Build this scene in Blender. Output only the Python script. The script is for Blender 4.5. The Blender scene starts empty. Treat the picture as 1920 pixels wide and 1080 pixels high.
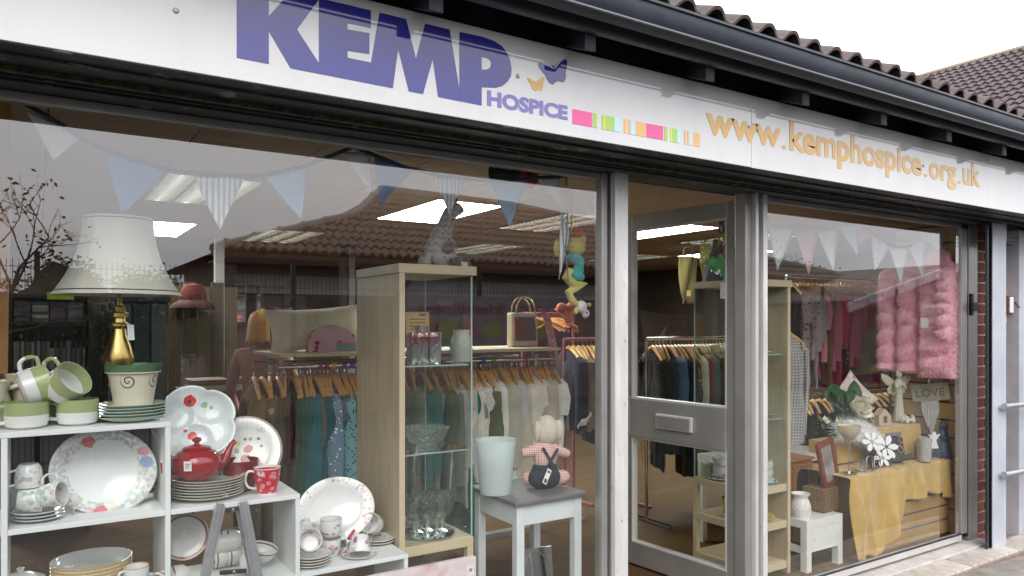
import bpy, bmesh, math, random
from mathutils import Vector as V, Matrix as MX
from mathutils.geometry import tessellate_polygon
R = math.radians; PI = math.pi
rnd = random.Random(7)
sc = bpy.context.scene
COL = sc.collection
# ---------------------------------------------------------------- camera
F = 1387.0; HZ = 605.0; CY = -2.6; CZ = 1.55; YAW = R(32.7)
SN, CS = math.sin(YAW), math.cos(YAW)
cam = bpy.data.objects.new('camera', bpy.data.cameras.new('camera')); COL.objects.link(cam)
cam.location = (0, CY, CZ); cam.rotation_euler = (PI/2, 0, -YAW)
cam.data.sensor_width = 36; cam.data.lens = F/1920*36; cam.data.shift_y = (HZ-540)/1920
cam.data.clip_start = .05; cam.data.clip_end = 2000
sc.camera = cam
# ---------------------------------------------------------------- sky: overcast, brighter towards the zenith
SUN_EL, SUN_ROT = R(38), R(205)
w = bpy.data.worlds.new('World'); sc.world = w; w.use_nodes = True
nt = w.node_tree; bg = nt.nodes['Background']
sky = nt.nodes.new('ShaderNodeTexSky'); sky.sky_type = 'NISHITA'; sky.sun_disc = False
sky.sun_elevation = SUN_EL; sky.sun_rotation = SUN_ROT; sky.dust_density = 6; sky.air_density = 1.5
tcw = nt.nodes.new('ShaderNodeTexCoord'); spw = nt.nodes.new('ShaderNodeSeparateXYZ'); nt.links.new(tcw.outputs['Generated'], spw.inputs[0])
mrw = nt.nodes.new('ShaderNodeMapRange'); nt.links.new(spw.outputs['Z'], mrw.inputs[0])
mrw.inputs[1].default_value = 0; mrw.inputs[2].default_value = 1; mrw.inputs[3].default_value = 8.6; mrw.inputs[4].default_value = 20
nzw = nt.nodes.new('ShaderNodeTexNoise'); nzw.inputs['Scale'].default_value = 3.2; nzw.inputs['Detail'].default_value = 5; nt.links.new(tcw.outputs['Generated'], nzw.inputs['Vector'])
mr2 = nt.nodes.new('ShaderNodeMapRange'); nt.links.new(nzw.outputs[0], mr2.inputs[0]); mr2.inputs[1].default_value = .3; mr2.inputs[2].default_value = .7; mr2.inputs[3].default_value = .88; mr2.inputs[4].default_value = 1.1
mul = nt.nodes.new('ShaderNodeMath'); mul.operation = 'MULTIPLY'; nt.links.new(mrw.outputs[0], mul.inputs[0]); nt.links.new(mr2.outputs[0], mul.inputs[1])
cl = nt.nodes.new('ShaderNodeCombineXYZ')
for i, k in enumerate((.975, .985, 1.04)):
    m_ = nt.nodes.new('ShaderNodeMath'); m_.operation = 'MULTIPLY'; nt.links.new(mul.outputs[0], m_.inputs[0]); m_.inputs[1].default_value = k; nt.links.new(m_.outputs[0], cl.inputs[i])
mixw = nt.nodes.new('ShaderNodeMix'); mixw.data_type = 'RGBA'; mixw.inputs[0].default_value = .93
nt.links.new(sky.outputs[0], mixw.inputs[6]); nt.links.new(cl.outputs[0], mixw.inputs[7]); nt.links.new(mixw.outputs[2], bg.inputs[0])
bg.inputs[1].default_value = .11
sun = bpy.data.objects.new('sun', bpy.data.lights.new('sun', 'SUN')); COL.objects.link(sun)
sun.data.energy = .9; sun.data.angle = R(35); sun.data.color = (1, .96, .9)
sun.rotation_euler = (PI/2-SUN_EL, 0, R(-25))
vs = sc.view_settings; vs.view_transform = 'Standard'; vs.look = 'None'; vs.exposure = .82; vs.gamma = 1; vs.use_curve_mapping = False
cy = sc.cycles; cy.use_denoising = True; cy.denoiser = 'OPENIMAGEDENOISE'; cy.max_bounces = 9; cy.diffuse_bounces = 4; cy.glossy_bounces = 5
cy.transmission_bounces = 8; cy.transparent_max_bounces = 24; cy.caustics_reflective = False; cy.caustics_refractive = False; cy.sample_clamp_indirect = 6
# ---------------------------------------------------------------- pixel <-> place
def ray(u, v):
    a = (u-960)/F
    return SN+CS*a, CS-SN*a, (HZ-v)/F
def P(u, v, y):
    dx, dy, dz = ray(u, v); t = (y-CY)/dy
    return V((t*dx, y, CZ+dz*t))
def PZ(u, v, z):
    dx, dy, dz = ray(u, v); t = (z-CZ)/dz
    return V((t*dx, CY+dy*t, z))
def PXX(u, v, x):
    dx, dy, dz = ray(u, v); t = x/dx
    return V((x, CY+dy*t, CZ+dz*t))
def X(u, y): return P(u, 600, y).x
def Z(u, v, y): return P(u, v, y).z
def PM(u, v, d):      # a point seen mirrored in the glass, d metres in front of it
    p = P(u, v, d); return V((p.x, -d, p.z))
# ---------------------------------------------------------------- node helper
class NT:
    def __init__(s, name):
        s.mat = bpy.data.materials.new(name); s.mat.use_nodes = True; s.t = s.mat.node_tree
        s.b = s.t.nodes['Principled BSDF']; s.out = s.t.nodes['Material Output']
        s.tc = None
    def n(s, ty, **k):
        o = s.t.nodes.new('ShaderNode'+ty)
        for a, b in k.items(): setattr(o, a, b)
        return o
    def put(s, sock, v):
        if v is None: return
        if isinstance(v, bpy.types.NodeSocket): s.t.links.new(v, sock)
        else:
            if isinstance(v, (tuple, list)) and len(v) == 3 and sock.type == 'RGBA': v = (*v, 1)
            sock.default_value = v
    def co(s, kind='Object'):
        if not s.tc: s.tc = s.n('TexCoord')
        return s.tc.outputs[kind]
    def m(s, op, a, b=None, c=None):
        o = s.n('Math', operation=op); s.put(o.inputs[0], a); s.put(o.inputs[1], b); s.put(o.inputs[2], c); return o.outputs[0]
    def vm(s, op, a, b=None):
        o = s.n('VectorMath', operation=op); s.put(o.inputs[0], a); s.put(o.inputs[1], b)
        return o.outputs['Value'] if op in ('LENGTH', 'DOT_PRODUCT') else o.outputs[0]
    def sep(s, v):
        o = s.n('SeparateXYZ'); s.put(o.inputs[0], v); return o.outputs
    def noise(s, scale=5, det=4, vec=None, rough=.5):
        o = s.n('TexNoise'); s.put(o.inputs['Vector'], vec or s.co()); o.inputs['Scale'].default_value = scale; o.inputs['Detail'].default_value = det; o.inputs['Roughness'].default_value = rough; return o.outputs[0]
    def voro(s, scale=10, vec=None, rand=1):
        o = s.n('TexVoronoi'); s.put(o.inputs['Vector'], vec or s.co()); o.inputs['Scale'].default_value = scale; o.inputs['Randomness'].default_value = rand; return o.outputs['Distance'], o.outputs['Color']
    def wave(s, scale, axis='X', dist=0, vec=None, ds=1):
        o = s.n('TexWave', bands_direction=axis); s.put(o.inputs['Vector'], vec or s.co()); o.inputs['Scale'].default_value = scale; o.inputs['Distortion'].default_value = dist; o.inputs['Detail Scale'].default_value = ds; return o.outputs[1]
    def ramp(s, fac, stops, interp='LINEAR'):
        o = s.n('ValToRGB'); o.color_ramp.interpolation = interp; s.put(o.inputs[0], fac); el = o.color_ramp.elements
        while len(el) < len(stops): el.new(.5)
        for e, (p, c) in zip(el, stops):
            e.position = p; e.color = (*c, 1) if not isinstance(c, float) else (c, c, c, 1)
        return o.outputs[0]
    def mix(s, f, a, b):
        o = s.n('Mix', data_type='RGBA'); s.put(o.inputs[0], f); s.put(o.inputs[6], a); s.put(o.inputs[7], b); return o.outputs[2]
    def rng(s, v, lo, hi, a=0, b=1):
        o = s.n('MapRange'); s.put(o.inputs[0], v)
        for i, q in enumerate((lo, hi, a, b)): o.inputs[i+1].default_value = q
        return o.outputs[0]
    def band(s, v, lo, hi): return s.m('MULTIPLY', s.m('GREATER_THAN', v, lo), s.m('LESS_THAN', v, hi))
    def mp(s, sc=(1, 1, 1), rot=(0, 0, 0), vec=None):
        o = s.n('Mapping'); s.put(o.inputs[0], vec or s.co()); o.inputs['Scale'].default_value = sc; o.inputs['Rotation'].default_value = rot; return o.outputs[0]
    def rad(s): return s.vm('LENGTH', s.vm('MULTIPLY', s.co(), (1, 1, 0)))
    def bump(s, h, st=.3, d=.01):
        o = s.n('Bump'); s.put(o.inputs['Height'], h); o.inputs['Strength'].default_value = st; o.inputs['Distance'].default_value = d; s.put(s.b.inputs['Normal'], o.outputs[0])
    def fin(s, col=None, rough=.5, metal=0, spec=.5, coat=0, sheen=0):
        b = s.b.inputs; s.put(b['Base Color'], col); s.put(b['Roughness'], rough); b['Metallic'].default_value = metal; b['Specular IOR Level'].default_value = spec
        b['Coat Weight'].default_value = coat; b['Coat Roughness'].default_value = .05; b['Sheen Weight'].default_value = sheen; return s.mat
_mc = {}
def mat(name, col=(.5, .5, .5), rough=.5, metal=0, var=.08, scale=6, bump=0, bs=60, coat=0, spec=.5, sheen=0):
    if name in _mc: return _mc[name]
    n = NT(name)
    c = tuple(col); f = n.noise(scale, 6)
    dk = tuple(x*(1-var) for x in c); lt = tuple(min(1, x*(1+var)) for x in c)
    cc = n.ramp(f, [(.3, dk), (.7, lt)])
    if bump: n.bump(n.noise(bs, 5), bump, .004)
    rr = n.rng(n.noise(scale*2.3, 3), .3, .7, max(.02, rough*.85), min(1, rough*1.15))
    _mc[name] = n.fin(cc, rr, metal, spec, coat, sheen); return _mc[name]
def emat(name, col, st):
    n = NT(name); n.put(n.b.inputs['Base Color'], col); n.put(n.b.inputs['Emission Color'], col); n.b.inputs['Emission Strength'].default_value = st; return n.mat
def glassmat(name, tint=(1, 1, 1), k=1.0, lo=0.0, rough=0.0):   # a thin pane: clear, with the mirror share of its surfaces
    n = NT(name); t = n.n('BsdfTransparent'); n.put(t.inputs[0], tint)
    g = n.n('BsdfGlossy'); g.inputs['Roughness'].default_value = rough; n.put(g.inputs[0], (1, 1, 1))
    ge = n.n('NewGeometry'); cs_ = n.m('ABSOLUTE', n.vm('DOT_PRODUCT', ge.outputs['Normal'], ge.outputs['Incoming']))
    fr = n.m('MULTIPLY_ADD', n.m('POWER', n.m('SUBTRACT', 1.0, cs_), 5.0), .96, .04)      # Schlick, the same from both sides
    ms = n.n('MixShader'); n.put(ms.inputs[0], n.m('MINIMUM', n.m('MULTIPLY_ADD', fr, k, lo), 1.0))
    n.t.links.new(t.outputs[0], ms.inputs[1]); n.t.links.new(g.outputs[0], ms.inputs[2]); n.t.links.new(ms.outputs[0], n.out.inputs[0])
    n.t.nodes.remove(n.b); return n.mat
# ---------------------------------------------------------------- mesh builder
class MB:
    def __init__(s): s.v = []; s.f = []; s.mi = []; s.sm = []; s.cur = 0; s.M = None
    def add(s, vs, fs, smooth=False):
        o = len(s.v)
        if s.M is not None: vs = [s.M @ V(p) for p in vs]
        s.v += [tuple(p) for p in vs]
        for f in fs: s.f.append([i+o for i in f]); s.mi.append(s.cur); s.sm.append(smooth)
        return s
    def bx(s, x0, x1, y0, y1, z0, z1):
        vs = [(x, y, z) for x in (x0, x1) for y in (y0, y1) for z in (z0, z1)]
        return s.add(vs, [(0, 1, 3, 2), (4, 6, 7, 5), (0, 4, 5, 1), (2, 3, 7, 6), (0, 2, 6, 4), (1, 5, 7, 3)])
    def bar(s, a, b, wd, th, up=(0, 0, 1)):
        a, b = V(a), V(b); d = (b-a).normalized(); up = V(up)
        sd = d.cross(up)
        if sd.length < 1e-4: sd = d.cross(V((1, 0, 0)))
        sd.normalize(); n = sd.cross(d)
        vs = [p+sd*wd*i/2+n*th*j/2 for p in (a, b) for i, j in ((-1, -1), (1, -1), (1, 1), (-1, 1))]
        return s.add(vs, [(0, 3, 2, 1), (4, 5, 6, 7), (0, 1, 5, 4), (1, 2, 6, 5), (2, 3, 7, 6), (3, 0, 4, 7)])
    def lathe(s, prof, n=28, sx=1, sy=1, c=(0, 0, 0), wob=None):
        vs = []; fs = []; m = len(prof)
        for i in range(n):
            a = 2*PI*i/n; k = wob(a) if wob else 1
            for r, z in prof: vs.append((c[0]+math.cos(a)*r*sx*k, c[1]+math.sin(a)*r*sy*k, c[2]+z))
        for i in range(n):
            j = (i+1) % n
            for q in range(m-1):
                f = [i*m+q, j*m+q, j*m+q+1, i*m+q+1]
                if prof[q][0] < 1e-6: f = [i*m+q, j*m+q+1, i*m+q+1]
                elif prof[q+1][0] < 1e-6: f = [i*m+q, j*m+q, i*m+q+1]
                fs.append(f)
        return s.add(vs, fs, True)
    def tube(s, path, r, n=8, closed=False, cap=True, flat=1.0):
        path = [V(p) for p in path]; m = len(path); rs = r if isinstance(r, (list, tuple)) else [r]*m
        vs = []; up = None
        for i, p in enumerate(path):
            if closed: d = path[(i+1) % m]-path[i-1]
            else: d = path[min(i+1, m-1)]-path[max(i-1, 0)]
            d.normalize()
            if up is None: up = d.orthogonal().normalized()
            else:
                up = up-d*up.dot(d)
                up = up.normalized() if up.length > 1e-5 else d.orthogonal().normalized()
            sd = d.cross(up)
            for k in range(n):
                a = 2*PI*k/n; vs.append(p+up*math.cos(a)*rs[i]+sd*math.sin(a)*rs[i]*flat)
        fs = []
        for i in range(m if closed else m-1):
            j = (i+1) % m
            for k in range(n): fs.append([i*n+k, i*n+(k+1) % n, j*n+(k+1) % n, j*n+k])
        s.add(vs, fs, True)
        if cap and not closed: s.add(vs[:n], [list(range(n))[::-1]]); s.add(vs[-n:], [list(range(n))])
        return s
    def ell(s, c, r, nu=16, nv=10, M=None, fn=None):
        vs = []; fs = []; c = V(c)
        for j in range(nv+1):
            th = PI*j/nv
            for i in range(nu):
                ph = 2*PI*i/nu; p = V((r[0]*math.sin(th)*math.cos(ph), r[1]*math.sin(th)*math.sin(ph), r[2]*math.cos(th)))
                if fn: p = fn(p)
                if M is not None: p = M @ p
                vs.append(c+p)
        for j in range(nv):
            for i in range(nu): fs.append([j*nu+i, (j+1)*nu+i, (j+1)*nu+(i+1) % nu, j*nu+(i+1) % nu])
        return s.add(vs, fs, True)
    def prism(s, poly, d, o=(0, 0, 0), ex=(1, 0, 0), ey=(0, 0, 1), hole=None):   # flat outline with a thickness
        o, ex, ey = V(o), V(ex), V(ey); nz = ex.cross(ey).normalized()
        loops = [[V((p[0], p[1], 0)) for p in poly]]+([[V((p[0], p[1], 0)) for p in hole]] if hole else [])
        tris = tessellate_polygon(loops); flat = [p for l in loops for p in l]; n = len(flat)
        A = [o+ex*p.x+ey*p.y for p in flat]; B = [p-nz*d for p in A]
        s.add(A+B, [t for t in tris]+[(t[0]+n, t[2]+n, t[1]+n) for t in tris])
        k = 0
        for l in loops:
            m = len(l); s.add(A[k:k+m]+B[k:k+m], [(i, (i+1) % m, m+(i+1) % m, m+i) for i in range(m)]); k += m
        return s
    def grid(s, fn, nu, nv, smooth=True, closeu=False):
        vs = [fn(i/nu, j/nv) for i in range(nu+(0 if closeu else 1)) for j in range(nv+1)]
        k = nu if closeu else nu+1
        return s.add(vs, [[i*(nv+1)+j, ((i+1) % k)*(nv+1)+j, ((i+1) % k)*(nv+1)+j+1, i*(nv+1)+j+1] for i in range(nu) for j in range(nv)], smooth)
    def mesh(s, name, mats):
        me = bpy.data.meshes.new(name); me.from_pydata(s.v, [], s.f)
        me.polygons.foreach_set('use_smooth', s.sm); me.polygons.foreach_set('material_index', s.mi)
        for m in (mats if isinstance(mats, (list, tuple)) else [mats]): me.materials.append(m)
        bm = bmesh.new(); bm.from_mesh(me); bmesh.ops.remove_doubles(bm, verts=bm.verts, dist=1e-6); bmesh.ops.recalc_face_normals(bm, faces=bm.faces); bm.to_mesh(me); bm.free()
        if any(s.sm): me.set_sharp_from_angle(angle=R(42))
        me.update(); return me
    def build(s, name, mats, parent=None, loc=None, rot=None, bevel=0, sub=0, solid=0):
        return obj(name, s.mesh(name, mats), parent, loc, rot, bevel, sub, solid)
def obj(name, me, parent=None, loc=None, rot=None, bevel=0, sub=0, solid=0):
    o = bpy.data.objects.new(name, me); COL.objects.link(o)
    if parent is not None: o.parent = parent
    if loc is not None: o.location = loc
    if rot is not None: o.rotation_euler = rot
    if solid: m = o.modifiers.new('thick', 'SOLIDIFY'); m.thickness = solid; m.offset = 0
    if sub: m = o.modifiers.new('sub', 'SUBSURF'); m.levels = sub; m.render_levels = sub
    if bevel: m = o.modifiers.new('bevel', 'BEVEL'); m.width = bevel; m.segments = 2; m.limit_method = 'ANGLE'; m.angle_limit = R(50)
    return o
def tag(o, label, cat, group=None, kind=None):
    if label: o['label'] = label
    if cat: o['category'] = cat
    if group: o['group'] = group
    if kind: o['kind'] = kind
    return o
def thing(name, label, cat, loc=(0, 0, 0), rot=(0, 0, 0), group=None, scale=None):
    o = bpy.data.objects.new(name, None); COL.objects.link(o); o.location = loc; o.rotation_euler = rot; o.empty_display_size = .05
    if scale: o.scale = (scale,)*3 if not isinstance(scale, tuple) else scale
    return tag(o, label, cat, group)
def struct(o, label=None): o['kind'] = 'structure'; return o
def copytree(root, label, loc, rot=None, group=None, scale=None):
    r = root.copy(); COL.objects.link(r); r.location = loc
    if rot is not None: r.rotation_euler = rot
    if scale: r.scale = (scale,)*3 if not isinstance(scale, tuple) else scale
    if label: r['label'] = label
    if group: r['group'] = group
    for ch in list(root.children):
        c = ch.copy(); COL.objects.link(c); c.parent = r
        for g in list(ch.children):
            d = g.copy(); COL.objects.link(d); d.parent = c
    return r
def setmat(o, *ms):        # another colour on shared mesh data
    for i, m in enumerate(ms):
        o.material_slots[i].link = 'OBJECT'; o.material_slots[i].material = m
    return o
def T(loc=(0, 0, 0), rot=(0, 0, 0), sc_=(1, 1, 1)):
    from mathutils import Euler
    return MX.Translation(loc) @ Euler(rot).to_matrix().to_4x4() @ MX.Diagonal((*sc_, 1))
def textmesh(name, txt, width, height, off=0, ext=.001):   # letters as a mesh, lower-left at 0, in the xz plane, facing -y
    cu = bpy.data.curves.new(name, 'FONT'); cu.body = txt; cu.offset = off; cu.extrude = 0; cu.resolution_u = 4
    o = bpy.data.objects.new(name, cu); COL.objects.link(o)
    dg = bpy.context.evaluated_depsgraph_get(); me = bpy.data.meshes.new_from_object(o.evaluated_get(dg)); bpy.data.objects.remove(o)
    xs = [v.co.x for v in me.vertices]; ys = [v.co.y for v in me.vertices]
    x0, x1, y0, y1 = min(xs), max(xs), min(ys), max(ys)
    for v in me.vertices: v.co = ((v.co.x-x0)/(x1-x0)*width, 0, (v.co.y-y0)/(y1-y0)*height)
    me.name = name; return me
def ordn(i): return ['first', 'second', 'third', 'fourth', 'fifth', 'sixth', 'seventh', 'eighth', 'ninth', 'tenth', 'eleventh', 'twelfth', 'thirteenth', 'fourteenth', 'fifteenth', 'sixteenth', 'seventeenth', 'eighteenth', 'nineteenth', 'twentieth', 'twenty-first', 'twenty-second', 'twenty-third', 'twenty-fourth', 'twenty-fifth', 'twenty-sixth', 'twenty-seventh', 'twenty-eighth', 'twenty-ninth', 'thirtieth', 'thirty-first', 'thirty-second'][i]
# ================================================================ materials
ALU = mat('aluminium_grey', (.36, .35, .335), .38, .55, .10, 4, .05, 30)
ALUL = mat('aluminium_light', (.62, .61, .6), .34, .35, .08, 5, .08, 25)
def m_worn():
    n = NT('worn_silver_post'); c = n.co(); s = n.noise(3, 8, n.mp((6, 6, 1))); k = n.m('GREATER_THAN', n.noise(26, 8, n.mp((3, 3, .8)), .7), .64)
    return n.fin(n.mix(k, n.ramp(s, [(.35, (.62, .61, .6)), (.65, (.74, .73, .72))]), (.36, .35, .34)), n.rng(s, .3, .7, .28, .5), .25)
POSTW = m_worn()
BLACK = mat('black_rubber', (.012, .013, .016), .5)
def m_shutter():
    n = NT('black_shutter_paint'); k = n.noise(9, 8, n.mp((1, 1, 8)), .7); sc_ = n.m('GREATER_THAN', k, .62)
    return n.fin(n.mix(sc_, n.ramp(n.noise(3), [(.3, (.012, .016, .018)), (.7, (.03, .036, .04))]), (.2, .22, .22)), n.rng(k, .3, .8, .3, .55))
SHUT = m_shutter()
def m_moss():
    n = NT('mossy_lip'); k = n.noise(30, 8, None, .7)
    n.bump(k, .8, .01); return n.fin(n.ramp(k, [(.42, (.016, .02, .018)), (.56, (.07, .075, .03)), (.7, (.12, .11, .06))]), .9)
MOSS = m_moss()
DKWOOD = mat('dark_stained_timber', (.016, .017, .024), .55, 0, .4, 12, .3, 40)
GUT = mat('slate_blue_gutter_plastic', (.032, .039, .052), .36, 0, .25, 5)
def m_tile(name, a, b, moss=.6):
    n = NT(name); k = n.noise(2.2, 8, n.co('Object'), .6); f = n.noise(60, 6); oi = n.n('ObjectInfo')
    c = n.ramp(n.m('ADD', n.m('MULTIPLY', k, .7), n.m('MULTIPLY', oi.outputs['Random'], .3)), [(.25, a), (.75, b)])
    l = n.m('GREATER_THAN', n.noise(24, 8, None, .65), moss); n.bump(f, .5, .006)
    return n.fin(n.mix(n.m('MULTIPLY', l, .5), c, (.22, .2, .17)), .85)
TILE = m_tile('brown_concrete_tile', (.062, .043, .038), (.115, .086, .076))
TILE2 = m_tile('weathered_brown_tiles', (.05, .037, .039), (.095, .074, .077), .66)
TILE3 = m_tile('reddish_brown_tiles', (.085, .06, .054), (.155, .118, .108), .66)
def m_brick(name, a, b, scale=1):
    n = NT(name); oi = n.n('ObjectInfo'); k = n.noise(30, 8, None, .65)
    c = n.ramp(n.m('ADD', n.m('MULTIPLY', k, .45), n.m('MULTIPLY', oi.outputs['Random'], .55)), [(.2, a), (.8, b)]); n.bump(n.noise(90, 6), .5, .004)
    return n.fin(c, .88)
BRICK = m_brick('red_brown_brick', (.115, .034, .024), (.24, .082, .055))
MORTAR = mat('grey_mortar', (.42, .36, .32), .95, 0, .25, 40, .5, 120)
def m_wallbrick():
    n = NT('brown_brickwork'); b = n.n('TexBrick'); n.put(b.inputs['Vector'], n.mp((1, 1, 1), (PI/2, 0, 0))); b.inputs['Scale'].default_value = 4.4
    for i, c in enumerate(((.085, .04, .03), (.055, .027, .022), (.1, .085, .075))): n.put(b.inputs[i+1], c)
    b.inputs['Mortar Size'].default_value = .012; b.inputs['Brick Width'].default_value = 1; b.inputs['Row Height'].default_value = .33
    return n.fin(b.outputs[0], .9)
WBRICK = m_wallbrick()
WPAINT = mat('white_gloss_paint', (.74, .76, .82), .4, 0, .06, 8, .06, 30)
def m_paintwood():
    n = NT('weathered_white_paint'); k = n.noise(12, 8, n.mp((3, 3, .7)), .7); sc_ = n.m('GREATER_THAN', k, .66)
    return n.fin(n.mix(sc_, n.ramp(n.noise(4), [(.3, (.4, .42, .48)), (.7, (.5, .52, .58))]), (.4, .4, .42)), .5)
WPOST = m_paintwood()
def m_signwhite():
    n = NT('white_acrylic_sign'); k = n.noise(1.7, 6); g = n.noise(8, 8, n.mp((1, 1, .25)), .7)
    c = n.mix(n.rng(g, .46, .72, 0, .4), n.ramp(k, [(.3, (.56, .56, .57)), (.7, (.61, .61, .615))]), (.5, .5, .47))
    n.b.inputs['IOR'].default_value = 1.6
    return n.fin(c, n.rng(k, .3, .7, .03, .06), 0, .75)
SIGNW = m_signwhite()
BLUE = mat('royal_blue_vinyl', (.03, .028, .23), .05, 0, .03, spec=.6); BLUE.node_tree.nodes['Principled BSDF'].inputs['IOR'].default_value = 1.6; PERI = mat('periwinkle_vinyl', (.19, .17, .44), .15, 0, .03)
GOLDV = mat('gold_vinyl', (.66, .40, .12), .16, 0, .05); PINKV = mat('magenta_vinyl', (.78, .10, .32), .15, 0, .03)
GRNV = mat('lime_green_vinyl', (.38, .58, .12), .15, 0, .03); SKYV = mat('light_blue_vinyl', (.5, .72, .82), .15, 0, .03); YELV = mat('yellow_green_vinyl', (.68, .7, .08), .15, 0, .03); ORV = mat('orange_vinyl', (.78, .45, .18), .15, 0, .03)
GLASS = glassmat('shop_window_glass', (.96, .97, .965), 2.0, .06)
DGLASS = glassmat('door_glass', (.95, .955, .95), .9, 0)
CAB = glassmat('cabinet_glass', (.9, .95, .93), 1.7, .0)
GEDGE = mat('green_glass_edge', (.36, .52, .49), .1, 0, .05)
# ================================================================ ground
def m_asphalt():
    n = NT('asphalt'); k = n.noise(260, 6, None, .75); g = n.noise(.8, 6)
    n.bump(k, .6, .004); return n.fin(n.mix(n.rng(g, .35, .7, 0, .5), n.ramp(k, [(.35, (.03, .029, .028)), (.7, (.1, .097, .09))]), (.05, .048, .045)), .92)
g = MB().add([(-400, -400, -.03), (400, -400, -.03), (400, 400, -.03), (-400, 400, -.03)], [(0, 1, 2, 3)]).build('ground', m_asphalt()); struct(g)
# apron before the shop: a course of pale setts on edge, then a worn concrete kerb band
CONC = mat('worn_concrete', (.24, .22, .195), .9, 0, .3, 9, .5, 70)
ap = MB()
def apf(i, j):
    x = -1+i*7.6; y = -.58+j*.3; zz = .0+.018*math.sin(j*PI*.8)-(.03 if j < .05 else 0)
    d = max(0, x-5.35); zz -= .02*d+(.05 if x > 6.4 else 0)
    return (x, y-.03*math.sin(x*1.3), zz)
ap.grid(apf, 60, 8); a = ap.build('apron_kerb', CONC); struct(a)
a2 = MB().bx(-1, 6.0, -.285, .05, -.02, .018).build('threshold_bed', mat('pink_stained_mortar', (.27, .19, .165), .95, 0, .3, 14, .6, 60)); struct(a2)
sm = [mat('pale_sett_%d' % i, c, .88, 0, .18, 20, .4, 90) for i, c in enumerate(((.44, .4, .35), (.49, .45, .4), (.39, .36, .32)))]
s0 = MB().bx(-.098, .098, -.085, .085, 0, .03).mesh('sett', sm[0])
for i in range(34):
    o = obj('sett', s0, a2, (-.9+i*.204, -.185, .002+rnd.uniform(-.002, .002)), (0, 0, rnd.uniform(-.012, .012)), .006); setmat(o, sm[i % 3])
# ================================================================ shop interior shell
def m_floor():
    n = NT('oak_laminate'); c = n.mp((1, 1, 1)); b = n.n('TexBrick'); n.put(b.inputs['Vector'], c); b.inputs['Scale'].default_value = 1; b.inputs['Brick Width'].default_value = 1.2; b.inputs['Row Height'].default_value = .14; b.inputs['Mortar Size'].default_value = .002
    for i, q in enumerate(((.14, .085, .038), (.1, .058, .026), (.035, .02, .01))): n.put(b.inputs[i+1], q)
    gr = n.noise(9, 8, n.mp((1, 9, 1)), .65)
    return n.fin(n.mix(n.rng(gr, .3, .75, 0, .55), b.outputs[0], (.06, .034, .014)), .6, 0, .1)
FZ = .07
fl = MB().bx(-3, 9, .06, 8, -.02, FZ).build('shop_floor', m_floor()); struct(fl)
WALL = mat('warm_brown_wall', (.085, .055, .042), .85, 0, .2, 2); WALLD = mat('dark_wall', (.05, .04, .035), .85, 0, .2, 2)
struct(MB().bx(-3, 9, 8, 8.1, FZ, 2.5).build('wall_back', WALL)); struct(MB().bx(-3.1, -3, .0, 8.1, 0, 2.5).build('wall_left', WALLD)); struct(MB().bx(9, 9.1, .02, 8.1, 0, 2.5).build('wall_right', WALL))
struct(MB().bx(7.16, 9.1, 0, .06, -.02, 2.5).build('wall_front_right', WBRICK)); struct(MB().bx(-3.1, -.55, -.03, .06, -.02, 2.7).build('wall_front', WBRICK))
CEZ = 2.45
ceil = MB().bx(-3.1, 9.1, .03, 8.1, CEZ+.03, CEZ+.1).build('ceiling', mat('dark_ceiling_grid', (.1, .08, .07), .8)); struct(ceil)  # dark grid that shows in the gaps between the tiles
def m_ctile():
    n = NT('ceiling_tile_fissured'); k = n.noise(70, 5); n.bump(k, .25, .003); return n.fin(n.ramp(n.noise(1.2), [(.3, (.44, .38, .33)), (.7, (.51, .45, .39))]), .9)
CT = m_ctile()
ct = MB().bx(.004, .596, .004, 1.196, 0, .02).mesh('ceiling_tile', CT)
LOUV = {(0, 1), (5, 1), (9, 1), (-3, 1), (2, 3), (6, 3), (10, 3)}; PAN = {(3, 1), (0, 3), (7, 1), (-3, 3), (11, 2)}
GX, GY = .64, 1.0
for i in range(-6, 14):
    for j in range(-1, 6):
        if (i, j) in LOUV or (i, j) in PAN: continue
        y = GY+j*1.2
        if y < .1:
            if y+1.2 < .15: continue
            o = obj('ceiling_tile', ct, ceil, (GX+i*.6, .1, CEZ)); o.scale = (1, (y+1.2-.1)/1.2, 1); continue
        obj('ceiling_tile', ct, ceil, (GX+i*.6, y, CEZ))
LAMP = emat('lit_diffuser', (.95, 1, .95), 18); SILV = mat('silver_louvre', (.72, .74, .68), .25, .7); WHM = mat('white_metal', (.75, .75, .73), .4)
LAMPD = emat('tube_lamp', (1, .98, .9), 9)
wh = {(3, 1): 'above the tall display cabinet', (0, 3): 'deep in the shop behind the lampshade', (7, 1): 'seen through the open door', (7, 3): 'far right at the back of the shop', (4, 3): 'at the back behind the hanging toy', (-3, 3): 'far left over the books', (11, 2): 'by the right wall'}
for (i, j) in sorted(PAN):
    t = thing('ceiling_light', 'flat white glowing ceiling panel light '+wh[(i, j)], 'ceiling light', (GX+i*.6, GY+j*1.2, CEZ), group='glowing ceiling panels')
    MB().bx(.02, .58, .02, 1.18, -.002, .004).build('diffuser', LAMP, t)
    MB().bx(0, .02, 0, 1.2, -.006, .012).bx(.58, .6, 0, 1.2, -.006, .012).bx(.02, .58, 0, .02, -.006, .012).bx(.02, .58, 1.18, 1.2, -.006, .012).build('frame', WHM, t)
wl = {(0, 1): 'behind the blue bunting', (5, 1): 'above the hanging soft toy', (9, 1): 'seen through the door glass', (-3, 1): 'far left', (2, 3): 'added deep in the shop', (6, 3): 'added at the back beyond the doorway', (10, 3): 'added far right at the back'}  # the back row of louvres is added to brighten the rear of the shop
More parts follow.
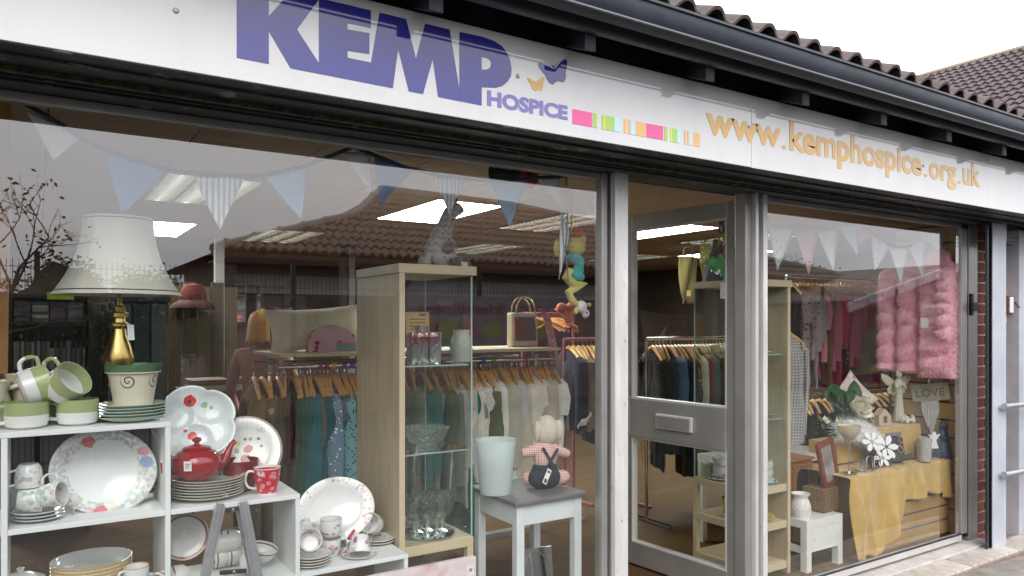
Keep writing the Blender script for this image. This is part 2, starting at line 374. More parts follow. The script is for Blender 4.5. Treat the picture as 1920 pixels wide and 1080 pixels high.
for (i, j) in sorted(LOUV):
    t = thing('louvre_light', 'silver louvred ceiling light fitting '+wl[(i, j)], 'ceiling light', (GX+i*.6, GY+j*1.2, CEZ), group='louvred ceiling lights')
    MB().bx(.01, .59, .01, 1.19, .022, .026).build('reflector', mat('pale_reflector', (.7, .74, .62), .35), t)
    fr = MB().bx(0, .025, 0, 1.2, -.006, .024).bx(.575, .6, 0, 1.2, -.006, .024).bx(.025, .575, 0, .025, -.006, .024).bx(.025, .575, 1.175, 1.2, -.006, .024)
    for q in (.2, .4): fr.bx(q-.012, q+.012, .025, 1.175, -.005, .022)
    fr.build('frame', SILV, t)
    lb = MB().bx(.027, .573, 0, .004, -.004, .02).mesh('louvre', SILV)
    for q in range(18): obj('louvre', lb, t, (0, .07+q*.063, 0), (R(18), 0, 0))
    for q in (.11, .3, .49): MB().tube([(q, .05, .016), (q, 1.15, .016)], .007, 6).build('tube', LAMPD, t)
# ================================================================ shop front
XL, XM0, XM1, XD0, XD1, XR0, XR1, XE = -.5, X(1123, 0), X(1138, 0), X(1164, 0), X(1404, 0), X(1428, 0), X(1800, 0), X(1832, 0)
SZ = .075; HZT = 2.225
sf = thing('glazed_shopfront', 'grey aluminium shop front framing two big windows and a doorway', 'shop front')
def vbar(x0, x1, y0, y1, z0, z1, m, nm='mullion'): return MB().bx(x0, x1, y0, y1, z0, z1).build(nm, m, sf, bevel=.003)
vbar(XM0, X(1134, 0), -.02, .03, SZ, HZT, ALU); vbar(X(1134, 0)+.0005, X(1138, 0)-.0005, -.005, .03, SZ, HZT, BLACK, 'gasket')
vbar(X(1138, 0), X(1148, -.03), -.03, .05, .02, HZT+.02, ALU); vbar(X(1148, -.035)+.001, XD0-.003, -.055, .05, .02, HZT+.02, POSTW)
vbar(XD1-.05, XD1, -.02, .05, .02, HZT+.02, ALU); vbar(XD1+.001, XD1+.025, -.045, .05, .02, HZT+.02, ALUL); vbar(XD1+.026, XD1+.05, -.008, .04, .02, HZT, BLACK, 'gasket')
vbar(XD1+.051, XR0-.035, -.02, .04, .02, HZT, ALU); vbar(XR0-.034, XR0, -.04, .04, .02, HZT+.02, POSTW)
vbar(XR1, X(1811, 0), -.01, .035, SZ+.03, HZT-.03, ALU); vbar(X(1811, 0)+.001, X(1815, 0), -.003, .03, SZ, HZT, BLACK, 'gasket'); vbar(X(1815, 0)+.001, XE, -.004, .05, SZ-.03, HZT, ALU)
vbar(XL-.06, XL, -.03, .05, SZ, HZT, ALU)
for x0, x1 in ((XL, XM0), (XR0, XR1)):
    MB().bx(x0+.001, x1-.001, -.012, .03, HZT-.03, HZT-.001).build('head_rail', ALU, sf, bevel=.003)
    MB().bx(x0+.001, x1-.001, -.014, .03, SZ-.01, SZ+.03).build('bottom_rail', ALUL, sf, bevel=.003)
    MB().bx(x0+.001, x1-.001, -.016, .0, SZ+.031, SZ+.036).build('gasket', BLACK, sf)
    MB().add([(x0, 0, SZ+.02), (x1, 0, SZ+.02), (x1, 0, HZT-.02), (x0, 0, HZT-.02)], [(0, 1, 2, 3)]).build('window_pane', GLASS, sf)
MB().bx(XL-.06, XD0, -.1, .05, .018, SZ-.012).bx(XD1, XE+.02, -.1, .05, .018, SZ-.032).build('sill', mat('pale_concrete_sill', (.5, .47, .44), .8, 0, .15, 12, .3, 60), sf, bevel=.006)
MB().bx(XD0, XD1, -.08, .1, .02, .06).build('threshold', ALU, sf, bevel=.004)
# latch on the end post
lt = MB().bx(X(1815, 0)+.002, X(1815, 0)+.03, -.025, -.0045, 1.55+.05, 1.55+.2).bx(X(1815, 0)-.012, X(1815, 0)+.05, -.04, -.02, 1.6+.03, 1.6+.09).build('latch', BLACK, sf, bevel=.004)
# ---------------- door, open inwards
dr = thing('shop_door', 'open grey aluminium glazed door with a wide middle rail and letterbox', 'door', (XD1-.012, .06, 0), (0, 0, R(180-85)))
DW, DT, DZ0, DZ1 = .82, .045, .085, 2.2
MB().bx(0, .055, -DT/2, DT/2, DZ0, DZ1).build('hinge_stile', ALU, dr, bevel=.003)
cs = MB().bx(DW-.075, DW, -DT/2, DT/2, DZ0, DZ1).build('closing_stile', ALU, dr, bevel=.003)
MB().bx(.0555, DW-.075, -DT/2, DT/2, DZ1-.085, DZ1).build('top_rail', ALU, dr, bevel=.003)
MB().bx(.0555, DW-.075, -DT/2, DT/2, DZ0, DZ0+.13).build('bottom_rail', ALU, dr, bevel=.003)
mr = MB().bx(.0555, DW-.075, -DT/2-.012, DT/2+.012, .86, 1.09).build('middle_rail', ALU, dr, bevel=.003)
MB().bx(DW-.074, DW+.012, -DT/2-.018, DT/2+.018, .865, 1.1).build('push_plate', ALU, dr, bevel=.004)
lb = MB().bx(.27, .53, DT/2+.012, DT/2+.03, .935, 1.02).build('letterbox', ALUL, mr, bevel=.004)
MB().bx(.28, .52, DT/2+.03, DT/2+.034, .945, 1.01).build('letter_flap', ALU, mr, bevel=.003)
for z0, z1 in ((DZ0+.13, .86), (1.09, DZ1-.085)):
    MB().bx(.0555, DW-.075, -.003, .003, z0, z1).build('door_pane', DGLASS, dr)
    b = MB().bx(DW-.083, DW-.0755, -DT/2+.002, DT/2+.003, z0, z1).bx(.0557, .065, -DT/2+.002, DT/2+.003, z0, z1).bx(.065, DW-.083, -DT/2+.002, DT/2+.003, z0+.0005, z0+.01).bx(.065, DW-.083, -DT/2+.002, DT/2+.003, z1-.01, z1-.0005)
    b.build('glazing_bead', ALUL, dr)
MB().lathe([(0, .012), (.012, .01), (.013, 0)], 14).build('lock', ALUL, cs, (DW-.035, DT/2, 1.44), (-PI/2, 0, 0))
MB().bar((.02, -.02, DZ1-.02), (.5, -.02, DZ1-.02), .05, .04).build('door_closer', ALU, dr)
# ================================================================ shutter box and sign
YS = -.42; ZB = 2.237; ZT = 2.555; SX0, SX1 = -1.2, 7.6
sb = thing('shutter_box', 'black painted roller shutter box running under the shop sign', 'shutter box')
MB().bx(SX0, SX1, YS+.004, -.215, ZB-.004, ZB+.02).build('underside_plate', SHUT, sb, bevel=.002)
MB().bx(SX0, SX1, YS+.075, YS+.083, ZB-.012, ZB-.0045).build('rib', SHUT, sb)
MB().bx(SX0, SX1, -.235, -.2151, ZB-.02, ZB-.0045).build('lip', MOSS, sb)
MB().bx(SX0, SX1, -.214, -.13, ZB+.05, ZB+.07).build('slot', BLACK, sb)
MB().bx(SX0, SX1, -.13, -.122, ZB-.006, ZB+.049).build('guide_lip', SHUT, sb)
MB().bx(SX0, XE+.05, -.1, .055, HZT+.0005, ZB+.035).build('header_rail', SHUT, sb, bevel=.003)
MB().bx(SX0, SX1, -.121, .056, ZB+.036, ZB+.18).build('header_board', SHUT, sb)
MB().bx(-.3, X(80, -.1), -.112, -.1005, 2.238, 2.265).build('torn_label', mat('peeled_tape', (.34, .33, .3), .7, 0, .5, 30), sb)
MB().bx(XD1-.25, XD1-.05, -.11, -.1005, 2.238, 2.265).build('cover_plate', SHUT, sb)
MB().bx(-3, 9.2, .056, .1, HZT+.005, CEZ+.03).build('lintel', WALLD, sb)
sg = thing('shop_sign', 'long white shop sign with blue KEMP HOSPICE lettering and gold web address', 'sign')
XJ = X(1409, YS)
for x0, x1, z0, z1 in ((SX0, XJ-.001, ZB, ZT), (XJ+.001, SX1, ZB-.002, ZT)):
    MB().bx(x0, x1, YS, YS+.02, z0, z1).build('panel', SIGNW, sg, bevel=.0015)
def onsign(pts, y=None): 
    y = YS-.0015 if y is None else y
    return [(P(u, v, y).x, P(u, v, y).z) for u, v in pts]
def flat(pts, nm, m, hole=None, d=.0012):
    MB().prism(onsign(pts), d, (0, YS-.0016, 0), hole=onsign(hole) if hole else None).build(nm, m, sg)
kt = lambda u: -41+.2415*(u-444)
kb = lambda u: 108+.1953*(u-444)
flat([(444, kt(444)), (504, kt(504)), (504, 30), (546, kt(546)), (598, kt(598)), (598, -1), (557, 55), (598, 118), (598, kb(598)), (545, kb(545)), (504, 58), (504, kb(504)), (444, kb(444))], 'letter_k', BLUE)
flat([(598.2, kt(598)), (695.5, kt(695)), (695.5, 52), (651.7, 43), (651.7, 55), (693, 62), (692.5, 101), (651.7, 95), (651.7, 108), (695.5, 117), (695.5, kb(695)), (598.2, kb(598))], 'letter_e', BLUE)
flat([(711.7, kt(711)), (761.7, kt(761)), (780, 110), (797.3, kt(797)), (843.3, kt(843)), (861.5, 166.7), (861.5, kb(861)), (821.7, kb(821)), (811.7, 110), (793.3, kb(793)), (766.7, kb(766)), (746.7, 91), (736.7, kb(736)), (695.7, kb(695.7)), (695.7, 117)], 'letter_m', BLUE)
flat([(861.7, kt(861.7)), (890, 65.5), (908, 70), (927, 77), (941, 86), (951, 99), (957, 113), (959.5, 130), (958, 143), (951, 154), (942, 161), (930, 164.5), (903.3, 163.3), (903.3, kb(903)), (861.7, kb(861))], 'letter_p', BLUE, [(903.3, 106), (912, 108), (919, 112), (921.5, 119), (919, 127), (912, 130.5), (903.3, 130)])
def word(txt, u0, v0, u1, vtop, nm, m, off=.02):     # from lower-left pixel (u0,v0), right end u1, top at vtop above u0
    a = P(u0, v0, YS); x1 = X(u1, YS); h = Z(u0, vtop, YS)-a.z
    o = obj(nm, textmesh(nm, txt, x1-a.x, h, off), sg, (a.x, YS-.0016, a.z)); o.data.materials.append(m)
word('HOSPICE', 913, 198, 1064, 168.5, 'lettering_hospice', PERI, .045)
def web():
    parts = [('www', 1323, 1464, None), ('.', 1466, 1474, None), ('kemphospice', 1480, 1728, None), ('.', 1733, 1739, None), ('org', 1742, 1793, None), ('.', 1796, 1802, None), ('uk', 1805, 1838, None)]
    base, xh = 2.3454, .0884          # baseline and x-height on the board
    asc, desc = .1375, -.042
    for t, u0, u1, _ in parts:
        x0, x1 = X(u0, YS), X(u1, YS)
        up = asc if any(c in t for c in 'khid') else (xh*.2 if t == '.' else xh); dn = desc if any(c in t for c in 'pg') else 0
        if t == 'org': up = xh
        o = obj('lettering_web_address', textmesh('lettering', t, x1-x0, up-dn, .03), sg, (x0, YS-.0016, base+dn)); o.data.materials.append(GOLDV)
web()
stripes = [(1073.5, 1110, PINKV), (1112, 1119.5, GRNV), (1128.5, 1131.5, GRNV), (1131.6, 1134.5, YELV), (1134.6, 1152, GRNV), (1152.2, 1162, SKYV), (1170, 1174.5, ORV), (1178, 1183, ORV), (1183.2, 1191.5, SKYV), (1191.7, 1212, ORV), (1212.2, 1243.5, PINKV), (1246, 1251.5, GRNV), (1257, 1260, YELV), (1260.1, 1270, GRNV), (1270.2, 1276.5, SKYV), (1283, 1287, ORV), (1289.5, 1292, ORV), (1292.2, 1299, SKYV), (1299.2, 1312, ORV)]
for u0, u1, m in stripes:
    t0 = lambda u: 204+.193*(u-1073); b0 = lambda u: 231.5+.184*(u-1073)
    flat([(u0, t0(u0)), (u1, t0(u1)), (u1, b0(u1)), (u0, b0(u0))], 'colour_stripe', m)
bz = lambda x, y: (960+x/5.19, 90+y/5.19)
flat([bz(*p) for p in [(255, 150), (275, 145), (320, 165), (370, 185), (405, 205), (425, 205), (450, 165), (485, 125), (520, 105), (538, 125), (535, 185), (522, 235), (528, 270), (520, 310), (500, 335), (470, 325), (445, 320), (430, 330), (400, 355), (365, 340), (340, 300), (330, 270), (290, 220), (265, 185)]], 'butterfly', BLUE)
flat([bz(*p) for p in [(405, 204), (408, 180), (395, 168), (374, 162), (392, 174), (400, 190)]], 'butterfly_antenna', BLUE); flat([bz(*p) for p in [(412, 204), (414, 180), (424, 158), (434, 150), (424, 172), (419, 190)]], 'butterfly_antenna', BLUE)
flat([bz(*p) for p in [(145, 288), (165, 290), (205, 315), (235, 330), (265, 305), (300, 280), (318, 290), (312, 330), (303, 355), (302, 385), (290, 412), (250, 408), (225, 417), (205, 400), (190, 370), (180, 345), (160, 320)]], 'butterfly', GOLDV)
scr = MB().lathe([(0, -.004), (.006, -.003), (.008, 0)], 12).mesh('screw', mat('steel_screw', (.25, .25, .25), .35, .8))
for u, v in ((971, 143), (1404, 238), (1420, 245), (1731, 311), (330, 20), (1853, 300)):
    p = P(u, v, YS); obj('screw', scr, sg, (p.x, YS-.0005, p.z), (-PI/2, 0, 0))
# ================================================================ eaves, gutter, tiles
rf = thing('shop_roof', 'brown tiled shop roof with dark timber eaves and plastic gutter', 'roof', (0, .028, .0145))
YR = -.575
raf = MB(); raf.prism([(YR, 2.497), (YR, 2.64), (YR+1.0, 3.06), (YR+1.0, 2.9)], .05, (0, 0, 0), (0, 1, 0), (0, 0, 1))
rme = raf.mesh('rafter', [DKWOOD])
for k in range(-3, 12): obj('rafter', rme, rf, (X(832, YR+.028)+k*.6085, 0, 0), None, .003)
MB().add([(SX0-1, YR+.02, 2.655), (SX1+1, YR+.02, 2.655), (SX1+1, 1.2, 3.40), (SX0-1, 1.2, 3.40)], [(0, 1, 2, 3)]).build('soffit_board', DKWOOD, rf, solid=.012)
MB().bx(SX0-1, SX1+1, YS+.05, YS+.07, 2.5, 2.715).build('wall_plate', DKWOOD, rf)
MB().bx(SX0-1, SX1+1, YR-.03, YR-.002, 2.555, 2.672).build('fascia_board', mat('dark_grey_fascia', (.05, .055, .065), .45, 0, .25, 6), rf, bevel=.003)
gu = MB(); gp = [(YR-.034, 2.665), (YR-.036, 2.62), (YR-.05, 2.587), (YR-.078, 2.572), (YR-.112, 2.582), (YR-.132, 2.612), (YR-.136, 2.655), (YR-.146, 2.657), (YR-.146, 2.666), (YR-.126, 2.666), (YR-.124, 2.613), (YR-.108, 2.59), (YR-.078, 2.581), (YR-.056, 2.593), (YR-.044, 2.622), (YR-.042, 2.665)]
gu.prism(gp, SX1-SX0+2, (SX0-1, 0, 0), (0, 1, 0), (0, 0, 1))
for i in range(len(gu.v)): pass
gu.v = [(x if abs(x-(SX0-1)) < 1e-6 else SX1+1, y, z) for x, y, z in gu.v]
for f in range(len(gu.sm)): gu.sm[f] = True
gu.build('gutter', GUT, rf)
MB().bx(SX0-1, SX1+1, YR-.137, YR-.128, 2.5785, 2.5835).build('gutter_bead', mat('pale_gutter_bead', (.15, .155, .17), .3), rf)
# single-roll tiles
def tile_mesh(nm, m, wd=.15, ln=.36, h=.042, th=.014):
    b = MB(); n = 9; prof = []
    for i in range(n+1):
        s = i/n; prof.append((s*wd, h*max(0, math.sin((s-.28)/.72*PI))**.8 if s > .28 else -.006*math.sin(s/.28*PI)))
    vs = [(x, y, z+dz) for y in (0, ln) for dz in (0, th) for x, z in prof]; k = n+1; fs = []
    for i in range(n):
        fs += [(i, i+1, k+i+1, k+i), (2*k+i, 3*k+i, 3*k+i+1, 2*k+i+1), (i, 2*k+i, 2*k+i+1, i+1), (k+i, k+i+1, 3*k+i+1, 3*k+i)]
    fs += [(0, k, 3*k, 2*k), (n, 2*k+n, 3*k+n, k+n)]
    b.add(vs, fs, False); me = b.mesh(nm, m); me.polygons.foreach_set('use_smooth', [True]*len(me.polygons)); me.set_sharp_from_angle(angle=R(50)); return me
tm = tile_mesh('roof_tile', TILE); PIT = R(24)
for r in range(3):
    for i in range(58):
        y = -.655+r*.3*math.cos(PIT); z = 2.684+r*.3*math.sin(PIT)+.012
        obj('roof_tile', tm, rf, (X(1360, -.627)-.151*14+i*.151, y+rnd.uniform(-.006, .006), z+rnd.uniform(-.003, .003)), (PIT-R(3), rnd.uniform(-.02, .02), rnd.uniform(-.015, .015)))
# ================================================================ far tiled roofs as geometry
def rolled(poly3, e0, du, dv, wu, hv, course=.32, h=.05):
    # tile field on the plane through e0 spanned by unit du (along eave), dv (up slope), kept inside the polygon (u,v pairs)
    nz = du.cross(dv).normalized(); mb = MB(); n = 5
    if nz.z < 0: nz = -nz
    us = [p[0] for p in poly3]; v1 = max(p[1] for p in poly3)
    def inside(a, b):
        c = False; m = len(poly3)
        for i in range(m):
            (x1, y1), (x2, y2) = poly3[i], poly3[(i+1) % m]
            if (y1 > b) != (y2 > b) and a < (x2-x1)*(b-y1)/(y2-y1)+x1: c = not c
        return c
    r = 0
    while r*course < v1:
        a = min(us)
        while a < max(us):
            b0, b1 = r*course, (r+1)*course+.03
            if inside(a+wu/2, b0+course*.5):
                vs = []
                for b, lift in ((b0, .045), (b1, .0)):
                    for i in range(n+1):
                        s = i/n; zz = h*math.sin(s*PI)**1.2
                        vs.append(e0+du*(a+s*wu)+dv*b+nz*(zz+lift))
                for i in range(n+1): vs.append(V(vs[i])-nz*.045)
                mb.add(vs, [(i, i+1, n+2+i, n+1+i) for i in range(n)]+[(2*(n+1)+i, 2*(n+1)+i+1, i+1, i) for i in range(n)], True)
            a += wu
        r += 1
    return mb
# neighbouring house up on the right
nh = thing('neighbour_house', 'far house with purple-brown tiled roof above the shop gutter', 'house')
rx, rz = 18.0, 1.55+2*2.97; dv = V((.85, 0, .527)).normalized(); du = V((0, 1, 0)); L = 5.2
e0 = V((rx, 2.0, rz))-dv*L
rolled([(0, 0), (9, 0), (9, L), (0, L)], e0, du, dv, .17, L, .3).build('roof_tiles', TILE2, nh)['kind'] = 'stuff'
MB().bx(rx-.0-dv.x*L+.4, rx+4, 2.3, 10.7, -.03, rz-dv.z*L+.1).build('wall', WBRICK, nh)
MB().add([e0-V((0, 0, .03)), e0+du*9-V((0, 0, .03)), V((rx, 11, rz-.03)), V((rx, 2, rz-.03)), V((2*rx-e0.x, 2, e0.z)), V((2*rx-e0.x, 11, e0.z))], [(0, 1, 2, 3), (3, 2, 5, 4)]).build('roof_deck', TILE2, nh)
rt = tile_mesh('ridge_tile', mat('lichened_ridge_tile', (.2, .15, .1), .9, 0, .4, 20), .26, .42, .1)
for i in range(21): obj('ridge_tile', rt, nh, (rx-.16, 2+i*.43, rz-.03))
# ================================================================ end of the shop front: brick pier, posts, cage
pier = thing('brick_pier', 'red brown brick pier beside the right end of the shop window', 'pier')
PX0 = XE+.002
MB().bx(PX0, PX0+1.6, .006, .2, -.02, 2.3).build('mortar', MORTAR, pier)
bm_ = MB().bx(0, .207, 0, .1, 0, .062).mesh('brick', BRICK); bh = MB().bx(0, .0985, 0, .1, 0, .062).mesh('brick', BRICK)
for r in range(31):
    x = PX0+.003
    if r % 2: obj('brick', bh, pier, (x, -.0, .0+r*.0735), None, .003); x += .109
    while x < PX0+.72:
        obj('brick', bm_, pier, (x, rnd.uniform(-.001, .003)-.002, .0+r*.0735), None, .003); x += .2175
x0 = X(1849, -.15); x1 = X(1862, -.15)
sgd = thing('shutter_guide', 'black vertical roller shutter channel in front of the brick pier', 'shutter guide')
MB().bx(x0, x0+.03, -.15, -.142, .02, ZB-.03).build('channel', SHUT, sgd, bevel=.003); MB().bx(x0+.031, x1, -.146, -.138, .02, ZB-.03).build('slot', BLACK, sgd)
MB().bx(x0+.005, x0+.02, -.156, -.151, .02, ZB-.03).build('flange', GUT, sgd)
wp = MB().bx(X(1862, -.17), X(1887, -.17), -.17, -.16, .03, ZB-.015).build('white_post', WPOST, bevel=.004); tag(wp, 'weathered white painted timber post next to the black shutter channel', 'post')
gx = 5.93
gpn = thing('white_gate_frame', 'white painted timber boarding at the far right edge behind the rails', 'boarding')
MB().bx(gx, gx+.06, -.1, -.012, .0, ZB-.02).build('edge_post', mat('shaded_white_paint', (.42, .43, .47), .6, 0, .15, 6, .2), gpn, bevel=.003)  # greyer colour paints in the shade on the boarding's left side
for k in range(4): MB().bx(gx+.063+k*.153, gx+.213+k*.153, -.085, -.03, .0, ZB-.02).build('board', WPOST, gpn, bevel=.003)
for v, nm in ((762, 'upper'), (890, 'lower')):
    p = P(1884, v, -.21); hr = thing('handrail', nm+' grey steel handrail tube running off to the right', 'handrail', group='grey handrails')
    MB().tube([(p.x+.01, -.21, p.z), (p.x+2.2, -.3, p.z)], .017, 14).build('tube', mat('galvanised_tube', (.42, .42, .44), .4, .4, .1), hr)
    MB().tube([(p.x-.006, -.209, p.z), (p.x+.012, -.21, p.z)], .021, 14).build('collar', mat('galvanised_tube'), hr)
p = P(1884, 590, -.06); eb = thing('switch_box', 'small rusty pale switch box with conduit on the brick pier', 'switch box', (p.x, -.08, p.z))
MB().bx(0, .075, 0, .07, 0, .135).build('back_box', mat('rusty_steel', (.17, .06, .03), .8, .2, .5, 25), eb, bevel=.004); MB().bx(.012, .062, -.012, -.0005, .012, .125).build('cover', WPAINT, eb, bevel=.005)
MB().bar((.06, -.02, .09), (.085, -.035, .05), .012, .01).build('lever', mat('rusty_steel'), eb); MB().tube([(.03, .03, -.001), (.03, .03, -.05), (.0, .04, -.09), (.0, .05, -.4)], .011, 8).build('conduit', mat('galvanised_tube'), eb)
p0 = P(1881, 455, -.16); cg = thing('caged_light', 'white bulkhead lamp inside a wire cage under the end of the sign', 'lamp', (p0.x, -.15, p0.z))
cw = .24; chh = .17; wires = MB()
for i in range(9):
    q = i*cw/8; wires.tube([(q, 0, 0), (q, 0, chh)], .0016, 4).tube([(q, .1, 0), (q, .1, chh)], .0016, 4).tube([(q, 0, 0), (q, .1, 0)], .0016, 4)
for i in range(7):
    q = i*chh/6; wires.tube([(0, 0, q), (cw, 0, q)], .0016, 4).tube([(0, .1, q), (cw, .1, q)], .0016, 4).tube([(0, 0, q), (0, .1, q)], .0016, 4)
wires.build('wire_cage', mat('dull_wire', (.12, .12, .12), .5, .6), cg)
MB().lathe([(0, 0), (.045, .0), (.05, .02), (.05, .12), (.045, .15), (0, .155)], 20).build('lamp_body', WPAINT, cg, (.075, .055, .008))
# ================================================================ across the way (seen mirrored in the glass)
WB2 = WBRICK.copy(); WB2.name = 'pale_mauve_brickwork'
for nd in WB2.node_tree.nodes:
    if nd.type == 'TEX_BRICK':
        for i, c in enumerate(((.24, .17, .155), (.19, .135, .125), (.26, .22, .21))): nd.inputs[i+1].default_value = (*c, 1)
ob = thing('opposite_building', 'long low brown building across the way with hipped tiled roof', 'building')
E, zE, sl = 9.4, 2.65, .577
def onroof(u, v):       # mirrored pixel -> point of the front roof plane
    dx, dy, dz = ray(u, v); # mirrored: y measured away from the glass
    t = (zE+sl*(-2.6-E)-CZ)/(dz-sl*dy)
    yy = CY+dy*t; return V((t*dx, -yy, CZ+dz*t))
pts = [(400, 466), (665, 406), (716, 357), (960, 387), (1640, 531)]
W = [onroof(*p) for p in pts]
dv = V((0, -1, sl)).normalized(); du = V((1, 0, 0)); x0 = PM(400, 463, E).x
e0 = V((x0, -E, zE))
loc = [((p-e0).dot(du), (p-e0).dot(dv)) for p in W]; loc[0] = (0, 0); loc[-1] = (loc[-1][0], 0)
rolled(loc, e0, du, dv, .165, 4, .32, .075).build('roof_tiles', TILE3, ob)['kind'] = 'stuff'
back = [V((p.x, -p.y, p.z)) for p in W]
top = [e0+du*a+dv*b for a, b in loc]
yc = -E-3.06; mir = [V((p.x, 2*yc-p.y, p.z)) for p in top]
MB().add([p-V((0, 0, .02)) for p in top]+[p-V((0, 0, .02)) for p in mir], [(0, 4, 3, 2, 1), (5, 6, 7, 8, 9), (0, 1, 6, 5), (1, 2, 7, 6), (2, 3, 8, 7), (3, 4, 9, 8)]).build('roof_deck', TILE3, ob)
LX = top[-1].x-x0
rid = MB()
for a, b in ((0, 1), (1, 2), (2, 3), (3, 4)): rid.tube([top[a]+V((0, 0, .03)), top[b]+V((0, 0, .03))], .09, 8)
rid.build('ridge_capping', mat('grey_ridge_capping', (.24, .21, .2), .9, 0, .2, 8), ob)
MB().bx(x0+.45, x0+LX-.4, -E-5.6, -E-.5, -.03, zE-.02).build('wall', WB2, ob)
MB().bx(x0+.02, x0+LX, -E-.5, -E-.03, zE-.16, zE-.13).build('soffit', mat('brown_soffit', (.06, .03, .022), .7), ob)
MB().bx(x0+.0, x0+LX, -E-.03, -E+.01, zE-.16, zE-.02).build('eaves_board', mat('brown_soffit'), ob)
MB().bx(x0+.44, x0+LX-.35, -E-.5, -E-.46, zE-.62, zE-.3).build('white_band', mat('off_white_board', (.5, .48, .47), .7), ob)
for k, xx in enumerate((1.6, 4.6, 8.0, 11.0, 14.0)):
    wd = MB().bx(x0+xx, x0+xx+1.3, -E-.52, -E-.44, .9, zE-.65).build('window', mat('brown_soffit'), ob)
    MB().bx(x0+xx+.08, x0+xx+.62, -E-.435, -E-.43, .98, zE-.73).bx(x0+xx+.68, x0+xx+1.22, -E-.435, -E-.43, .98, zE-.73).build('pane', mat('dark_far_glass', (.03, .04, .05), .08), wd)
for xx in (3.4, 9.9): MB().tube([(x0+xx, -E-.2, zE-.17), (x0+xx, -E-.25, zE-.35), (x0+xx-.3, -E-.4, zE-.75), (x0+xx-.3, -E-.42, 0)], .05, 10).build('downpipe', BLACK, ob)
# mesh fence
FY = -6.0; FH = 2.17; DKG = mat('dark_green_fence_steel', (.012, .02, .016), .45)
pw = 2.5; wm = MB()
for i in range(50):
    q = .05*i; wm.add([(q-.0028, 0, .05), (q+.0028, 0, .05), (q+.0028, 0, FH), (q-.0028, 0, FH), (q, .005, .05), (q, .005, FH)], [(0, 1, 2, 3), (0, 3, 5, 4), (1, 4, 5, 2)])
for z in (.15, .17, .75, .77, 1.35, 1.37, 1.95, 1.97, 2.1): wm.bar((0, .004, z), (pw, .004, z), .006, .006)
wme = wm.mesh('wire_mesh', DKG); pm = MB().bx(-.025, .025, -.025, .025, -.03, FH+.08).mesh('post', DKG)
for k in range(-3, 8):
    t = thing('mesh_fence', 'dark green wire mesh fence panel, the %s from the left along the service yard' % ordn(k+3), 'fence', (k*pw, FY, 0), group='mesh fence panels')
    obj('wire_mesh', wme, t, (0, -.04, 0))['kind'] = 'stuff'; obj('post', pm, t)
# banner on the fence, read mirrored in the window
b0 = PM(1076, 556, 5.9); b1 = PM(765, 668, 5.9)
xa, xb = b1.x, b0.x; bn = thing('fence_banner', 'purple printed banner tied to the mesh fence across the way', 'banner')
zb0, zb1 = b1.z, PM(920, 556, 5.9).z
MB().bx(xa, xb, -5.93, -5.92, zb0, zb1).build('cloth', mat('mauve_banner_vinyl', (.19, .16, .19), .5, 0, .15, 2), bn)
def btext(t, xr, z, wd, h, m):
    me = textmesh('lettering', t, wd, h, .02); me.materials.append(m); obj('lettering', me, bn, (xr, -5.914, z), (0, 0, PI))
MAR = mat('maroon_print', (.16, .015, .06), .5)
btext('friendliness', xb-.02-(xb-xa)*.44, zb1-.24, (xb-xa)*.5, .15, MAR); btext('All your', xb-.02, zb1-.24, (xb-xa)*.34, .15, MAR); btext('is a one', xb-.5, zb0+.06, .7, .13, MAR)
for k, (f, c) in enumerate(((.1, (.5, .04, .08)), (.22, (.32, .42, .05)), (.34, (.55, .08, .25)), (.48, (.3, .38, .05)), (.62, (.6, .05, .08)), (.8, (.3, .4, .06)))):
    MB().prism([(.16*math.cos(a)*(1+.25*math.sin(3*a+k)), .13*math.sin(a)) for a in [i*PI/8 for i in range(16)]], .003, (xa+(xb-xa)*f, -5.914, (zb0+zb1)/2-.05), (-1, 0, 0), (0, 0, 1)).build('printed_shape', mat('banner_print_%d' % k, tuple(x*.5+.04 for x in c), .5), bn)
# trees: trunk with limbs, crown of leaves
def branches(base, h, seed, spread=.5, depth=4, r0=.08, up=.6):
    rg = random.Random(seed); segs = []
    def grow(p, d, ln, r, k):
        pts_ = [p]; q = p
        for i in range(3):
            d = (d+V((rg.uniform(-1, 1), rg.uniform(-1, 1), rg.uniform(-.4, .8)))*.16).normalized(); q = q+d*ln/3; pts_.append(q)
        segs.append((pts_, [r, r*.85, r*.72, r*.6]))
        if k > 0:
            for _ in range(rg.choice((2, 3, 3))):
                nd = (d*up+V((rg.uniform(-1, 1), rg.uniform(-1, 1), rg.uniform(-.3, .7)))*spread*1.6).normalized(); grow(q if rg.random() < .6 else pts_[2], nd, ln*rg.uniform(.6, .8), r*.55, k-1)
    grow(V(base), V((0, 0, 1)), h, r0, depth); return segs
BARK = mat('grey_brown_bark', (.05, .036, .03), .9, 0, .3, 20, .5, 60)
def leafmat(nm, a, b):
    n = NT(nm); k = n.noise(3, 4); n.b.inputs['Subsurface Weight'].default_value = 0
    return n.fin(n.ramp(k, [(.3, a), (.7, b)]), .6)
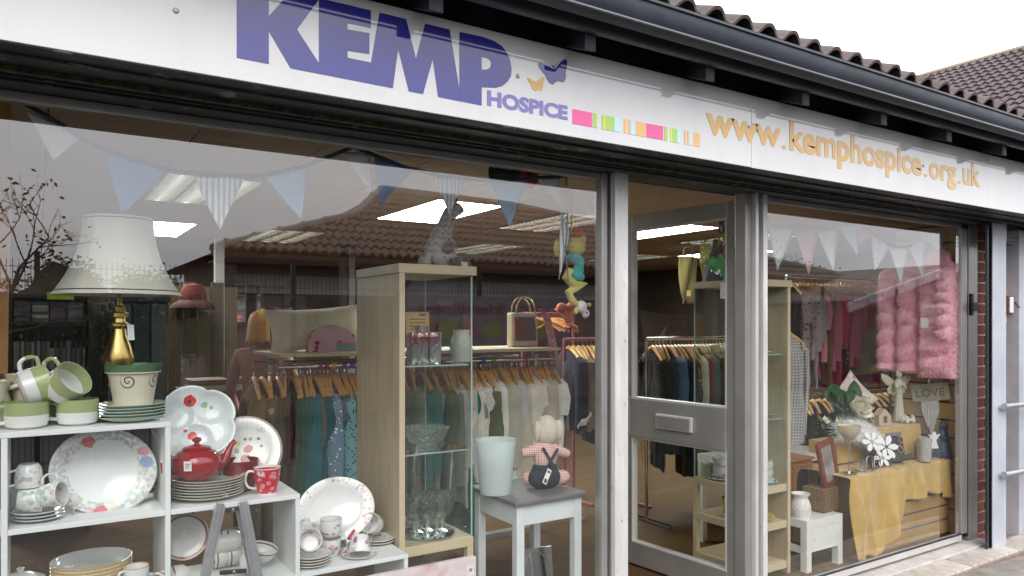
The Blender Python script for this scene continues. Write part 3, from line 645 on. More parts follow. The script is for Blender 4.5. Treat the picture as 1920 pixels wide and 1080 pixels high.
def tree(nm, label, loc, h, seed, leaf, cr, nl, ls, depth=4, group=None, sprd=.55):
    t = thing(nm, label, 'tree', loc, group=group); sg_ = branches((0, 0, 0), h, seed, sprd, depth, h*.055); tb = MB()
    for p, r in sg_: tb.tube(p, r, 5, cap=False)
    tb.build('trunk', BARK, t); rg = random.Random(seed+1); lf = MB(); tips = [p[-1] for p, r in sg_[len(sg_)//3:]]
    for _ in range(nl):
        c = rg.choice(tips)+V((rg.gauss(0, 1), rg.gauss(0, 1), rg.gauss(0, .8)))*cr; d = V((rg.uniform(-1, 1), rg.uniform(-1, 1), rg.uniform(-1, .4))).normalized(); s = d.orthogonal().normalized(); l = ls*rg.uniform(.6, 1.3)
        lf.add([c, c+d*l*.5+s*l*.28, c+d*l, c+d*l*.5-s*l*.28], [(0, 1, 2, 3)])
    o = lf.build('crown', leaf, t); return t
RED = leafmat('dry_red_brown_leaf', (.05, .015, .013), (.1, .03, .022)); GRN = leafmat('dull_green_leaf', (.05, .08, .03), (.13, .16, .07))
tree('bare_tree', 'nearly bare tree with a few dark red leaves by the fence', (-1.0, -4.6, 0), 1.4, 5, RED, .07, 520, .048, 6, None, .55)
for k, (x, y, s) in enumerate(((1.5, -12.5, .85), (-2.5, -13, .75), (2.2, -19, 1.1), (24, -16, 1.5), (29, -20, 1.7))):
    tree('leafy_tree', ['small green tree left of the opposite building', 'green tree beyond the fence far to the left', 'taller tree behind the opposite building', 'tree past the right end of the opposite building', 'far tree at the right skyline'][k], (x, y, 0), s, 20+k, GRN, .24*s, 8000, .1, 4, 'trees beyond the fence')

def hedge(label, x0, x1, y, h, seed):
    t = thing('hedge', label, 'hedge'); rg = random.Random(seed); c = MB()
    def top(x): return h*(.86+.1*math.sin(x*1.7+seed)+.07*math.sin(x*4.3)+.03*math.sin(x*11))
    c.grid(lambda i, j: (x0+(x1-x0)*i, y-.5+1.0*min(1, max(0, j*3-1))-.1*math.sin(i*60), (top(x0+(x1-x0)*i)-.15)*min(1, (1-abs(j*2-1))*1.6)), 60, 12); c.build('core', mat('hedge_core', (.012, .02, .009), .95, 0, .4, 8, .6, 30), t)
    l = MB()
    for _ in range(int((x1-x0)*900)):
        x = rg.uniform(x0, x1); z = top(x)*rg.random()**.6; p = V((x, y+rg.uniform(.3, .62), z)) if z < top(x)*.93 else V((x, y+rg.uniform(-.4, .5), z+rg.uniform(-.05, .1))); d = V((rg.uniform(-1, 1), rg.uniform(-.2, 1), rg.uniform(-.8, .8))).normalized(); s_ = d.orthogonal().normalized(); q = rg.uniform(.06, .12); l.add([p, p+d*q*.5+s_*q*.28, p+d*q, p+d*q*.5-s_*q*.28], [(0, 1, 2, 3)])
    l.build('leaves', GRN, t)['kind'] = 'stuff'; return t
hedge('dark overgrown hedge behind the mesh fence on the left', -7, 2.0, -11.2, 2.55, 1)
hedge('dark hedge beyond the right end of the opposite building', 20, 40, -15, 2.6, 4)

# gabled block nearer by, at the right of the reflections
an = thing('gabled_annex', 'dark brick gabled annex with white verge board across the way on the right', 'building'); AY = 7.0
v0, v1, v2 = PM(1600, 572, AY), PM(1790, 503, AY), PM(1906, 560, AY)
MB().prism([(v0.x, -.03), (v2.x+3, -.03), (v2.x+3, v0.z), (v1.x+(v1.x-v0.x), v0.z), (v1.x, v1.z), (v0.x, v0.z)], -4.5, (0, -AY, 0)).build('wall', WBRICK, an)
MB().bar(V((v0.x-.3, -AY+.08, v0.z-.06)), V((v1.x, -AY+.08, v1.z+.03)), .06, .2, (0, 0, 1)).bar(V((v1.x, -AY+.08, v1.z+.03)), V((2*v1.x-v0.x, -AY+.08, v0.z-.06)), .06, .2, (0, 0, 1)).build('verge_board', mat('off_white_board'), an)
for sgn in (0, 1):
    a, b = (v0, v1) if not sgn else (v1, V((2*v1.x-v0.x, v0.y, v0.z)))
    MB().add([V((a.x, -AY+.1, a.z+.08)), V((b.x, -AY+.1, b.z+.08)), V((b.x, -AY-4.6, b.z+.08)), V((a.x, -AY-4.6, a.z+.08))], [(0, 1, 2, 3)]).build('roof', TILE3, an, solid=.06)
wd_ = MB().bx(v1.x-1.6, v1.x+.2, -AY+.002, -AY+.06, .9, 2.0).build('window', mat('off_white_board'), an); MB().bx(v1.x-1.52, v1.x-.74, -AY+.061, -AY+.065, .98, 1.92).bx(v1.x-.66, v1.x+.12, -AY+.061, -AY+.065, .98, 1.92).build('pane', mat('dark_far_glass'), wd_)
# ================================================================ crockery library
def prof_plate(r, h): return [(0, .004), (r*.6, .004), (r*.67, h*.42), (r*.975, h), (r, h-.0015), (r*.985, h-.004), (r*.7, h*.25), (r*.56, 0), (r*.52, .001), (0, .001)]
def prof_bowl(r, h): return [(0, .006), (r*.45, .008), (r*.75, h*.3), (r*.93, h*.72), (r*.975, h), (r, h), (r*.97, h*.7), (r*.8, h*.26), (r*.5, .004), (r*.48, 0), (0, 0)]
def prof_cup(r, h): return [(0, .006), (r*.62, .006), (r*.86, h*.22), (r*.95, h*.6), (r-.0035, h), (r, h+.001), (r, h-.002), (r*.985, h*.6), (r*.91, h*.2), (r*.68, .0), (0, 0)]
def handle(mb, r, h, y=0, z0=.22, z1=.85, out=.038, th=.006, side=-1):
    pts_ = [(side*(r*.93), 0, h*z1), (side*(r+out*.7), 0, h*(z1+.03)), (side*(r+out), 0, h*(z1*.6+z0*.4)), (side*(r+out*.7), 0, h*(z0+.08)), (side*(r*.9), 0, h*z0)]
    sm_ = []
    for i in range(len(pts_)-1):
        for k in range(4):
            t = k/4; p0 = V(pts_[max(i-1, 0)]); p1 = V(pts_[i]); p2 = V(pts_[i+1]); p3 = V(pts_[min(i+2, 4)])
            sm_.append(.5*((2*p1)+(p2-p0)*t+(2*p0-5*p1+4*p2-p3)*t*t+(3*p1-p0-3*p2+p3)*t**3))
    mb.tube(sm_+[V(pts_[-1])], th, 8)
def china(nm, base=(.72, .74, .7), bands=(), flor=None, spots=None, rough=.12):
    """glazed china: bands = (axis, lo, hi, colour); flor = (axis, lo, hi, scale, palette, fill)"""
    if nm in _mc: return _mc[nm]
    n = NT(nm); s = n.sep(n.co()); r = n.rad(); ax = {'r': r, 'z': s['Z'], 'x': s['X'], 'y': s['Y']}
    k = n.noise(4, 3); c = n.ramp(k, [(.3, tuple(x*.97 for x in base)), (.7, base)])
    if flor:
        a, lo, hi, scl, pal, fill = flor; st = [(i/len(pal), p) for i, p in enumerate(pal)]
        wv = n.vm('ADD', n.co(), n.vm('SCALE', n.co())); d, vc = n.voro(scl); nz = n.noise(scl*1.7, 3)
        pc = n.ramp(n.sep(vc)['X'], st, 'CONSTANT'); pc = n.mix(n.rng(n.noise(scl*5, 2), .35, .65, 0, .35), pc, base)
        mk = n.m('MULTIPLY', n.m('LESS_THAN', n.m('ADD', d, n.m('MULTIPLY', nz, .35)), fill), n.band(ax[a], lo, hi)); c = n.mix(mk, c, pc)
    for a, lo, hi, col in bands: c = n.mix(n.band(ax[a], lo, hi), c, col)
    for (px_, py_, rr, col) in (spots or ()):
        dd = n.vm('LENGTH', n.vm('SUBTRACT', n.vm('MULTIPLY', n.co(), (1, 1, 0)), (px_, py_, 0))); c = n.mix(n.m('LESS_THAN', n.m('ADD', dd, n.m('MULTIPLY', n.m('SUBTRACT', n.noise(60, 3), .5), rr*.9)), rr), c, col)
    _mc[nm] = n.fin(c, rough, 0, .5, .3); return _mc[nm]
WHT = china('white_china'); TAG = mat('white_paper_tag', (.78, .78, .76), .8, 0, .04); INK = mat('grey_ink', (.08, .08, .09), .7)
def sticker(par, w_, h_, loc, rot, nm='price_sticker'):
    t = MB().bx(-w_/2, w_/2, 0, .0008, -h_/2, h_/2).build(nm, TAG, par, loc, rot)
    m = MB()
    for i in range(3): m.bx(-w_*.3, w_*.3*(1-.25*i), -.0006, -.0001, h_*(.18-.2*i), h_*(.26-.2*i))
    m.build('print', INK, t); return t
SHF = mat('white_shelf_laminate', (.74, .77, .76), .42, 0, .05, 3)
# ---------------------------------------------------------------- white stepped shelf unit
SY0, SY1 = .15, .47; SXs = [-.545, -.085, .375, .818, 1.258]; SZs = [.07, .313, .613, .911, 1.212]
su = thing('cube_shelf_unit', 'white stepped cube shelf unit full of china behind the left window', 'shelf unit')
tops = [4, 4, 3, 2]                  # the level each column reaches
th = .017
for k, xx in enumerate(SXs):
    hi = max(tops[max(k-1, 0)], tops[min(k, 3)]) if 0 < k < 4 else tops[0 if k == 0 else 3]
    MB().bx(xx-th/2, xx+th/2, SY0+.002, SY1, SZs[0], SZs[hi]-.0005-th).build('upright', SHF, su, bevel=.0015)
for lv in range(1, 5):
    cols = [c for c in range(4) if tops[c] >= lv]
    if lv == 0: continue
    xr = SXs[cols[-1]+1]+th/2
    if all(tops[c] == lv for c in cols): MB().bx(SXs[0]-th/2, xr, SY0, SY1, SZs[lv]-th, SZs[lv]).build('shelf', SHF, su, bevel=.0015)
    else:
        for c in cols: MB().bx(SXs[c]+th/2+.0005, SXs[c+1]-th/2-.0005+(th if tops[c] == lv and (c == 3 or tops[c+1] < lv) else 0), SY0+(.0 if tops[c] == lv else .001), SY1, SZs[lv]-th, SZs[lv]).build('shelf', SHF, su, bevel=.0015)
Z4, Z3, Z2, Z1 = SZs[4]+.0008, SZs[3]+.0008, SZs[2]+.0008, SZs[1]+.0008
def at(u, y, z): return (X(u, y), y, z)
# ---------------------------------------------------------------- green and white mugs
GM = china('green_white_glaze', (.74, .74, .72), [('z', .043, .2, (.36, .42, .2))]); GMI = mat('green_glaze_inside', (.3, .36, .16), .15)
def greencup():
    m = MB(); r, h = .062, .083; pr = [(.0, .006), (r*.9, .008), (r*.955, h*.3), (r*.955, h), (r, h+.001), (r, h*.3), (r*.93, h*.1), (r*.72, 0), (0, 0)]
    m.lathe(pr, 36); handle(m, r, h, out=.034, th=.0065); return m.mesh('mug', [GM])
gme = greencup()
def mug(label, loc, rot): 
    t = thing('green_mug', label, 'mug', loc, rot, 'green and white mugs'); obj('mug_body', gme, t); return t
mug('green and white mug standing left on top shelf', at(50, .24, Z4), (0, 0, R(10))); mug('green and white mug standing right on top shelf', at(146, .25, Z4), (0, 0, R(-10)))
m1 = mug('tilted green mug balanced on the left mug, handle up', (X(58, .25)-.028, .25, Z4+.118), (R(4), R(72), R(10))); sticker(m1, .026, .022, (-.061, -.004, .06), (0, 0, R(-90)))
m2 = mug('tilted green mug balanced on the right mug, dark mouth showing', (X(122, .25)-.022, .26, Z4+.112), (R(28), R(52), R(-12))); sticker(m2, .026, .022, (-.05, -.038, .055), (0, 0, R(-50)))
def m_leafy():
    n = NT('leaf_pattern_glaze'); d, c = n.voro(26); k = n.noise(18, 3)
    return n.fin(n.ramp(n.m('ADD', d, n.m('MULTIPLY', k, .5)), [(.36, (.2, .34, .12)), (.5, (.42, .52, .28)), (.56, (.62, .54, .4)), (.75, (.68, .64, .5))]), .15)
LEAFY = m_leafy()
t = thing('leaf_jug', 'wide mouthed jug with green leaf pattern behind the green mugs', 'jug', at(66, .38, Z4)); jb = MB(); jb.lathe([(0, .005), (.05, .005), (.058, .06), (.062, .12), (.085, .165), (.089, .165), (.066, .118), (.062, .05), (.05, 0), (0, 0)], 32, wob=lambda a: 1+.12*max(0, math.cos(a))**6); handle(jb, .062, .16, out=.05, th=.008); jb.build('jug_body', LEAFY, t)
t = thing('cream_jug', 'cream leaf-patterned pitcher cut off at the left edge', 'jug', at(-22, .33, Z4)); jb = MB(); jb.lathe([(0, .004), (.05, .004), (.068, .05), (.05, .11), (.06, .145), (.063, .145), (.054, .11), (.072, .05), (.052, 0), (0, 0)], 28); handle(jb, .06, .145, out=.05, th=.008, side=1); jb.build('jug_body', LEAFY, t)
t = thing('lidded_pot', 'white sugar pot with pale green lid behind the mugs', 'pot', at(118, .4, Z4)); MB().lathe([(0, 0), (.035, 0), (.055, .03), (.058, .075), (.05, .105), (.044, .106), (0, .1)], 28).build('pot_body', WHT, t); l = MB(); l.lathe([(.052, .106), (.05, .114), (.03, .132), (.01, .138), (.008, .146), (.016, .154), (.014, .166), (0, .17)], 28); l.build('lid', mat('pale_green_glaze', (.42, .55, .25), .12), t)
# plates with plant pot
SAGE = china('sage_rim_plate', (.62, .68, .6), [('r', .095, .2, (.4, .5, .42))])
pl = MB().lathe(prof_plate(.108, .02), 40).mesh('plate', SAGE)
for i in range(5):
    o = obj('side_plate', pl, None, (*at(247, .26, 0)[:2], Z4+i*.0105), (0, 0, i)); tag(o, 'pale green side plate, %s from the bottom, under the scroll pot' % ordn(i), 'plate', 'pale green plate stack')
def m_scroll():
    n = NT('cream_pot_scrolls'); s = n.sep(n.co()); an = n.m('ARCTAN2', s['Y'], s['X']); u = n.m('MULTIPLY', n.m('SUBTRACT', n.m('FRACT', n.m('MULTIPLY', an, 5/(2*PI))), .5), .095)
    z = n.m('SUBTRACT', s['Z'], .088); rr = n.m('SQRT', n.m('ADD', n.m('MULTIPLY', u, u), n.m('MULTIPLY', z, z))); aa = n.m('ARCTAN2', z, u)
    sp = n.m('FRACT', n.m('ADD', n.m('MULTIPLY', rr, 62), n.m('MULTIPLY', aa, 1/(2*PI)))); ln = n.m('MULTIPLY', n.m('LESS_THAN', sp, .26), n.m('LESS_THAN', rr, .026))
    top = n.m('GREATER_THAN', s['Z'], .118); c = n.mix(ln, n.ramp(n.noise(3), [(.3, (.62, .58, .44)), (.7, (.68, .64, .5))]), (.03, .03, .035))
    return n.fin(n.mix(top, c, n.ramp(n.noise(30), [(.3, (.045, .1, .05)), (.7, (.09, .18, .09))])), .3)
t = thing('scroll_plant_pot', 'cream plant pot with dark green rim and black scrolls on the plate stack', 'plant pot', (*at(250, .26, 0)[:2], Z4+.052)); MB().lathe([(0, .006), (.056, .006), (.074, .115), (.083, .116), (.087, .142), (.09, .143), (.088, .114), (.079, .112), (.06, 0), (0, 0)], 40).build('pot_body', m_scroll(), t); MB().lathe([(0, .1), (.073, .1)], 24).build('soil', mat('dark_soil', (.02, .025, .02), .95), t)
# lamp
BRASS = mat('polished_brass', (.52, .38, .13), .3, 1, .12, 12); lp = thing('table_lamp', 'brass table lamp with large cream bell shade on the top shelf', 'lamp', at(223, .37, Z4))
lb = MB().lathe([(0, 0), (.075, 0), (.078, .012), (.06, .03), (.03, .045), (.022, .07), (.026, .1), (.034, .118), (.026, .13), (.02, .14), (.03, .15), (.047, .185), (.05, .215), (.04, .25), (.026, .29), (.022, .315), (.034, .325), (.034, .333), (.022, .338), (.02, .352), (.03, .358), (.03, .37), (.02, .376), (.024, .392), (.012, .40), (.008, .44), (0, .44)], 28); lb.build('base', BRASS, lp)
def m_shade():
    n = NT('cream_lampshade'); s = n.sep(n.co()); w_ = n.wave(120, 'X', 1); c = n.ramp(n.noise(3), [(.3, (.66, .65, .55)), (.7, (.72, .71, .61))])
    tr = n.m('ADD', n.band(s['Z'], .4475, .4515), n.band(s['Z'], .6985, .7025)); return n.fin(n.mix(tr, c, (.03, .03, .1)), .7)
sh = MB(); shp = []
for i in range(15):
    q = i/14; shp.append((.113+.095*(1-q)**2.1, .435+q*.275))
sh.lathe(shp+[(r-.003, z) for r, z in shp[::-1]]+[shp[0]], 64, wob=lambda a: 1-.035*abs(math.sin(a*4))**.7); sh.build('lamp_shade', m_shade(), lp)
MB().bx(-.011, .011, 0, .001, -.055, 0).build('price_tag', TAG, lp, (.034, -.03, .33), (R(-8), 0, R(12)))
MB().lathe([(0, 0), (.012, 0), (.012, .012), (.02, .03), (.004, .045), (0, .045)], 14).build('bulb_holder', BRASS, lp, (0, 0, .44))
# ---------------------------------------------------------------- second tier: floral set
PAST = [(.66, .68, .64), (.3, .45, .42), (.6, .36, .36), (.55, .6, .52), (.36, .42, .55), (.42, .5, .4), (.66, .66, .58), (.6, .46, .42), (.36, .48, .42)]
FLP = china('floral_border_platter', (.7, .74, .72), [('r', .1605, .2, (.5, .52, .5))], ('r', .106, .159, 80, PAST, .85), [(-.075, .085, .02, (.58, .14, .15)), (.03, -.135, .022, (.6, .15, .16)), (.118, .055, .02, (.25, .33, .55)), (.1, .09, .018, (.6, .25, .27))])
pp = P(196, 884, .3); t = thing('floral_platter', 'large oval platter with pastel flower border on wire stand', 'platter', (pp.x, .31, pp.z), (R(76), R(16), R(-8))); MB().lathe(prof_plate(.165, .022), 56, 1.0, .87).build('platter_dish', FLP, t)
st = MB()
for s_ in (-.05, .05): st.tube([(s_, -.135, .05), (s_, -.152, .025), (s_, -.15, -.03), (s_, .06, -.05)], .003, 6)
st.tube([(-.05, -.14, -.03), (.05, -.14, -.03)], .003, 6).build('plate_stand', mat('white_wire', (.75, .75, .75), .4), t)
FCU = china('floral_cup', (.72, .75, .73), (), ('z', .012, .07, 60, PAST, .72)); cup = MB(); cup.lathe(prof_cup(.04, .072), 30); handle(cup, .04, .072, out=.028, th=.004); cme = cup.mesh('floral_cup', FCU)
FSA = china('floral_saucer', (.7, .73, .71), [('r', .0705, .1, (.45, .47, .45))], ('r', .045, .07, 70, PAST, .8)); sau = MB().lathe(prof_plate(.074, .014), 32).mesh('saucer', FSA)
sx = X(74, .26)
for i in range(3): tag(obj('floral_saucer', sau, None, (sx-.002*i, .25, Z3+i*.0105)), 'flower-bordered saucer, %s in the stack left of the large platter' % ordn(i), 'saucer', 'floral saucers')
for nm, loc, rot in (('upside-down floral cup on top of the two lying cups', (X(54, .26), .27, Z3+.18), (PI, 0, R(20))), ('floral cup lying with its mouth to the right', (sx+.0, .24, Z3+.075), (R(6), R(82), R(-25))), ('floral cup lying at the left behind the shelf post', (sx-.062, .25, Z3+.072), (R(-10), R(98), R(-10)))):
    t = thing('floral_tea_cup', nm, 'cup', loc, rot, 'floral cups'); obj('cup_body', cme, t)
t = thing('floral_sugar_bowl', 'floral bowl tucked behind the stacked cups', 'bowl', at(38, .4, Z3)); MB().lathe(prof_cup(.05, .08), 28).build('bowl_body', FCU, t)
# ---------------------------------------------------------------- third tier left: gold rimmed set
GLD = (.55, .36, .12); GRP = china('gold_rim_plate', (.66, .68, .66), [('r', .1225, .2, GLD)]); gpl = MB().lathe(prof_plate(.125, .022), 40).mesh('plate', GRP); gbw = MB().lathe(prof_bowl(.125, .045), 40).mesh('bowl', GRP)
cx, cy_ = X(172, .31), .32
for i in range(3): tag(obj('dinner_plate', gpl, None, (cx+.015, cy_-.01, Z2+i*.011)), 'gold-rimmed dinner plate, %s from the bottom of the lower left stack' % ordn(i), 'plate', 'gold rimmed plates')
for i in range(5): tag(obj('soup_bowl', gbw, None, (cx, cy_, Z2+.033+i*.0125)), 'gold-rimmed shallow bowl, %s in the pile on the plates' % ordn(i), 'bowl', 'gold rimmed bowls')
GRC = china('gold_rim_cup', (.7, .72, .71), [('z', .0555, .1, GLD)]); gc = MB(); gc.lathe(prof_cup(.041, .058), 28); handle(gc, .041, .058, out=.024, th=.004); gcm = gc.mesh('cup', GRC)
for nm, loc, rot in (('gold-rimmed cup lying left of the bowl pile, rear', (X(66, .22)+.01, .24, Z2+.04), (0, R(-98), R(15))), ('gold-rimmed cup lying in front of the bowl pile', (X(120, .2), .21, Z2+.042), (0, R(-97), R(12))), ('upright gold-rimmed cup at the right of the bowl pile', at(255, .22, Z2+.048), (0, 0, R(30))), ('gold-rimmed cup under the upright one', at(258, .225, Z2), (0, 0, R(60))), ('gold-rimmed cup behind the upright pair', at(240, .3, Z2), (0, 0, R(-60)))):
    t = thing('gold_rim_cup', nm, 'cup', loc, rot, 'gold rimmed cups'); obj('cup_body', gcm, t)
t = thing('gold_rim_tureen', 'gold-rimmed lidded dish at the far left of the lower shelf', 'tureen', at(38, .3, Z2)); MB().lathe(prof_bowl(.085, .075), 30).build('tureen_body', GRC, t); MB().lathe([(.084, .076), (.07, .1), (.03, .118), (.008, .122), (.012, .135), (0, .14)], 30).build('lid', GRC, t)
# ---------------------------------------------------------------- middle column: red teapots, plates
REDG = mat('glossy_red_glaze', (.3, .012, .018), .08, 0, .08, 5, coat=.5)
FPL = china('maroon_sprig_plate', (.66, .66, .6), [('r', .1255, .2, (.5, .48, .38))], ('r', .075, .12, 60, [(.3, .03, .08), (.66, .66, .6), (.15, .08, .12)], .5)); spl = MB().lathe(prof_plate(.129, .02), 44).mesh('plate', FPL)
cx, cy_ = X(390, .29), .29
for i in range(7): tag(obj('dinner_plate', spl, None, (cx+(.004 if i > 3 else 0), cy_, Z3+i*.0098), (0, 0, i*.7)), 'cream dinner plate, %s from the bottom under the red teapot' % ordn(i), 'plate', 'plates under the teapot')
def teapot(nm, label, loc, rot, s=1):
    t = thing(nm, label, 'teapot', loc, rot, 'red teapots', s); b = MB(); b.lathe([(0, .002), (.045, 0), (.05, .004), (.07, .02), (.083, .05), (.08, .075), (.062, .098), (.046, .105), (0, .104)], 40)
    b.tube([(.07, 0, .035), (.1, 0, .045), (.12, 0, .075), (.135, 0, .105), (.15, 0, .112)], [.026, .021, .015, .011, .009], 12); b.build('pot_body', REDG, t)
    l = MB(); l.lathe([(.048, .104), (.05, .108), (.042, .114), (.02, .12), (.009, .123), (.008, .128), (.016, .134), (.016, .142), (.006, .148), (0, .148)], 32); l.build('lid', REDG, t)
    h = MB(); h.tube([(-.075, 0, .082), (-.105, 0, .088), (-.125, 0, .07), (-.122, 0, .042), (-.1, 0, .025), (-.07, 0, .022)], .0075, 10); h.build('handle', REDG, t); return t
tp = teapot('red_teapot', 'glossy red teapot sitting on the stack of plates', (X(368, .28), .27, Z3+.074), (0, 0, R(20)), 1.02); sticker(tp, .026, .034, (-.066, -.058, .06), (R(4), 0, R(-49)))
teapot('red_teapot', 'second red teapot half hidden behind the shelf upright', (X(312, .4)+.03, .4, Z3+.0), (0, 0, R(-20)), .95)
t = thing('red_bowl', 'deep dark red bowl behind the red mug', 'bowl', at(452, .34, Z3)); MB().lathe(prof_cup(.066, .115), 36).build('bowl_body', mat('maroon_glaze', (.16, .008, .014), .1, coat=.4), t)
def m_redmug():
    n = NT('red_mug_flowers'); d, c = n.voro(52); s = n.sep(n.co()); pet = n.m('MULTIPLY', n.m('LESS_THAN', n.m('ABSOLUTE', n.m('SUBTRACT', d, .3)), .11), n.m('GREATER_THAN', n.noise(160, 2), .42)); cen = n.m('LESS_THAN', d, .1)
    r = n.rad(); ins = n.m('LESS_THAN', r, n.m('MULTIPLY_ADD', s['Z'], .125, .0335))
    c = n.mix(n.m('MAXIMUM', n.m('MULTIPLY', pet, .7), cen), (.55, .012, .035), (.72, .5, .5)); c = n.mix(ins, c, (.75, .74, .74)); return n.fin(n.mix(n.m('GREATER_THAN', s['Z'], .096), c, (.75, .74, .74)), .12, 0, .5, .3)
t = thing('red_flower_mug', 'red mug with white flower pattern at the shelf end', 'mug', at(501, .22, Z3), (0, 0, R(-12))); mm = MB(); mm.lathe([(0, .006), (.03, .006), (.0425, .06), (.0455, .098), (.0485, .099), (.0455, .06), (.0375, .02), (.033, 0), (0, 0)], 36); mm.build('mug_body', m_redmug(), t); hh = MB(); handle(hh, .043, .098, out=.034, th=.0045); hh.build('handle', WHT, t); sticker(t, .02, .016, (-.024, -.0405, .082), (0, 0, R(-30)))
# poppy dish: scalloped, three hollows
def poppy():
    m = MB()
    def fn(i, j):
        a = 2*PI*i; q = j; rr = .13*(.96+.14*abs(math.sin(a*2.5))**.6)*q; x, y = rr*math.cos(a)*1.05, rr*math.sin(a); z = .028*q**4
        for c in ((-.065, .03), (.055, .055), (.0, -.065)): z += .012*min(1, math.hypot(x-c[0], y-c[1])/.062)**4
        return (x, y, z)
    m.grid(fn, 60, 16, True, True); return m
POP = china('poppy_dish_glaze', (.68, .75, .75), (), None, [(-.02, .085, .021, (.62, .03, .02)), (-.02, .085, .007, (.03, .02, .02)), (.03, .07, .012, (.3, .45, .3)), (.055, .06, .008, (.3, .45, .3)), (-.01, -.045, .017, (.6, .04, .03)), (-.035, -.025, .007, (.6, .04, .03))])
pp = P(366, 792, .43); t = thing('poppy_dish', 'white scalloped divided dish painted with red poppies', 'dish', (pp.x, .42, pp.z-.01), (R(72), 0, R(-10))); o = poppy().build('dish_body', POP, t, solid=.004)
FP2 = china('poppy_spray_plate', (.74, .75, .72), [('r', .1365, .2, (.4, .24, .1)), ('r', .132, .1362, (.06, .04, .1))], None, [(.012, .01, .017, (.45, .07, .08)), (.004, -.028, .02, (.35, .1, .09)), (-.028, .035, .011, (.7, .6, .12)), (.045, -.04, .013, (.72, .6, .1)), (-.03, .005, .01, (.3, .38, .15)), (-.05, -.02, .012, (.4, .46, .25)), (.05, .05, .006, (.12, .16, .12)), (.06, .02, .006, (.12, .16, .12)), (.02, .05, .008, (.3, .4, .15)), (-.015, -.055, .012, (.35, .42, .2)), (.0, .05, .006, (.4, .08, .1))])
pp = P(459, 851, .41); t = thing('flower_dinner_plate', 'white dinner plate with poppy spray leaning behind the red mug', 'plate', (pp.x, .405, pp.z+.008), (R(70), 0, R(-14))); MB().lathe(prof_plate(.14, .02), 52).build('plate_body', FP2, t); sticker(t, .012, .022, (.062, .085, .019), (R(-90), 0, R(50)))
# ---------------------------------------------------------------- middle lower cube: brown banded set
BRN = (.16, .035, .025); BBP = china('brown_band_plate', (.62, .62, .58), [('r', .071, .078, BRN), ('r', .078, .1, (.5, .35, .24))]); pp = P(346, 1006, .33)
t = thing('brown_rim_plate', 'cream plate with brown and copper rim standing on edge in the lower cube', 'plate', (pp.x, .33, pp.z), (R(80), 0, R(-6))); MB().lathe(prof_plate(.084, .014), 40).build('plate_body', BBP, t); sticker(t, .01, .02, (0, .01, .0055), (R(-90), 0, 0))
BBC = china('brown_band_cup', (.7, .7, .66), [('z', .046, .051, BRN)]); bc = MB(); bc.lathe(prof_cup(.042, .06), 28); handle(bc, .042, .06, out=.025, th=.004); bcm = bc.mesh('cup', BBC)
for nm, u, y, dz, rot in (('lying far left, mouth showing', 322, .22, .043, (0, R(-95), R(35))), ('lying second from the left', 352, .23, .043, (0, R(-93), R(5))), ('at the back between the easel legs', 428, .36, .1, (0, R(-88), R(-10))), ('stacked behind, second', 440, .36, .1, (0, R(-88), R(-10))), ('stacked behind, third', 452, .36, .1, (0, R(-88), R(-10))), ('under the back row left', 430, .38, .043, (0, R(-90), 0)), ('under the back row right', 455, .38, .043, (0, R(-90), 0)), ('lying in front between the easel legs', 452, .25, .043, (0, R(84), R(-20)))):
    t = thing('brown_band_cup', 'cream cup with a brown band, '+nm, 'cup', (X(u, y), y, Z2+dz), rot, 'brown banded cups'); obj('cup_body', bcm, t)
t = thing('brown_band_bowl', 'cream bowl with brown band tilted at the right of the lower cube', 'bowl', (X(487, .3), .3, Z2+.028), (R(12), R(12), 0)); MB().lathe(prof_bowl(.055, .055), 32).build('bowl_body', china('brown_band_bowl', (.7, .7, .66), [('z', .043, .048, BRN)]), t)
t = thing('banded_saucer_stack', 'small cream saucer under the lying brown banded cup', 'saucer', at(455, .26, Z2)); MB().lathe(prof_plate(.07, .012), 30).build('saucer_body', BBP, t)
# ---------------------------------------------------------------- lower right tier: rose set
ROSE = [(.5, .08, .22), (.72, .75, .73), (.45, .1, .2), (.72, .75, .73), (.25, .34, .2), (.6, .3, .4)]
pp = P(630, 955, .4); t = thing('rose_platter', 'big oval platter with rose border leaning on the low shelf', 'platter', (pp.x, .4, pp.z), (R(68), R(-6), R(-12))); MB().lathe(prof_plate(.158, .022), 56, 1, .83).build('platter_dish', china('rose_border_platter', (.74, .76, .74), [('r', .154, .2, (.62, .56, .5))], ('r', .112, .146, 70, [(.74, .76, .74), (.55, .22, .28), (.74, .76, .74), (.45, .3, .28), (.74, .76, .74), (.6, .35, .4)], .66)), t)
RSC = china('rose_cup', (.74, .76, .75), [('z', .068, .1, (.6, .55, .4))], ('z', .012, .052, 34, ROSE, .6)); rc = MB(); rc.lathe(prof_cup(.043, .07), 32); handle(rc, .043, .07, out=.026, th=.004); rcm = rc.mesh('cup', RSC)
RSA = china('rose_saucer', (.74, .76, .75), [('r', .069, .09, (.6, .56, .45))], ('r', .04, .066, 50, ROSE, .6)); rs = MB().lathe(prof_plate(.071, .014), 32).mesh('saucer', RSA)
sx = X(586, .22)
for i in range(4): tag(obj('rose_saucer', rs, None, (sx, .225, Z2+i*.0105)), 'rose-patterned saucer, %s from the bottom of the low shelf stack' % ordn(i), 'saucer', 'rose saucers in a stack')
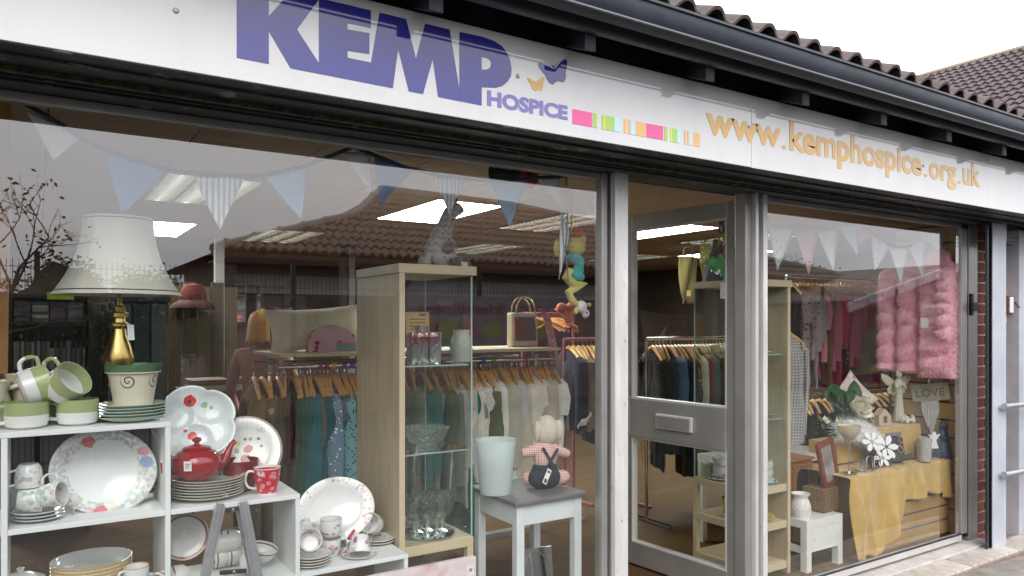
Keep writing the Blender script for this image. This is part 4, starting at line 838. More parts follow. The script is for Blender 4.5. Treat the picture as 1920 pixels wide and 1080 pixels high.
for nm, loc, rot in (('rose cup lying on the saucer stack, pale inside facing out', (sx-.005, .235, Z2+.082), (R(64), R(-10), R(-10))), ('rose cup on top of the two stacked cups', (X(621, .3), .3, Z2+.078), (0, 0, R(-20))), ('plain lower cup under the rose cup', (X(619, .3), .3, Z2), (0, 0, R(170))), ('rose cup tipped upside down on its saucer in front', (X(671, .24)+.01, .24, Z2+.079), (R(168), R(26), R(40))), ('rose cup lying behind at the right end', (X(703, .38), .36, Z2+.075), (R(20), R(-66), R(20))), ('rose cup leaning over the right saucers', (X(690, .38), .4, Z2+.07), (R(-10), R(-60), R(40)))):
    t = thing('rose_tea_cup', nm, 'cup', loc, rot, 'rose cups'); obj('cup_body', rcm, t)
tag(obj('rose_saucer', rs, None, (X(672, .24), .235, Z2), (R(3), 0, 0)), 'single rose saucer under the tipped cup at the front', 'saucer')
for i in range(2): tag(obj('rose_saucer', rs, None, (X(708, .37), .36, Z2+.0105*i)), '%s rose saucer at the right end of the low shelf' % ('lower', 'upper')[i], 'saucer')
t = thing('rose_tureen', 'white oval tureen with roses half hidden behind the cube upright', 'tureen', at(572, .38, Z2)); MB().lathe(prof_bowl(.075, .085), 32, 1.1, .9).build('tureen_body', RSC, t); MB().lathe([(.074, .086), (.07, .1), (.045, .118), (.012, .128), (.014, .14), (0, .146)], 32, 1.1, .9).build('lid', china('rose_lid', (.74, .76, .75), (), ('r', .02, .06, 26, ROSE, .5)), t)
t = thing('red_spoon', 'small steel ladle with a red handle among the rose cups', 'ladle', (X(652, .3), .3, Z2+.045), (0, R(-30), R(20))); MB().ell((0, 0, 0), (.02, .018, .014)).build('ladle_bowl', mat('steel', (.5, .5, .5), .2, 1), t); MB().tube([(.012, 0, .008), (.05, 0, .015)], .006, 8).build('ladle_handle', mat('red_plastic', (.6, .02, .03), .3), t)
# ---------------------------------------------------------------- aluminium folding easel in front of the shelves
ez = thing('folding_easel', 'silver aluminium folding easel standing before the white shelves', 'easel')
EA = mat('satin_aluminium', (.55, .55, .57), .3, .75, .08, 10); y0 = .085
tl, tr_ = P(413, 942, y0), P(456, 938, y0); bl, br_ = P(378, 1085, y0-.03), P(492, 1085, y0-.03)
for a, b in ((tl, bl), (tr_, br_)):
    d = (b-a); e = a+d*((a.z-FZ)/(a.z-b.z)); e.y = max(.03, e.y) 
    e = V((a.x+(b.x-a.x)*(a.z-FZ)/(a.z-b.z)*.8, .035, FZ))
    leg = MB().bar(a, e, .024, .012, (0, 1, 0)); leg.bar(a+V((-.014, .004, -.01)), e+V((-.014, .004, 0)), .006, .022, (0, 1, 0)); leg.bar(a+V((.014, .004, -.01)), e+V((.014, .004, 0)), .006, .022, (0, 1, 0)); leg.build('leg', EA, ez, bevel=.002)
    MB().bar(V((a.x*.6+(tl.x+tr_.x)*.2, y0+.025, a.z-.03)), V((a.x+(e.x-a.x)*.5, .125, FZ+.4)), .014, .01, (0, 1, 0)).build('rear_leg', EA, ez)
for v in (955, 1072):
    a, b = P(424 if v < 1000 else 412, v+2, y0), P(447 if v < 1000 else 462, v-2, y0)
    MB().bar(a, b, .012, .014).build('cross_brace', BLACK, ez, bevel=.002); c = (a+b)/2; MB().lathe([(0, -.012), (.006, -.01), (.006, .004), (0, .006)], 12).build('bolt', mat('steel'), ez, (c.x, c.y-.006, c.z), (-PI/2, 0, 0))
# ---------------------------------------------------------------- tall display cabinets
BEE = mat('pale_beech_laminate', (.56, .47, .31), .45, 0, .06, 3); BEP = mat('beech_laminate_panel', (.47, .40, .27), .5, 0, .08, 2, 0)
def m_beech():
    n = NT('beech_veneer'); g_ = n.noise(6, 8, n.mp((8, 8, .6)), .6); return n.fin(n.ramp(g_, [(.3, (.43, .35, .22)), (.7, (.53, .45, .3))]), .45)
BEV = m_beech()
def cabinet(label, x0, x1, y0, y1, side):
    t = thing('display_cabinet', label, 'cabinet', group='tall beech and glass cabinets'); ZT_ = 1.80; zb = .60
    s0, s1 = (x0, x0+.025) if side < 0 else (x1-.025, x1)
    MB().bx(x0-.004, x1+.012, y0-.006, y1, ZT_-.04, ZT_).build('top_board', BEE, t, bevel=.002)
    MB().bx(s0, s1, y0, y1-.002, FZ, ZT_-.0405).build('side_panel', BEV, t, bevel=.0015); MB().bx(s0, s1, y0-.004, y0-.0005, FZ, ZT_-.0405).build('edge_strip', BEE, t)
    i0, i1 = (s1+.0005, x1) if side < 0 else (x0, s0-.0005)
    for z0 in (zb-.045, .34, .1): MB().bx(i0, i1, y0+.003, y1-.003, z0, z0+.042).build('base_shelf', BEE, t, bevel=.0015)
    px = i1-.03 if side < 0 else i0
    for yy in (y0+.004, y1-.034): 
        for za, zb_ in ((FZ, .0995), (.1425, .3395), (.3825, zb-.0455)): MB().bx(px, px+.03, yy, yy+.03, za, zb_).build('post', BEE, t)
    g = MB(); fx = i1-.006 if side < 0 else i0+.006
    MB().add([(i0, y0+.012, zb), (i1, y0+.012, zb), (i1, y0+.012, ZT_-.041), (i0, y0+.012, ZT_-.041)], [(0, 1, 2, 3)]).build('front_pane', CAB, t)
    MB().add([(fx, y0+.014, zb), (fx, y1-.01, zb), (fx, y1-.01, ZT_-.041), (fx, y0+.014, ZT_-.041)], [(0, 1, 2, 3)]).build('side_pane', CAB, t)
    MB().add([(i0, y1-.01, zb), (i1, y1-.01, zb), (i1, y1-.01, ZT_-.041), (i0, y1-.01, ZT_-.041)], [(0, 1, 2, 3)]).build('rear_pane', CAB, t)
    for yy in (y0+.008, y1-.014): MB().bx(fx-.003, fx+.003, yy, yy+.006, zb+.0005, ZT_-.042).build('pane_edge', GEDGE, t)
    for z0 in (.985, 1.365):
        sh = MB().bx(i0+.004, i1-.012, y0+.03, y1-.03, z0-.006, z0).build('glass_shelf', CAB, t); MB().bx(i0+.004, i1-.012, y0+.027, y0+.0298, z0-.006, z0).build('shelf_edge', GEDGE, sh)
    return t
C1 = (1.279, 1.64, .27, .76); c1 = cabinet('tall beech and glass cabinet holding pink goblets and crystal left of the door', *C1, -1)
CRY = glassmat('crystal', (.93, .96, .955), 4.5, .1, .02)
def m_cut():
    n = NT('cut_crystal'); g_ = n.n('BsdfGlass'); g_.inputs['IOR'].default_value = 1.45; g_.inputs['Roughness'].default_value = .04; n.put(g_.inputs[0], (.97, .985, .98)); tr = n.n('BsdfTransparent'); n.put(tr.inputs[0], (.93, .96, .95)); ms = n.n('MixShader'); ms.inputs[0].default_value = .7
    d, c = n.voro(90); b = n.n('Bump'); n.put(b.inputs['Height'], d); b.inputs['Distance'].default_value = .004; n.t.links.new(b.outputs[0], g_.inputs['Normal']); n.t.links.new(g_.outputs[0], ms.inputs[2]); n.t.links.new(tr.outputs[0], ms.inputs[1]); n.t.links.new(ms.outputs[0], n.out.inputs[0]); n.t.nodes.remove(n.b); return n.mat
CUT = m_cut()
def goblet(nm, label, loc, s, mb_, ms_, group, bowl, stem):
    t = thing(nm, label, 'glass', loc, group=group, scale=s); MB().lathe(bowl, 24).build('bowl', mb_, t); MB().lathe(stem, 18).build('stem', ms_, t); return t
pinkb = [(.004, .088), (.024, .096), (.033, .115), (.034, .135), (.030, .15), (.0285, .15), (.032, .135), (.031, .116), (.022, .099), (0, .092)]; stemp = [(0, 0), (.028, 0), (.028, .003), (.008, .01), (.005, .03), (.007, .055), (.004, .08), (.004, .0875), (0, .0875)]
PINKG = glassmat('pink_glass', (.82, .5, .52), 3, .05, .02); k = 0
for i, (u, y) in enumerate(((775, .36), (787, .33), (800, .36), (812, .34), (780, .42), (795, .42), (808, .43))):
    goblet('pink_goblet', 'pink-tinted goblet on the top glass shelf, %s of the cluster' % ordn(i), (X(u, y), y, 1.366), .92, PINKG, CRY, 'pink goblets', pinkb, stemp)
t = thing('yellow_card', 'yellow price card propped inside the glass cabinet', 'card', (X(764, .5), .5, 1.366), (R(-6), 0, 0)); MB().bx(0, .12, 0, .002, .12, .235).build('card', mat('yellow_card', (.62, .42, .14), .7), t); m = MB()
for i in range(5): m.bx(.02, .1, -.001, -.0003, .135+i*.016, .139+i*.016)
m.bx(.07, .105, -.001, -.0003, .217, .225).build('print', INK, t); MB().bx(.05, .06, .003, .006, 0, .13).build('card_stand', CAB, t)
for i, (u, y) in enumerate(((790, .52), (815, .5), (775, .53))):
    t = thing('silver_vase', 'small silver beaker behind the pink goblets, '+('middle', 'right', 'left')[i], 'beaker', (X(u, y), y, 1.366+.0)); MB().lathe([(0, 0), (.03, 0), (.034, .14+.03*(i == 0)), (.032, .14+.03*(i == 0)), (.028, .005), (0, .005)], 20).build('beaker', mat('pewter', (.4, .42, .43), .3, .7), t)
t = thing('glass_dish_stack', 'pale patterned glass jar at the back right of the top glass shelf', 'jar', (X(865, .5), .5, 1.366)); MB().lathe([(0, 0), (.05, 0), (.055, .05), (.052, .1), (.04, .13), (.042, .15), (.038, .15), (.036, .13), (0, .12)], 24).build('jar', china('frosted_rose_glass', (.6, .58, .5), (), ('z', .02, .1, 30, ROSE, .4)), t)
# cut-glass bowl, candlestick, brandy glasses on mirror
t = thing('crystal_bowl', 'wide cut crystal bowl on the middle glass shelf', 'bowl', (X(799, .42), .42, .986)); MB().lathe([(0, .012), (.03, .014), (.07, .045), (.095, .08), (.1, .095), (.103, .094), (.1, .075), (.078, .035), (.045, .012), (.05, 0), (.02, 0), (0, .004)], 40, wob=lambda a: 1+.012*math.sin(a*20)).build('bowl_body', CUT, t)
t = thing('crystal_candlestick', 'tall crystal candlestick at the back of the cabinet', 'candlestick', (X(782, .6), .6, .601)); MB().lathe([(0, 0), (.05, 0), (.05, .01), (.02, .03), (.012, .1), (.024, .15), (.012, .2), (.022, .25), (.014, .3), (.03, .34), (.028, .345), (.0, .33)], 24).build('candlestick_body', CUT, t)
mt = MB().lathe([(0, .005), (.118, .005), (.12, .003), (.12, 0), (0, 0)], 48).build('mirror_tray', mat('mirror', (.6, .62, .63), .03, 1, .02), None, (X(805, .4), .415, .6015)); tag(mt, 'round mirror tray under the crystal brandy glasses', 'tray')
brb = [(.004, .05), (.028, .056), (.037, .08), (.036, .105), (.027, .128), (.0255, .128), (.0345, .105), (.0355, .08), (.026, .059), (0, .053)]; brs = [(0, 0), (.03, 0), (.03, .003), (.008, .008), (.006, .03), (.005, .0495), (0, .0495)]
for i, (dx, dy) in enumerate(((-.075, -.03), (-.03, -.055), (.02, -.05), (.07, -.01), (-.04, .02), (.015, .03))):
    goblet('brandy_glass', 'cut crystal brandy glass on the mirror tray, '+('front left', 'front, second from left', 'front, third from left', 'right-hand one standing apart', 'back left', 'back right')[i], (X(805, .4)+dx, .415+dy, .607), 1.38, CUT, CRY, 'brandy glasses', brb, brs)
# pink boxed picture in front of the cabinet
pk = thing('pink_canvas', 'pink and white printed canvas propped at the foot of the cabinet', 'canvas'); xa, xb = X(655, .1), X(893, .1); zt = Z(892, 1044, .1)
def m_pink():
    n = NT('pink_watercolour_print'); k = n.noise(5, 6); return n.fin(n.ramp(k, [(.35, (.72, .5, .52)), (.55, (.76, .68, .68)), (.7, (.62, .33, .34))]), .7)
MB().bx(xa, xb, .1, .13, FZ, zt).build('print', m_pink(), pk, bevel=.002); MB().bx(xb-.045, xb-.012, .098, .0995, zt-.075, zt-.03).build('label', TAG, pk)
MB().prism([(.008*math.cos(i*PI/6), .008*math.sin(i*PI/6)) for i in range(12)], .0008, (xb-.028, .0972, zt-.05)).build('emblem', mat('faded_red_print', (.5, .2, .25), .7), pk)
# ---------------------------------------------------------------- stool
sx0, sx1, sy0, sy1, zs = 1.775, 2.135, .125, .50, .765
so = thing('stool', 'white painted stool with grey top near the door', 'stool')
def m_greytop():
    n = NT('grey_painted_top'); g_ = n.noise(9, 7, n.mp((1, 6, 1)), .6); return n.fin(n.ramp(g_, [(.3, (.13, .125, .125)), (.7, (.19, .185, .18))]), .5)
MB().bx(sx0-.02, sx1+.02, sy0-.02, sy1+.02, zs-.022, zs).build('seat', m_greytop(), so, bevel=.006)
SW = mat('chalky_white_paint', (.68, .73, .73), .6, 0, .06, 8)
lg = .04
for x in (sx0, sx1-lg):
    for y in (sy0, sy1-lg): MB().bx(x, x+lg, y, y+lg, FZ, zs-.0225).build('leg', SW, so, bevel=.002)
MB().bx(sx0+lg+.0005, sx1-lg-.0005, sy0+.006, sy0+.026, zs-.115, zs-.0225).build('apron', SW, so); MB().bx(sx0+lg+.0005, sx1-lg-.0005, sy1-.026, sy1-.006, zs-.115, zs-.0225).build('apron', SW, so)
MB().bx(sx0+.006, sx0+.026, sy0+lg+.0005, sy1-lg-.0005, zs-.115, zs-.0225).build('apron', SW, so); MB().bx(sx1-.026, sx1-.006, sy0+lg+.0005, sy1-lg-.0005, zs-.115, zs-.0225).build('apron', SW, so)
def m_frost():
    n = NT('frosted_plastic'); d = n.n('BsdfTranslucent'); n.put(d.inputs[0], (.8, .86, .86)); n.fin((.8, .86, .86), .35); tr = n.n('BsdfTransparent'); n.put(tr.inputs[0], (.9, .95, .95)); m1 = n.n('MixShader'); m1.inputs[0].default_value = .5; m2 = n.n('MixShader'); m2.inputs[0].default_value = .22
    L_ = n.t.links.new; L_(n.b.outputs[0], m1.inputs[1]); L_(d.outputs[0], m1.inputs[2]); L_(m1.outputs[0], m2.inputs[1]); L_(tr.outputs[0], m2.inputs[2]); L_(m2.outputs[0], n.out.inputs[0]); return n.mat
t = thing('frosted_bin', 'frosted translucent plastic waste bin on the stool', 'bin', (X(931, .3), .31, zs+.0008)); MB().lathe([(0, .005), (.068, .005), (.09, .245), (.093, .246), (.0935, .236), (.071, 0), (0, 0)], 40).build('bin_body', m_frost(), t)
# toy sitting with its back to the window
def m_gingham(nm='red_gingham', a=(.62, .1, .09), b=(.72, .66, .62), k=95):
    n = NT(nm); s = n.sep(n.co()); fx = n.m('GREATER_THAN', n.m('FRACT', n.m('MULTIPLY', s['X'], k)), .5); fz = n.m('GREATER_THAN', n.m('FRACT', n.m('MULTIPLY', s['Z'], k)), .5)
    return n.fin(n.mix(n.m('MULTIPLY', n.m('ADD', fx, fz), .42), b, a), .9)
def remesh(o, vx, sm_=4):
    m = o.modifiers.new('remesh', 'REMESH'); m.mode = 'VOXEL'; m.voxel_size = vx; m.use_smooth_shade = True
    s = o.modifiers.new('smooth', 'SMOOTH'); s.iterations = sm_; s.factor = .5; return o
GING = m_gingham(); LIN = mat('cream_linen', (.6, .55, .44), .9, 0, .08, 40, .3, 300); NAVY = mat('dark_slate_felt', (.03, .036, .042), .95, 0, .15, 30, .3, 200)
ty = thing('elephant_doll', 'cream elephant doll in gingham shirt and dark dungarees seen from behind on the stool', 'soft toy', (X(1021, .27), .27, zs+.0008), (0, 0, R(-8)))
remesh(MB().ell((0, 0, .15), (.058, .05, .075)).ell((0, 0, .19), (.045, .042, .04)).tube([(-.03, 0, .19), (-.08, .005, .175), (-.115, .01, .17)], [.03, .026, .02], 10).tube([(.03, 0, .185), (.09, .0, .165), (.13, .0, .15)], [.03, .026, .02], 10).tube([(.04, .0, .045), (.1, .01, .04), (.125, .02, .05)], [.04, .034, .028], 10).tube([(-.04, .03, .045), (-.075, .06, .04)], [.036, .03], 10).build('shirt', GING, ty), .005)
remesh(MB().ell((0, 0, .06), (.074, .062, .062)).ell((.03, .0, .05), (.052, .05, .05)).ell((-.03, .0, .05), (.052, .05, .05)).ell((0, 0, .1), (.062, .054, .03)).build('dungarees', NAVY, ty), .005)
remesh(MB().ell((.01, 0, .272), (.06, .054, .074)).ell((.012, .03, .25), (.04, .05, .04)).build('head', LIN, ty), .005)
for s_ in (-1, 1): remesh(MB().ell((.01+s_*.058, -.01, .272), (.014 if s_ < 0 else .03, .022, .05)).build('ear', LIN, ty), .004)
for a, b in (((-.032, -.045, .2), (.012, -.062, .12)), ((.05, -.04, .188), (-.012, -.064, .12))): MB().bar(a, b, .012, .006, (0, 1, 0)).build('strap', NAVY, ty)
tg = MB().bx(-.012, .012, 0, .001, -.075, 0).build('price_tag', TAG, ty, (-.005, -.064, .1), (R(-18), R(35), 0)); MB().bx(-.008, .008, -.0012, -.0004, -.07, -.05).bx(-.007, .007, -.0012, -.0004, -.02, -.008).build('print', INK, tg)
# framed oval mirror on the floor under the stool
p = P(1010, 1026, .4); fm = thing('silver_photo_frame', 'silver frame with oval mirror standing on the floor under the stool', 'frame', (p.x-.02, .36, FZ), (R(-10), 0, R(-12)))
hh = p.z-FZ; MB().prism([(-.09, 0), (.09, 0), (.09, hh), (-.09, hh)], .012, (0, 0, 0), hole=[(.07*math.cos(i*PI/12), hh-.13+.105*math.sin(i*PI/12)) for i in range(24)]).build('frame', mat('chrome', (.65, .66, .66), .12, 1, .03), fm, bevel=.003); MB().prism([(.07*math.cos(i*PI/12), hh-.13+.105*math.sin(i*PI/12)) for i in range(24)], .004, (0, .004, 0)).build('mirror_face', mat('mirror'), fm)
# ---------------------------------------------------------------- bunting, hanging toy, ladybird
def clothflag(nm, c, pat=None):
    if nm in _mc: return _mc[nm]
    n = NT(nm); cc = n.ramp(n.noise(30, 4), [(.3, tuple(x*.93 for x in c)), (.7, c)])
    if pat == 'stripe': cc = n.mix(n.m('GREATER_THAN', n.wave(17, 'X'), .62), cc, (.3, .36, .4))
    if pat == 'dot': d, q = n.voro(38, None, .3); cc = n.mix(n.m('LESS_THAN', d, .16), cc, (.18, .24, .34) if c[0] > .4 else (.7, .73, .76))
    if pat == 'rose': d, q = n.voro(26); cc = n.mix(n.m('LESS_THAN', n.m('ADD', d, n.m('MULTIPLY', n.noise(60), .4)), .42), cc, (.62, .3, .34))
    _mc[nm] = n.fin(cc, .9); return _mc[nm]
BLF = clothflag('denim_blue_cotton', (.11, .23, .42)); WSF = clothflag('striped_white_cotton', (.75, .78, .75), 'stripe'); BDF = clothflag('pale_blue_dotted_cotton', (.3, .47, .62), 'dot'); WDF = clothflag('white_dotted_cotton', (.72, .75, .73), 'dot'); NAVR = clothflag('navy_ribbon', (.03, .055, .12))
def flag(par, pts, m, y, edge=None):
    q = [P(u, v, y) for u, v in pts]; a, b, c = q
    def fn(i, j):
        p = (a*(1-i)+b*i)*(1-j)+c*j; p = p.copy(); p.y += .006*math.sin(i*7+j*3)*(1-.4*j); return p
    o = MB().grid(fn, 8, 8).build('flag', m, par, solid=.0012)
    if edge: MB().tube([a+V((0, -.002, 0)), c+V((0, -.002, 0)), b+V((0, -.002, 0))], .003, 5).build('edging', edge, o)
bt = thing('blue_bunting', 'string of blue and white cloth bunting across the left window', 'bunting'); YB = .09
line = [(36, 188), (100, 225), (160, 262), (205, 283), (270, 305), (330, 322), (395, 328), (470, 331), (520, 323), (570, 312), (625, 290), (662, 276), (700, 290), (760, 314), (830, 330), (900, 338), (960, 338), (1010, 333), (1060, 330)]
MB().tube([P(u, v, YB) for u, v in line], .0075, 6).build('ribbon', NAVR, bt)
MB().tube([P(1062, 328, YB), P(1064, 420, YB), P(1060, 470, YB), P(1066, 530, YB)], .006, 6, flat=.4).build('ribbon_end', BLF, bt)
for pts_, m in (((( 48, 205), (150, 260), (100, 300)), WDF), (((194, 281), (318, 321), (228, 402)), BLF), (((360, 326), (460, 332), (412, 431)), WSF), (((495, 329), (580, 312), (564, 411)), BDF), (((640, 284), (692, 288), (696, 362)), WDF), (((702, 292), (775, 320), (712, 386)), BLF), (((812, 328), (872, 336), (843, 402)), WSF), (((918, 338), (990, 336), (955, 426)), BDF), (((1008, 334), (1050, 331), (1052, 385)), WDF), (((1052, 395), (1070, 440), (1048, 524)), WSF)): flag(bt, pts_, m, YB+.006)
t = thing('ladybird_toy', 'black and red rolled ladybird cushion fixed at the top of the window', 'soft toy', P(968, 326, .5)); MB().tube([(-.13, 0, .012), (-.01, 0, 0)], .055, 18).build('black_half', mat('black_plush', (.012, .012, .014), .95), t); MB().tube([(-.0095, 0, 0), (.1, 0, -.01)], .055, 18).build('red_half', mat('red_plush', (.4, .02, .025), .9), t); MB().bx(.03, .06, -.062, -.05, -.015, .015).build('spot', mat('black_plush'), t)
pl_ = lambda nm, c: mat(nm, c, .95, 0, .12, 25, .3, 120, sheen=.4)
YT = .16
hc = thing('hanging_caterpillar', 'knotted plush toy in yellow and turquoise hanging beside the doorway', 'soft toy')
MB().tube([P(1072, 360, YT), P(1072, 440, YT)], .004, 6).build('cord', pl_('peach_cord', (.62, .3, .2)), hc)
remesh(MB().tube([P(1078, 432, YT), P(1088, 440, YT), P(1080, 450, YT)], [.022, .028, .02], 12).build('red_frill', pl_('red_coral_plush', (.55, .12, .07)), hc), .004)
remesh(MB().ell(P(1080, 462, YT), (.05, .04, .045)).ell(P(1048, 465, YT-.03), (.03, .02, .045)).ell(P(1088, 450, YT), (.03, .03, .03)).build('yellow_head', pl_('yellow_plush', (.62, .54, .16)), hc), .004)
remesh(MB().tube([P(1070, 478, YT), P(1086, 490, YT), P(1086, 505, YT), P(1070, 516, YT)], [.028, .028, .026, .022], 12).ell(P(1084, 519, YT-.01), (.034, .028, .024)).build('turquoise_coil', pl_('turquoise_plush', (.07, .42, .42)), hc), .004)
remesh(MB().tube([P(1070, 505, YT), P(1062, 520, YT), P(1075, 532, YT), P(1095, 534, YT), P(1078, 541, YT), P(1066, 548, YT), P(1072, 562, YT), P(1082, 572, YT)], [.02, .024, .024, .022, .02, .02, .018, .014], 12).build('yellow_coil', mat('yellow_plush'), hc), .004)
remesh(MB().ell(P(1090, 575, YT), (.028, .026, .03)).ell(P(1098, 588, YT), (.02, .02, .02)).build('white_body', pl_('white_plush', (.75, .74, .72)), hc), .0035)
MB().ell(P(1104, 571, YT), (.014, .008, .01)).ell(P(1080, 583, YT-.02), (.012, .008, .016)).build('wings', mat('yellow_plush'), hc); MB().ell(P(1100, 586, YT-.02), (.005, .004, .005)).build('eye', mat('red_plastic'), hc); MB().ell(P(1097, 594, YT), (.013, .008, .008)).build('collar', pl_('mint_felt', (.2, .5, .35)), hc)
# spotted toy on the cabinet
def m_spot():
    n = NT('grey_spotted_fleece'); d, c = n.voro(34, None, .6); return n.fin(n.mix(n.m('LESS_THAN', d, .2), n.ramp(n.noise(30), [(.3, (.4, .4, .36)), (.7, (.52, .52, .48))]), (.14, .12, .1)), .95)
SPT = m_spot(); GRP_ = pl_('brown_patch_fleece', (.16, .12, .1)); gt = thing('spotted_toy', 'grey spotted plush giraffe sitting on top of the display cabinet', 'soft toy', (X(826, .45), .45, 1.801), (0, 0, R(15)))
remesh(MB().ell((0, 0, .08), (.085, .07, .085)).ell((.0, 0, .15), (.058, .05, .06)).tube([(.02, 0, .17), (.035, -.01, .23), (.05, -.02, .27)], [.045, .036, .034], 12).ell((.062, -.03, .275), (.04, .042, .034)).tube([(-.08, 0, .03), (-.12, .0, .02)], [.03, .022], 10).build('body', SPT, gt), .005)
for p_ in ((.03, -.075, .03), (.11, -.05, .022), (.0, -.062, .1), (-.02, -.075, .085)): remesh(MB().ell(p_, (.034, .022, .024)).build('patch', GRP_, gt), .004)
MB().ell((.085, -.055, .27), (.012, .01, .012)).build('eye', mat('black_plush'), gt); MB().tube([(.05, -.01, .3), (.045, -.008, .335)], [.006, .01], 8).tube([(.075, -.02, .3), (.08, -.02, .332)], [.006, .01], 8).build('horn', GRP_, gt); MB().bx(0, .04, 0, .001, 0, .025).build('price_tag', TAG, gt, (.04, -.1, .003), (R(-10), 0, 0))
# ================================================================ clothes on rails
WOODH = mat('warm_wood_hanger', (.72, .4, .12), .4, 0, .15, 20); CHROME = mat('chrome')
def fabric(nm, c=(.5, .5, .5), pat=None, c2=(.1, .1, .1), sc_=30, sheen=.15):
    if nm in _mc: return _mc[nm]
    n = NT(nm); cc = n.ramp(n.noise(9, 5), [(.3, tuple(x*.82 for x in c)), (.7, tuple(min(1, x*1.1) for x in c))])
    if pat == 'dot': d, q = n.voro(sc_); cc = n.mix(n.m('LESS_THAN', d, .3), cc, c2)
    if pat == 'flower': d, q = n.voro(sc_); cc = n.mix(n.m('LESS_THAN', n.m('ADD', d, n.m('MULTIPLY', n.noise(sc_*2), .5)), .5), cc, n.mix(n.m('GREATER_THAN', n.sep(q)['X'], .5), c2, tuple(min(1, x*1.8+.05) for x in c2)))
    if pat == 'stripe': cc = n.mix(n.m('GREATER_THAN', n.wave(sc_, 'Y'), .55), cc, c2)
    if pat == 'check':
        s = n.sep(n.co()); a = n.m('GREATER_THAN', n.m('FRACT', n.m('MULTIPLY', s['Y'], sc_)), .55); b = n.m('GREATER_THAN', n.m('FRACT', n.m('MULTIPLY', s['Z'], sc_)), .55)
        fa = n.m('GREATER_THAN', n.m('FRACT', n.m('MULTIPLY', n.m('ADD', s['Y'], s['Z']), sc_*5)), .5); cc = n.mix(n.m('MULTIPLY', n.m('MAXIMUM', a, b), n.m('ADD', n.m('MULTIPLY', fa, .7), .15)), cc, c2)
    n.bump(n.noise(220, 3), .2, .002); _mc[nm] = n.fin(cc, .9, 0, .3, 0, sheen); return _mc[nm]
def garment_mesh(wd, L, sl, seed, th=.035, flare=1.0):
    rg = random.Random(seed); ph = rg.uniform(0, 6); m = MB(); hw = wd/2
    def fn(i, j):
        a = 2*PI*i; c, s = math.cos(a), math.sin(a)
        if j < .14: q = j/.14; w_ = .05+(hw-.05)*q**.8; z = -.08-.09*q; tk = th*(.35+.5*q)
        else: q = (j-.14)/.86; w_ = hw*(1-.12*math.sin(min(1, q*1.5)*PI)+.1*(flare-1+.0)*q+.06*q*flare); z = -.17-(L-.17)*q; tk = th*(.85+.25*q)
        y = w_*math.copysign(abs(c)**.8, c); fold = 1+(.5*math.sin(y*34+ph+q*2.5)+.28*math.sin(y*71+ph*2-q*3))*(.25+.75*min(1, j*1.5))
        z -= (.012*math.sin(y*25+ph) if j > .98 else 0)
        return (s*tk*fold+.012*math.sin(q*4+ph), y, z)
    m.grid(fn, 26, 16, True, True)
    if sl > 0:
        for sd in (-1, 1):
            y0 = sd*(hw-.035); k = rg.uniform(-.02, .02); m.tube([(0, y0-sd*.02, -.165), (k*.3, y0+sd*.025, -.19), (k, y0+sd*.045, -.19-sl*.4), (k*1.2, y0+sd*.03, -.19-sl*.75), (k, y0+sd*.02, -.19-sl)], [.045, .055, .052, .046, .044], 10, flat=.62)
    return m.mesh('garment', [WHT])
def hanger_mesh():
    m = MB(); m.tube([(0, .2, -.15), (0, .14, -.112), (0, .06, -.074), (0, 0, -.058), (0, -.06, -.074), (0, -.14, -.112), (0, -.2, -.15)], [.012, .013, .014, .016, .014, .013, .012], 8, flat=.55)
    return m.mesh('hanger', [WOODH])
HGM = hanger_mesh(); HKM = MB().tube([(0, 0, -.05), (0, 0, -.012), (0, .012, .002), (0, .012, .014), (0, 0, .02), (0, -.01, .014)], .0018, 5).mesh('hook', [CHROME])
GMs = {k: garment_mesh(*v) for k, v in {'shirt': (.42, .74, .48, 1), 'blouse': (.38, .62, .2, 2), 'top': (.36, .58, 0, 3), 'dress': (.38, .98, .16, 4, .038, 1.4), 'jacket': (.44, .78, .55, 5, .05), 'cardi': (.4, .68, .5, 6, .04), 'trouser': (.34, .8, 0, 7, .03, .7), 'tunic': (.4, .82, .3, 8)}.items()}
def garment(kind, m, label, loc, rz, group, cat='garment', hang=True, tilt=0):
    t = thing(kind if kind not in ('cardi', 'trouser') else {'cardi': 'cardigan', 'trouser': 'trousers'}[kind], label, cat, loc, (tilt, 0, rz), group); b = obj('cloth', GMs[kind], t); setmat(b, m); b.scale = (RW.uniform(.8, 1.25), RW.uniform(.9, 1.06), RW.uniform(.84, 1.14)); b.location.z = (b.scale.z-1)*.07
    if hang: h = obj('hanger', HGM, t); obj('hook', HKM, h)
    return t
def rail(nm, label, p0, p1, posts=True, z0=FZ, r=.0125, group=None, m=None):
    t = thing(nm, label, 'clothes rail', group=group); p0, p1 = V(p0), V(p1); m = m or CHROME
    MB().tube([p0, p1], r, 12).build('rail', m, t)
    if posts:
        for p in (p0, p1): MB().tube([(p.x, p.y, z0), p], r, 10).build('upright', m, t); MB().bar((p.x, p.y-.25, z0+.012), (p.x, p.y+.25, z0+.012), .03, .02).build('foot', m, t)
    return t
RW = random.Random(3)
